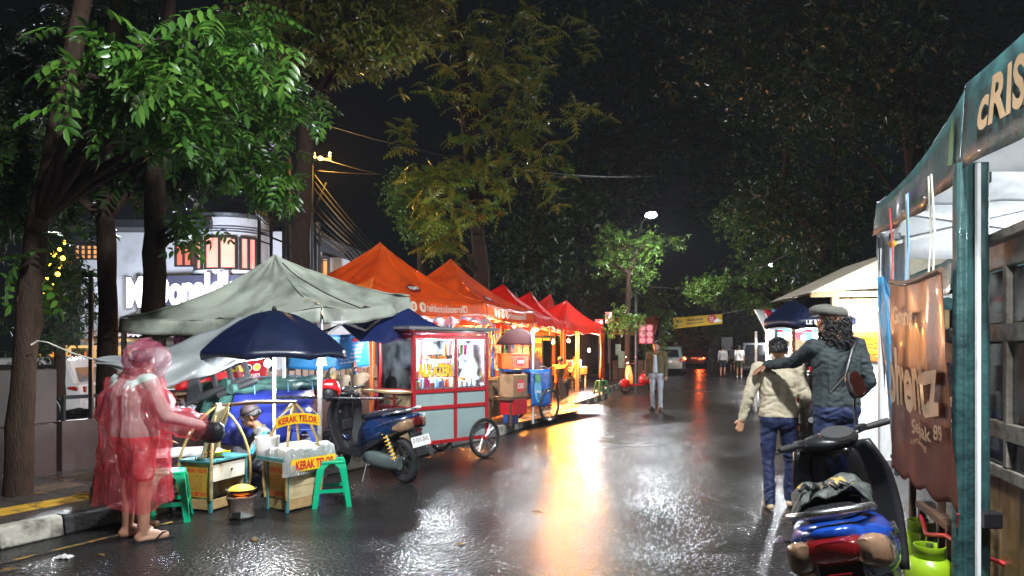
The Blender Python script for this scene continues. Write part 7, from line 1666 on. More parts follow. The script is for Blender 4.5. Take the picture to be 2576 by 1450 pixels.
# second customer mostly hidden behind
t2, J2, s2, hp2 = figure('person', 'person in brown sandals hidden behind the pink raincoat', G(352, 1325), R(-40), 1.25, dict(wrist_r=(.2, .25, 1.02)), M_BTEE, M_BTEE, mat('brown_sandal', (.22, .12, .07), .5), M_SKIN, legs='short', fine=.014)
# --- seated vendor
sv, J, s, hp = figure('person', 'seated vendor in a dark cap and grey jacket with blue sleeve stripes', V((P(695, 877, 7.5).x, 7.5, 0)), R(115), 1.66,
    dict(pelvis=(0, 0, .26), hip_r=(.09, .04, .25), hip_l=(-.09, .04, .25), knee_r=(.16, .40, .46), knee_l=(-.16, .40, .46), ankle_r=(.13, .40, .085), ankle_l=(-.13, .42, .085), toe_r=(.15, .56, .035), toe_l=(-.15, .58, .035), waist=(0, .03, .40), chest=(0, .12, .60), neck=(0, .19, .74), head=(0, .26, .86), shoulder_r=(.19, .14, .70), shoulder_l=(-.19, .14, .70), elbow_r=(.25, .30, .47), elbow_l=(-.25, .30, .47), wrist_r=(.14, .52, .40), wrist_l=(-.12, .52, .40)),
    mat('grey_jacket', (.10, .10, .10), .7, var=.15, bump=.3), M_BTEE, M_SANDAL, M_SKIN2, fine=.010, face_dir=(.15, 1, -.45), bulk=1.03)
b = MB(); H_ = hp
for k in range(3):
    a, e = J['shoulder_l'], J['elbow_l']; off = V((-.058 - .004 * k, -.03 + .022 * k, .03)); MB().tube([a + off, lerp(a, e, .5) + off * .95, e + off * .85], .0055, 5).build('sleeve_stripe', mat('stripe_blue', (.05, .35, .75), .5) if k == 0 else bpy.data.materials['stripe_blue'], sv)
    a, e = J['shoulder_r'], J['elbow_r']; off = V((.058 + .004 * k, -.03 + .022 * k, .03)); MB().tube([a + off, lerp(a, e, .5) + off * .95, e + off * .85], .0055, 5).build('sleeve_stripe', bpy.data.materials['stripe_blue'], sv)
M_CAP = mat('dark_cap', (.02, .011, .013), .7, var=.3)
MB().sheet(lambda u, q: hp(.097 * math.sin(q * 1.5) * math.cos(u * 6.283), .102 * math.sin(q * 1.5) * math.sin(u * 6.283) - .008, .105 * math.cos(q * 1.5) + .048), 28, 8).build('cap', M_CAP, sv, smooth=70, solid=.006)
MB().sheet(lambda u, q: hp(lerp(-.075, .075, u), .075 + .075 * q * math.sin(math.pi * (u * .8 + .1)), .058 - .02 * q - .012 * (2 * u - 1) ** 2), 12, 5).build('cap_peak', M_CAP, sv, smooth=70, solid=.005)
ss = stool('low stool hidden under the seated vendor', V((P(695, 877, 7.5).x, 7.5, 0)), .2, M_KST, .165, group=None)
# --- teenager in a cream sweatshirt, seen from behind
def spikes(t, hp, s):
    b = MB(); rr = random.Random(3)
    for i in range(420):
        a = rr.uniform(0, 6.283); ph = abs(rr.gauss(0, .75)); ph = min(ph, 1.75 if math.sin(a) < .3 else 1.0)
        d = V((math.sin(ph) * math.cos(a), math.sin(ph) * math.sin(a) - .1, math.cos(ph))); p = hp(.085 * d.x, .09 * d.y - .01, .088 * d.z + .03); q = hp(.085 * d.x * 1.32 + rr.uniform(-.01, .01), .09 * d.y * 1.28 - .012, .088 * d.z * 1.32 + .035); b.tube([p, lerp(p, q, .5) + V((0, 0, .004)), q], [.007 * s, .005 * s, .001 * s], 5)
    b.build('hair_tufts', M_HAIR, t, smooth=80)
bp_ = G(1958, 1280); brz = R(-20)
by, J, s, hp = figure('person', 'teenager in a cream sweatshirt and blue jeans seen from behind', bp_, brz, 1.66, dict(elbow_l=(-.28, -.05, 1.13), wrist_l=(-.34, -.02, .90), hand_l=(-.25, -.25, -.9), lat_l=(.9, .3, -.3), elbow_r=(.25, -.04, 1.12), wrist_r=(.24, .08, .89), ankle_l=(-.08, -.10, .085), toe_l=(-.12, .05, .035), knee_l=(-.10, .0, .49), ankle_r=(.11, .12, .085), toe_r=(.14, .28, .035), knee_r=(.11, .09, .49)), M_CREAMS2, M_DENIM, mat('pale_shoe', (.45, .32, .2), .6), M_SKIN, baggy=1.28, torso_bulk=1.12, fine=.0085, hair_fn=spikes, face_dir=(.1, 1, 0), curl=.15)
# --- friend with flat cap, arm round the teenager
def curls(t, hp, s):
    b = MB(); rr = random.Random(5)
    for i in range(360):
        a = rr.uniform(-2.6, 2.6) - math.pi / 2; z = rr.uniform(-.14, .05); rad = .088 + .03 * rr.random() + .015 * (z < -.04)
        p = hp(rad * math.cos(a) * 1.05, rad * math.sin(a) - .015, z)
        pts = [p + V((.010 * math.cos(k * 1.3 + i), .010 * math.sin(k * 1.3 + i), -.010 * k)) * s for k in range(8)]; b.tube(pts, [.004 * s, .0055 * s, .0055 * s, .005 * s, .005 * s, .004 * s, .003 * s, .001 * s], 5)
    b.build('hair_curls', M_HAIR, t, smooth=80)
mp_ = V((P(2103, 877, 6.15).x, 6.15, 0)); mrz = R(12)
bl_sh = bp_ + rotz(brz) @ (V((-.17, 0, 1.44)) * (1.66 / 1.7))
def to_local(p, o, a): return rotz(-a) @ (V(p) - o)
mh = 1.94; ms_ = mh / 1.7
tgt = to_local(bl_sh + V((.02, -.12, .0)), mp_, mrz) / ms_
mn, J, s, hp = figure('person', 'long haired person in flat cap and glasses with an arm round the teenager', mp_, mrz, mh, dict(shoulder_l=(-.19, .02, 1.385), elbow_l=tuple(lerp(V((-.19, .02, 1.385)), tgt, .5) + V((0, -.06, -.045))), wrist_l=tuple(tgt), hand_l=(-.9, .25, -.55), lat_l=(.2, .9, .1), elbow_r=(.26, -.05, 1.11), wrist_r=(.17, .12, .92), head=(-.015, .02, 1.575)), M_KNIT, M_DENIM, M_BLACK, M_SKIN2, hair='none', baggy=1.15, torso_bulk=1.12, fine=.0085, face_dir=(-1, .35, 0), curl=.8)
curls(mn, hp, s)
M_TWEED = mat('grey_tweed', (.10, .10, .085), .9, var=.35, vs=60, bump=.6, bs=90)
MB().loft([[hp(.112 * k * math.cos(a), .135 * k * math.sin(a) + .02 + sh, z + .012 * math.sin(a)) for a in [i * .3142 for i in range(20)]] for k, sh, z in ((.92, 0, .055), (1.06, .01, .075), (1.04, .012, .105), (.80, .005, .128), (.3, 0, .138))]).build('flat_cap', M_TWEED, mn, smooth=70)
MB().sheet(lambda u, q: hp(lerp(-.07, .07, u), .125 + .05 * q * math.sin(math.pi * (u * .8 + .1)), .062 - .018 * q), 10, 4).build('cap_peak', M_TWEED, mn, smooth=60, solid=.006)
for sg in (-1, 1):
    MB().tube([hp(sg * .034 + .022 * math.cos(k * .5236), .105, .008 + .018 * math.sin(k * .5236)) for k in range(13)], .0018, 5, cap=False).build('glasses_rim', M_STEEL, mn); MB().lathe([(.001, 0), (.021, 0.0005)], 14, frame(hp(sg * .034, .106, .008), hp(1, 0, 0) - hp(0, 0, 0), hp(0, 0, 1) - hp(0, 0, 0)), cap=False).build('glasses_lens', M_MIRR, mn)
    MB().tube([hp(sg * .056, .104, .014), hp(sg * .084, 0, .018)], .0018, 5).build('glasses_arm', M_STEEL, mn)
# cross-body strap
MB().tube([J['shoulder_r'] + V((-.04, -.055, .055)), J['chest'] + V((.05, -.135, .08)), J['waist'] + V((-.02, -.145, .1)), J['waist'] + V((-.14, -.10, -.05))], .016, 6).build('shoulder_strap', M_BLACK, mn, smooth=60)
# --- vendor inside the right tent
vp = V((P(2420, 877, 5.15).x, 5.15, 0))
vn, J, s, hp = figure('person', 'vendor in a black polo shirt leaning over the counter in the right tent', vp, R(75), 1.72, dict(elbow_l=(-.24, .08, 1.16), wrist_l=(-.18, .32, 1.22), elbow_r=(.24, .08, 1.16), wrist_r=(.17, .32, 1.2), head=(0, .06, 1.57)), M_BTEE, M_BTEE, M_BLACK, M_SKIN3, sleeve='short', fine=.010, face_dir=(0, 1, -.35), bulk=1.05)
# --- walker in the middle of the road
wk_, J, s, hp = figure('person', 'walker in an olive jacket and pale jeans in the middle of the road', G(1652, 1034), R(150), 1.74, dict(ankle_l=(-.12, .08, .085), toe_l=(-.16, .22, .035), ankle_r=(.12, -.08, .085), toe_r=(.16, .06, .035)), mat('olive_jacket', (.07, .055, .022), .8, var=.2, bump=.3), M_GDENIM, mat('dark_shoe', (.03, .03, .03), .6), M_SKIN2, baggy=1.3, torso_bulk=1.2, fine=.014)
MB().sheet(lambda u, q: V((lerp(-.06, .06, u) * (.6 + .5 * q), .122 + .02 * math.sin(math.pi * u), lerp(1.38, .93, q))) * s, 8, 10).build('shirt_front', mat('pale_blue_shirt', (.35, .42, .48), .7), wk_, smooth=60, solid=.006)
# --- group walking away
M_GRYH = mat('grey_hoodie', (.25, .24, .23), .8, var=.15); M_WTEE = mat('white_tee', (.68, .66, .62), .8, var=.06); M_OLIVE = mat('olive_shorts', (.06, .06, .035), .8)
grp = [('walker in a grey hoodie and black shorts in the far group', 1818, 949, 1.70, M_GRYH, M_BTEE, 'short', 'long', -14), ('walker in a white tee with a cross strap in the far group', 1860, 951, 1.72, M_WTEE, M_OLIVE, 'short', 'short', -16), ('walker in dark clothes at the left edge of the far group', 1786, 938, 1.66, M_BTEE, mat('dark_trousers', (.03, .03, .03), .8), 'long', 'long', -18), ('walker in a dim grey shirt behind the white tee', 1843, 938, 1.68, mat('dim_shirt', (.10, .11, .14), .8), M_BTEE, 'short', 'short', -14), ('walker in black between the hoodie and the dark walker', 1801, 934, 1.72, M_BTEE, M_BTEE, 'long', 'short', -17)]
for i, (lab, u, v, h_, tp, bt_, lg, sl, a_) in enumerate(grp):
    g_, J, s, hp = figure('person', lab, G(u, v), R(a_), h_, dict(knee_l=(-.10, .10, .50), ankle_l=(-.10, .14, .085), toe_l=(-.11, .30, .035), ankle_r=(.10, -.12, .12), toe_r=(.11, .02, .035)) if i % 2 else {}, tp, bt_, M_WTEE if i == 1 else M_SANDAL, M_SKIN, sleeve=sl, legs=lg, fine=.022, hands=True, face=False, torso_bulk=1.1, group='people walking away down the road')
    if i == 1: MB().tube([J['shoulder_l'] + V((.04, -.05, .05)), J['chest'] + V((0, -.14, 0)), J['waist'] + V((.12, -.11, -.05))], .014, 6).build('strap', M_BTEE, g_)
# --- customers behind the drinks cart
sit = dict(pelvis=(0, 0, .50), hip_r=(.09, .04, .50), hip_l=(-.09, .04, .50), knee_r=(.11, .42, .50), knee_l=(-.11, .42, .50), ankle_r=(.11, .42, .085), ankle_l=(-.11, .42, .085), toe_r=(.12, .58, .035), toe_l=(-.12, .58, .035), waist=(0, .0, .66), chest=(0, .02, .88), neck=(0, .04, 1.03), head=(0, .07, 1.165), shoulder_r=(.185, .02, .99), shoulder_l=(-.185, .02, .99), elbow_r=(.23, .12, .74), elbow_l=(-.23, .12, .74))
def seated(lab, u, v, Y, rz, tp, sk, hh, wr=None, **k):
    p = P(u, v, Y); d = dict(sit); d.update(wr or dict(wrist_r=(.12, .38, .80), wrist_l=(-.12, .38, .80))); sc = hh / 1.7; d['_'] = (0, 0, 0); del d['_']
    base = V((p.x, p.y, p.z - 1.165 * sc))
    f_ = figure('person', lab, base, rz, hh, d, tp, M_BTEE, M_SANDAL, sk, fine=.013, **k)
    stool('stool under the ' + lab.split(' ', 1)[0] + ' ' + ' '.join(lab.split()[1:5]), V((p.x, p.y, base.z)), rz, M_KST, .42, group='stools under seated customers')
    return f_
seated('customer in a beige shirt drinking behind the left cart glass', 1002, 921, 10.9, R(-60), mat('beige_shirt', (.50, .42, .28), .8), M_SKIN3, 1.7, dict(wrist_r=(.04, .26, 1.06), elbow_r=(.2, .28, .80), wrist_l=(-.12, .38, .80)), hair='none', face_dir=(0, 1, -.1))
seated('customer in a magenta jacket at the left end of the cart', 962, 955, 10.4, R(-50), mat('magenta_jacket', (.50, .02, .09), .7), M_SKIN2, 1.6)
seated('customer in a teal scarf seen dimly through the middle glass', 1075, 955, 11.2, R(150), mat('teal_scarf', (.06, .14, .16), .8), M_SKIN3, 1.6)
seated('diner in an orange shirt under the middle red tent', 1408, 908, 20.6, R(-20), mat('orange_shirt', (.5, .18, .04), .8), M_SKIN, 1.65)
seated('diner in a pale shirt beneath the stall banner', 1452, 905, 23.6, R(60), mat('tan_shirt', (.5, .36, .18), .8), M_SKIN, 1.65)
# ------------------------------------------------------------------ white ceilinged tents at the right
M_TEALC = cloth('teal_canvas', (.028, .085, .085), .5, .2, var=.3, bump=.7, bs=12, wet=.2, dirt=(.012, .035, .038), ds=5, dlo=.48, dhi=.68)
M_WCEIL = cloth('white_canvas', (.66, .69, .72), .6, .12, bump=.3, bs=5, dirt=(.46, .48, .5), ds=5)
TN, TF = V((2.61, 3.98, 0)), V((3.27, 6.2, 0)); td = (TF - TN).normalized(); tn = V((td.y, -td.x, 0)); ta = math.atan2(td.y, td.x)
def T(t, off, z=0.0):
    """t metres from the near post towards the far corner, off metres into the tent"""
    return TN + td * t + tn * off + V((0, 0, z))
LT = (TF - TN).length
def tent_r(label, a, b_, depth, ze, za, drop, zf=None, drop2=None):
    zf = zf or ze; cs = [(*T(b_, 0).xy, zf), (*T(a, 0).xy, ze), (*T(a, depth).xy, ze), (*T(b_, depth).xy, zf)]
    t, f, v, base = tent('canopy_tent', label, cs, ze, za, drop, M_WCEIL, M_WHITE, legz=[0, 0, 0, 0], group='teal edged canopy tents', sag=.06, drop2=drop2, legs=(0, 2, 3) if a == 0 else (1, 2, 3))
    for o in list(t.children):
        if o.name.startswith('valance') and o.get('side') == 0:
            o.data.materials.clear(); o.data.materials.append(M_TEALC)
    return t, f, v, base
rA, fA, vA, bA = tent_r('teal edged white canopy tent in the right foreground', 0, LT, 3.0, 3.05, 3.85, .28, 2.85, .48)
rB, fB, vB, bB = tent_r('teal edged canopy tent nearest the camera at the right edge', -3.0, -.02, 3.0, 3.10, 3.9, .50, 3.08, .50)
M_CREAMINK = mat('cream_ink', (.40, .27, .15), .5, var=.2); M_DINK = mat('navy_ink', (.03, .03, .09), .5)
w = lambda v, s0, q0, W, Hh: (lambda x, y, z: on_sheet(v[0], s0, q0, 1 / W, -1 / Hh, -.015)(x, y, -z))
text('us Ada Mineral', 1.1, .10, M_DINK, rA, warp=w(vA, .42, .55, LT, .33), bold=.01); text('cRISA', .66, .26, M_CREAMINK, rB, warp=w(vB, .20, .45, 3.0, .50), bold=.03)
MB().add([w(vA, .9, .45, LT, .33)(x, y, 0) for x, y in ((-.05, -.08), (.03, -.1), (.07, .02), (.02, .12), (-.03, .04))], [(0, 1, 2, 3, 4)]).build('leaf_print', mat('leaf_print_green', (.08, .25, .03), .5), rA)
# cloth sleeve round the near post, with its white pole
def sleeve_post(u, q):
    a = u * 2 * math.pi; return V((.092 * math.copysign(abs(math.cos(a)) ** .55, math.cos(a)) + .006 * math.sin(a * 5 + q * 2), .05 * math.copysign(abs(math.sin(a)) ** .6, math.sin(a)) + .006 * math.sin(a * 7) + .004 * noise.noise((math.cos(a) * 3, math.sin(a) * 3, q * 9)), lerp(2.62, .0, q)))
MB().sheet(sleeve_post, 48, 40).build('leg_sleeve', M_TEALC, rA, smooth=70, loc=T(-.03, .015) - bA)
MB().box((0, 0, 1.3), (.02, .02, 2.6), TR(*(T(-.13, .02) - bA))).build('leg', M_WHITE, rA)
MB().box((0, 0, .62), (.10, .08, .09), TR(*(T(-.12, .08) - bA))).build('leg_clamp', M_BLACK, rA, bevel=.01)
for t_, z in ((.12, 2.52), (LT - .1, 2.5)):
    k = thing('clip_lamp', ['black clip with a yellow ball at the near tent post', 'black clip with a yellow ball at the far tent corner'][t_ > 1], 'clip', T(t_, .12, z)); MB().box((0, 0, .05), (.08, .06, .07)).build('clip', M_BLACK, k, bevel=.01); MB().ball((-.02, 0, -.01), .035, 12, 8).build('ball', M_YEL, k, smooth=60)
# white and blue side curtain at the far corner
M_CURW = cloth('white_curtain', (.62, .66, .70), .4, .3, bump=.4, wet=.3); M_CURB = cloth('blue_curtain', (.08, .30, .50), .4, .3, bump=.4, wet=.3)
cu = thing('side_curtain', 'gathered white and blue tent curtain hanging at the far corner', 'curtain', T(LT - .05, .0, 0))
MB().sheet(lambda s, q: tn * lerp(-.01, .25 - .12 * q, s) + td * (.04 * math.sin(s * 13 + q * 3)) + V((0, 0, 2.56 - 2.1 * q)) + V((.10 * q, -.1 * q, 0)), 20, 20).build('white_cloth', M_CURW, cu, smooth=70, solid=.003)
MB().sheet(lambda s, q: tn * lerp(-.02, .12, s * (.35 + .65 * math.sin(math.pi * min(1, q * .95 + .05)))) + td * (.05 * math.sin(s * 9 + q * 6) - .06) + V((0, 0, 2.2 - 1.7 * q)) + V((.10 * q, -.1 * q, 0)), 14, 20).build('blue_cloth', M_CURB, cu, smooth=70, solid=.003)
# brown hanging banner
M_BROWNB = cloth('brown_vinyl', (.13, .027, .012), .42, .25, var=.2, bump=.35, bs=8, wet=.12, dirt=(.26, .06, .018), ds=1.8, dlo=.5, dhi=.75, stretch=(1.2, 1.2, .8))
b0, b1 = V((P(2236, 877, 5.0).x, 5.0, 0)), V((P(2358, 877, 3.9).x, 3.9, 0))
def brn(s, q):
    p = lerp(b0, b1, s); zt = lerp(2.06, 2.02, s) - .04 * math.sin(math.pi * s); zb_ = lerp(.70, .66, s) + .02 * math.sin(s * 23)
    return p + V((.10 * q * s, -.02 * q, lerp(zt, zb_, q))) + tn * (.014 * math.sin(s * 7 + .8) * (1 - .4 * q) + .005 * math.sin(s * 21 + q * 3) + .008 * noise.noise((s * 5, q * 4, 2)))
bb, fbn = banner('hanging_banner', 'worn brown vinyl banner with cream lettering hung on strings beside the teal post', brn, M_BROWNB, 70, 40)
w = lambda s0, q0: (lambda x, y, z: on_sheet(fbn, s0, q0, 1 / 1.2, -1 / 1.35, -.034)(x, y, -z))
text('Goreng', .56, .16, M_CREAMINK, bb, warp=w(.42, .18), bold=.03); text('bhrentz', 1.0, .40, M_CREAMINK, bb, warp=w(.5, .48), bold=.035); text('Sejak 89', .5, .12, M_CREAMINK, bb, warp=w(.74, .71), bold=.02); text('kentang', .28, .05, M_CREAMINK, bb, warp=w(.62, .77), bold=.01)
MB().tube([fbn(s_ / 12, .005) for s_ in range(13)], .018, 7).build('top_rod', M_DWOOD, bb, smooth=50)
for k, (s_, m) in enumerate(((.02, M_RED), (.42, M_ROPE), (.45, mat('blue_string', (.15, .35, .7), .6)), (.85, M_ROPE), (.9, M_ROPE))):
    q = fbn(s_, 0); up = lerp(b0, b1, s_) + V((0, 0, 2.58)) - V(bb.location) ; MB().tube([q, lerp(q, up, .4) + V((.015, 0, 0)), up], .006, 5).build('string', m, bb)
q = fbn(1, 1); MB().tube([q, V((*T(.0, -.05).xy, .42)) - V(bb.location)], .006, 5).build('string', M_RED, bb)
# timber and glass serving cart behind the near post
M_GREYW = mat('weathered_grey_wood', (.20, .18, .15), .5, var=.4, vs=7, bump=.4, stretch=(3, 3, 3), dirt=(.09, .06, .035), ds=4)
M_PLY = mat('wet_plywood', (.24, .15, .06), .45, var=.35, vs=4, bump=.3, stretch=(3, 3, .5), dirt=(.06, .035, .015), ds=3, dlo=.45, dhi=.65, coat=.3)
M_PGL = glass('cart_window', (.9, .92, .88), .12)
c0 = T(.45, .2); sc_ = thing('serving_cart', 'weathered timber serving cart with glazed front behind the teal post', 'food cart', c0, ta + math.pi)      # local x runs towards the camera, y away from the road
LCx = 2.4
rails = MB()
for z, h_ in ((2.12, .12), (1.86, .07), (1.60, .09), (.98, .09)): pass
for z, h_ in ((2.10, .14), (1.66, .10), (1.10, .10), (.86, .07)): MB().box((LCx / 2, 0, z), (LCx, .05, h_)).build('rail', M_GREYW, sc_, bevel=.006)
for i in range(6):
    x = .025 + i * (LCx - .05) / 5; MB().box((x, .003, 1.48), (.05, .055, 1.16)).build('stile', M_GREYW if i % 2 else M_DWOOD, sc_, bevel=.005)
for i in range(5):
    x = .025 + (i + .5) * (LCx - .05) / 5
    for z0, z1 in ((1.16, 1.60), (1.72, 2.02), (.90, 1.04)): MB().box((x, .01, (z0 + z1) / 2), ((LCx - .05) / 5 - .06, .006, z1 - z0)).build('glass_pane', M_PGL, sc_)
    for j in range(3):
        MB().box((x - .08 + .08 * j, .05 + .01 * j, 1.25 + .13 * ((i * 3 + j * 2) % 4) * .7), (.10 + .03 * (j % 2), .012, .14)).build('paper_bag', mat('paper_%d' % j, [(.55, .5, .42), (.35, .22, .11), (.48, .46, .40)][j], .7, var=.2) if 'paper_%d' % j not in bpy.data.materials else bpy.data.materials['paper_%d' % j], sc_)
for i in range(6): MB().box((LCx / 12 + i * LCx / 6, .0, .44), (LCx / 6 - .004, .03, .80)).build('board', M_PLY, sc_, bevel=.003)
MB().box((LCx / 2, .35, .97), (LCx - .06, .64, .03)).build('counter', M_STEEL, sc_); MB().box((LCx / 2, .3, 2.19), (LCx + .1, .8, .05)).build('roof', M_GREYW, sc_, bevel=.006)
for x in (.03, LCx - .03): MB().box((x, .66, 1.05), (.05, .05, 2.1)).build('back_post', M_DWOOD, sc_)
MB().box((LCx / 2, .5, 1.5), (LCx - .1, .01, .9)).build('back_cloth', cloth('pale_cloth', (.66, .64, .58), .7, .75, var=.1), sc_)
# counter with white basin in front of the vendor
pc = P(2405, 877, 4.75); cn = thing('prep_table', 'white topped prep table in front of the vendor in the right tent', 'table', V((pc.x + .05, 4.8, 0)), ta)
MB().box((0, 0, .80), (.8, .5, .04)).build('top', M_WHITE, cn)
for x in (-.35, .35):
    for y in (-.2, .2): MB().box((x, y, .39), (.04, .04, .78)).build('leg', M_DWOOD, cn)
bs_ = thing('white_basin', 'white plastic basin on the prep table beside the brown banner', 'basin', V((pc.x - .02, 4.7, .825))); MB().lathe([(.10, 0), (.17, .16), (.185, .17), (.18, .18), (.16, .16), (.09, .01)], 24).build('bowl', M_WHITE, bs_, smooth=40); MB().tube([(-.15, -.05, .16), (-.14, -.05, .25), (.0, -.09, .28)], .012, 6).build('handle', M_WHITE, bs_, smooth=60)
# gas cylinders, hose, bench legs
M_LPG = mat('green_cylinder', (.22, .36, .012), .3, var=.15, coat=.3, dirt=(.2, .3, .02), ds=6)
def lpg(label, p):
    t = thing('gas_cylinder', label, 'gas cylinder', p); MB().lathe([(.10, .0), (.11, .02), (.12, .06), (.13, .10), (.13, .24), (.115, .30), (.06, .335), (.02, .345)], 24).build('tank', M_LPG, t, smooth=50)
    MB().lathe([(.085, .315), (.085, .39), (.08, .39), (.08, .315)], 20, a0=.5, a1=5.8, cap=False).build('collar', M_LPG, t, smooth=40, solid=.004); MB().tube([(0, 0, .34), (0, 0, .40)], .018, 8).build('valve', M_STEEL, t); return t
lpg('bright green gas cylinder on the wet ground under the red hose', V((P(2338, 877, 4.15).x, 4.15, 0))); lpg('second green gas cylinder half hidden behind the scooter', V((P(2318, 877, 4.75).x, 4.75, 0)))
h0_ = V((P(2318, 877, 4.75).x, 4.75, .42)); o = MB().tube([V((0, 0, 0)), P(2330, 1345, 4.5) - h0_, P(2380, 1348, 4.2) - h0_, V((*T(-.02, -.03).xy, .44)) - h0_, V((*T(.0, .3).xy, .3)) - h0_], .014, 8).build('gas_hose', mat('red_hose', (.5, .02, .03), .4), loc=h0_, smooth=60); tag(o, 'red rubber gas hose running from the cylinder to the teal post', 'hose')
bn = thing('bench', 'dark wooden bench standing under the brown banner', 'bench', V((P(2396, 877, 4.5).x, 4.5, 0)), ta); MB().box((0, 0, .48), (.7, .26, .04)).build('seat', M_DWOOD, bn)
for x in (-.3, .3):
    for y in (-.1, .1): MB().box((x, y, .23), (.04, .04, .46)).build('leg', M_DWOOD, bn)
MB().box((0, -.1, .2), (.6, .03, .04)).build('stretcher', M_DWOOD, bn)
bulb('white bulb hanging inside the near right tent', T(.9, 1.7, 2.5), 70, False, .05); bulb('white bulb hanging inside the tent at the right edge', T(-1.6, -.08, 2.5), 26, False, .05)

# ------------------------------------------------------------------ stalls further up the right side
# teal tent with printed valance behind the vendor
def Rr(u, Y): return V((P(u, 877, Y).x, Y, 0))
p1, p2 = T(LT + 1.2, .3), T(LT + 4.0, .3)
cs = [(*T(LT + 4.0, .9).xy, 2.5), (*T(LT + 1.0, .9).xy, 2.5), (*T(LT + 1.0, 3.7).xy, 2.5), (*T(LT + 4.0, 3.7).xy, 2.5)]
t3, f3, v3, b3 = tent('canopy_tent', 'teal tent with printed valance behind the vendor', cs, 2.5, 3.2, .36, M_TEALC, M_WHITE, legz=[0] * 4)
text('Le Minerale', 1.4, .24, mat('maroon_ink', (.25, .02, .08), .5), t3, warp=lambda x, y, z: on_sheet(v3[1], .5, .5, 1 / 2.8, -1 / .36, -.02)(x, y, -z), bold=.03)
# cream roofed stall with food picture
M_CRC = cloth('cream_canvas', (.52, .48, .38), .6, .2, bump=.3, dirt=(.3, .27, .2), ds=3); M_TIMB = mat('pale_timber', (.36, .27, .14), .6, var=.25)
sx, sy = Rr(2150, 10.2).x, 10.2
st = thing('cream_roofed_stall', 'timber stall with cream canvas roof, food picture and white counter', 'stall', (sx + .1, sy, 0), R(-6)); z_e = 2.36
W_ = 1.9
MB().loft([[V((-W_ / 2 + .05, -.5, z_e)), V((W_ / 2, -.5, z_e + .12)), V((W_ / 2, -.5, z_e + .62)), V((.35, -.5, z_e + .60))], [V((-W_ / 2 + .05, 1.6, z_e)), V((W_ / 2, 1.6, z_e + .12)), V((W_ / 2, 1.6, z_e + .62)), V((.35, 1.6, z_e + .6))]]).build('roof', M_CRC, st, smooth=20)
MB().box((.1, -.42, z_e - .02), (W_, .06, .08)).build('lintel', M_TIMB, st); 
for x in (-.52, .95): MB().box((x, -.42, 1.16), (.09, .08, 2.3)).build('post', M_TIMB, st)
for i in range(4): MB().box((.22, -.40, z_e - .14 - i * .115), (1.38, .03, .11)).build('fascia_board', M_TIMB, st, bevel=.003)
MB().box((.22, -.44, 1.84), (1.4, .05, .05)).build('white_strip', M_WHITE, st)
pic = MB().box((.22, -.43, 1.60), (1.36, .03, .42)).build('food_picture', mat('picture_ground', (.42, .12, .02), .4, var=.4, vs=5, emit=(.4, .12, .02), es=.12), st)
b = MB(); rr = random.Random(2)
for i in range(26): a = rr.uniform(-.4, .4); x, z = rr.uniform(-.30, .12), rr.uniform(1.46, 1.74); b.tube([(x - .08 * math.cos(a), -.452, z - .08 * math.sin(a)), (x + .08 * math.cos(a), -.452, z + .08 * math.sin(a))], .010, 5)
b.build('chips_print', M_YEL, pic); MB().lathe([(.001, 0), (.13, .004)], 18, frame((.50, -.452, 1.65), (1, 0, 0), (0, 0, 1)), cap=False).build('plate_print', M_WINK, pic)
MB().box((.22, -.36, .72), (1.4, .04, 1.3)).build('white_counter', M_WHITE, st); MB().box((.22, -.2, 1.38), (1.42, .4, .03)).build('counter_top', M_WHITE, st)
bulb('white bulb under the cream stall roof', (sx - .1, sy - .9, 2.1), 42, False, .04)
# striped awning stall, lamp, white sheets
aw = thing('awning_stall', 'stall with red white and blue awning beyond the navy parasol', 'stall', Rr(1975, 16.5) + V((.4, 0, 0)), R(-8))
for i in range(9):
    x0, x1 = -.95 + i * .21, -.95 + (i + 1) * .21 - .004
    MB().sheet(lambda s, q: V((lerp(x0, x1, s), lerp(.8, -.5, q), 2.55 - .50 * q - .10 * q * q)), 2, 8).build('awning_stripe', [M_WHITE, MP[0], MP[2]][i % 3], aw, smooth=60, solid=.004); MB().box(((x0 + x1) / 2, -.51, 1.86), (x1 - x0, .006, .18)).build('awning_flap', [M_WHITE, MP[0], MP[2]][(i + 1) % 3], aw)
for x in (-.9, .9):
    for y in (-.45, .75): MB().box((x, y, 1.0), (.05, .05, 2.0)).build('post', M_WHITE, aw)
MB().box((0, 0, .5), (1.7, .8, 1.0)).build('counter', M_DSTEEL, aw); MB().box((-.6, -.42, 1.0), (.5, .01, 1.3)).build('grey_sheet', M_GTARP, aw); MB().box((.3, .3, 1.6), (1.2, .02, .5)).build('timber_screen', M_TIMB, aw)
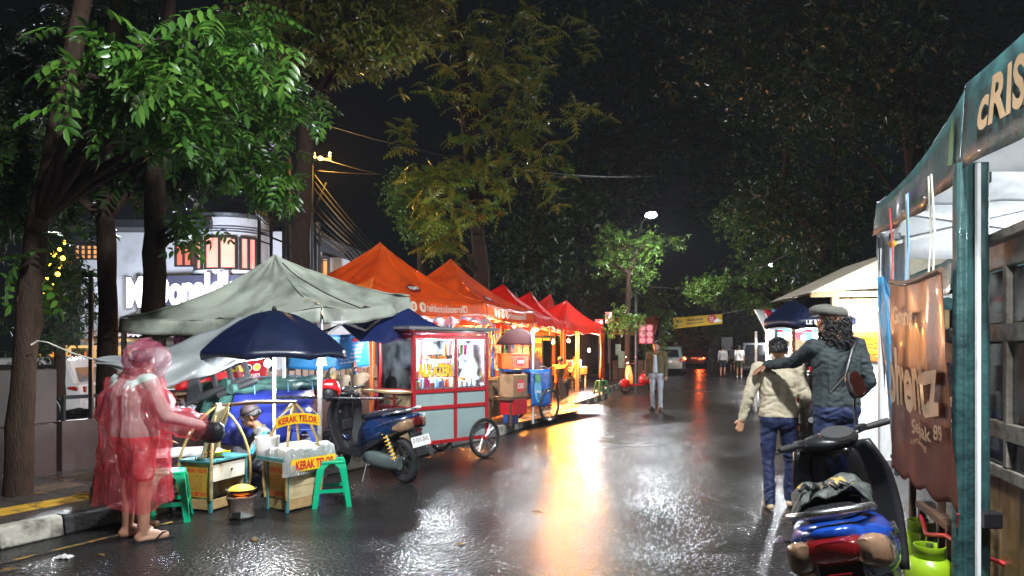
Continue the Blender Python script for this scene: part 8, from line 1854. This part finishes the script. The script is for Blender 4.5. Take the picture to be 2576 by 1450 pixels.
bulb('glaring white bulb in front of the striped awning stall', P(2021, 850, 14.8), 130, False, .05)
aw2 = thing('dark_stall', 'dim stall with a blue roof edge behind the flat cap', 'stall', Rr(2050, 13.5) + V((.5, .4, 0)), R(-8)); MB().box((0, 0, 2.0), (2.0, 1.6, .06)).build('roof', MP[2], aw2); MB().box((0, .2, .55), (1.7, .8, 1.1)).build('counter', M_DSTEEL, aw2)
for x in (-.9, .9):
    for y in (-.7, .7): MB().box((x, y, 1.0), (.06, .06, 2.0)).build('post', M_STEEL, aw2)
for i in range(5): jar('jar', '%s jar on the dim stall counter, %s from the left' % (CN[i * 2], NTH[i]), Rr(2050, 13.5) + V((.1 + i * .18, .35, 1.1)), .06, .2, MP[i * 2], group='jars on the dim stall counter')
# small white notice far up the street
nb = MB().box((0, 0, 0), (.8, .04, 1.0)).build('notice_board', M_WHITE, loc=P(1829, 866, 50)); tag(nb, 'small pale notice board above the walking group', 'notice board')
# next lamp of the row, beside the viewer; it lights the fronts of the stalls and the nearest crown
street_lamp('street lamp at the right just outside the view', (6.6, 2.2, 0), V((1.3, 1.6, 7.7)), 5200, 100, (-.12, .62, -.78))

street_lamp('added far street lamp hidden behind the bright hanging leaves', (P(2010, 877, 35).x, 35, 0), P(1945, 668, 34), 1900)  # lamp added out of sight to brighten the yellow banner and the walkers
# ------------------------------------------------------------------ drizzle in the air
hz = MB().box((10, 55, 11.5), (190, 150, 25)).build('haze', M_ASPH); hz.data.materials.clear()
hm_ = bpy.data.materials.new('drizzle'); hm_.use_nodes = True; nt_ = hm_.node_tree; nt_.nodes.remove(nt_.nodes['Principled BSDF'])
pv = nt_.nodes.new('ShaderNodeVolumePrincipled'); pv.inputs['Density'].default_value = .0006; pv.inputs['Color'].default_value = (.82, .88, 1.0, 1); pv.inputs['Anisotropy'].default_value = .35
nt_.links.new(pv.outputs[0], nt_.nodes['Material Output'].inputs['Volume']); hz.data.materials.append(hm_); tag(hz, 'thin drizzle hanging in the night air', None, kind='stuff')
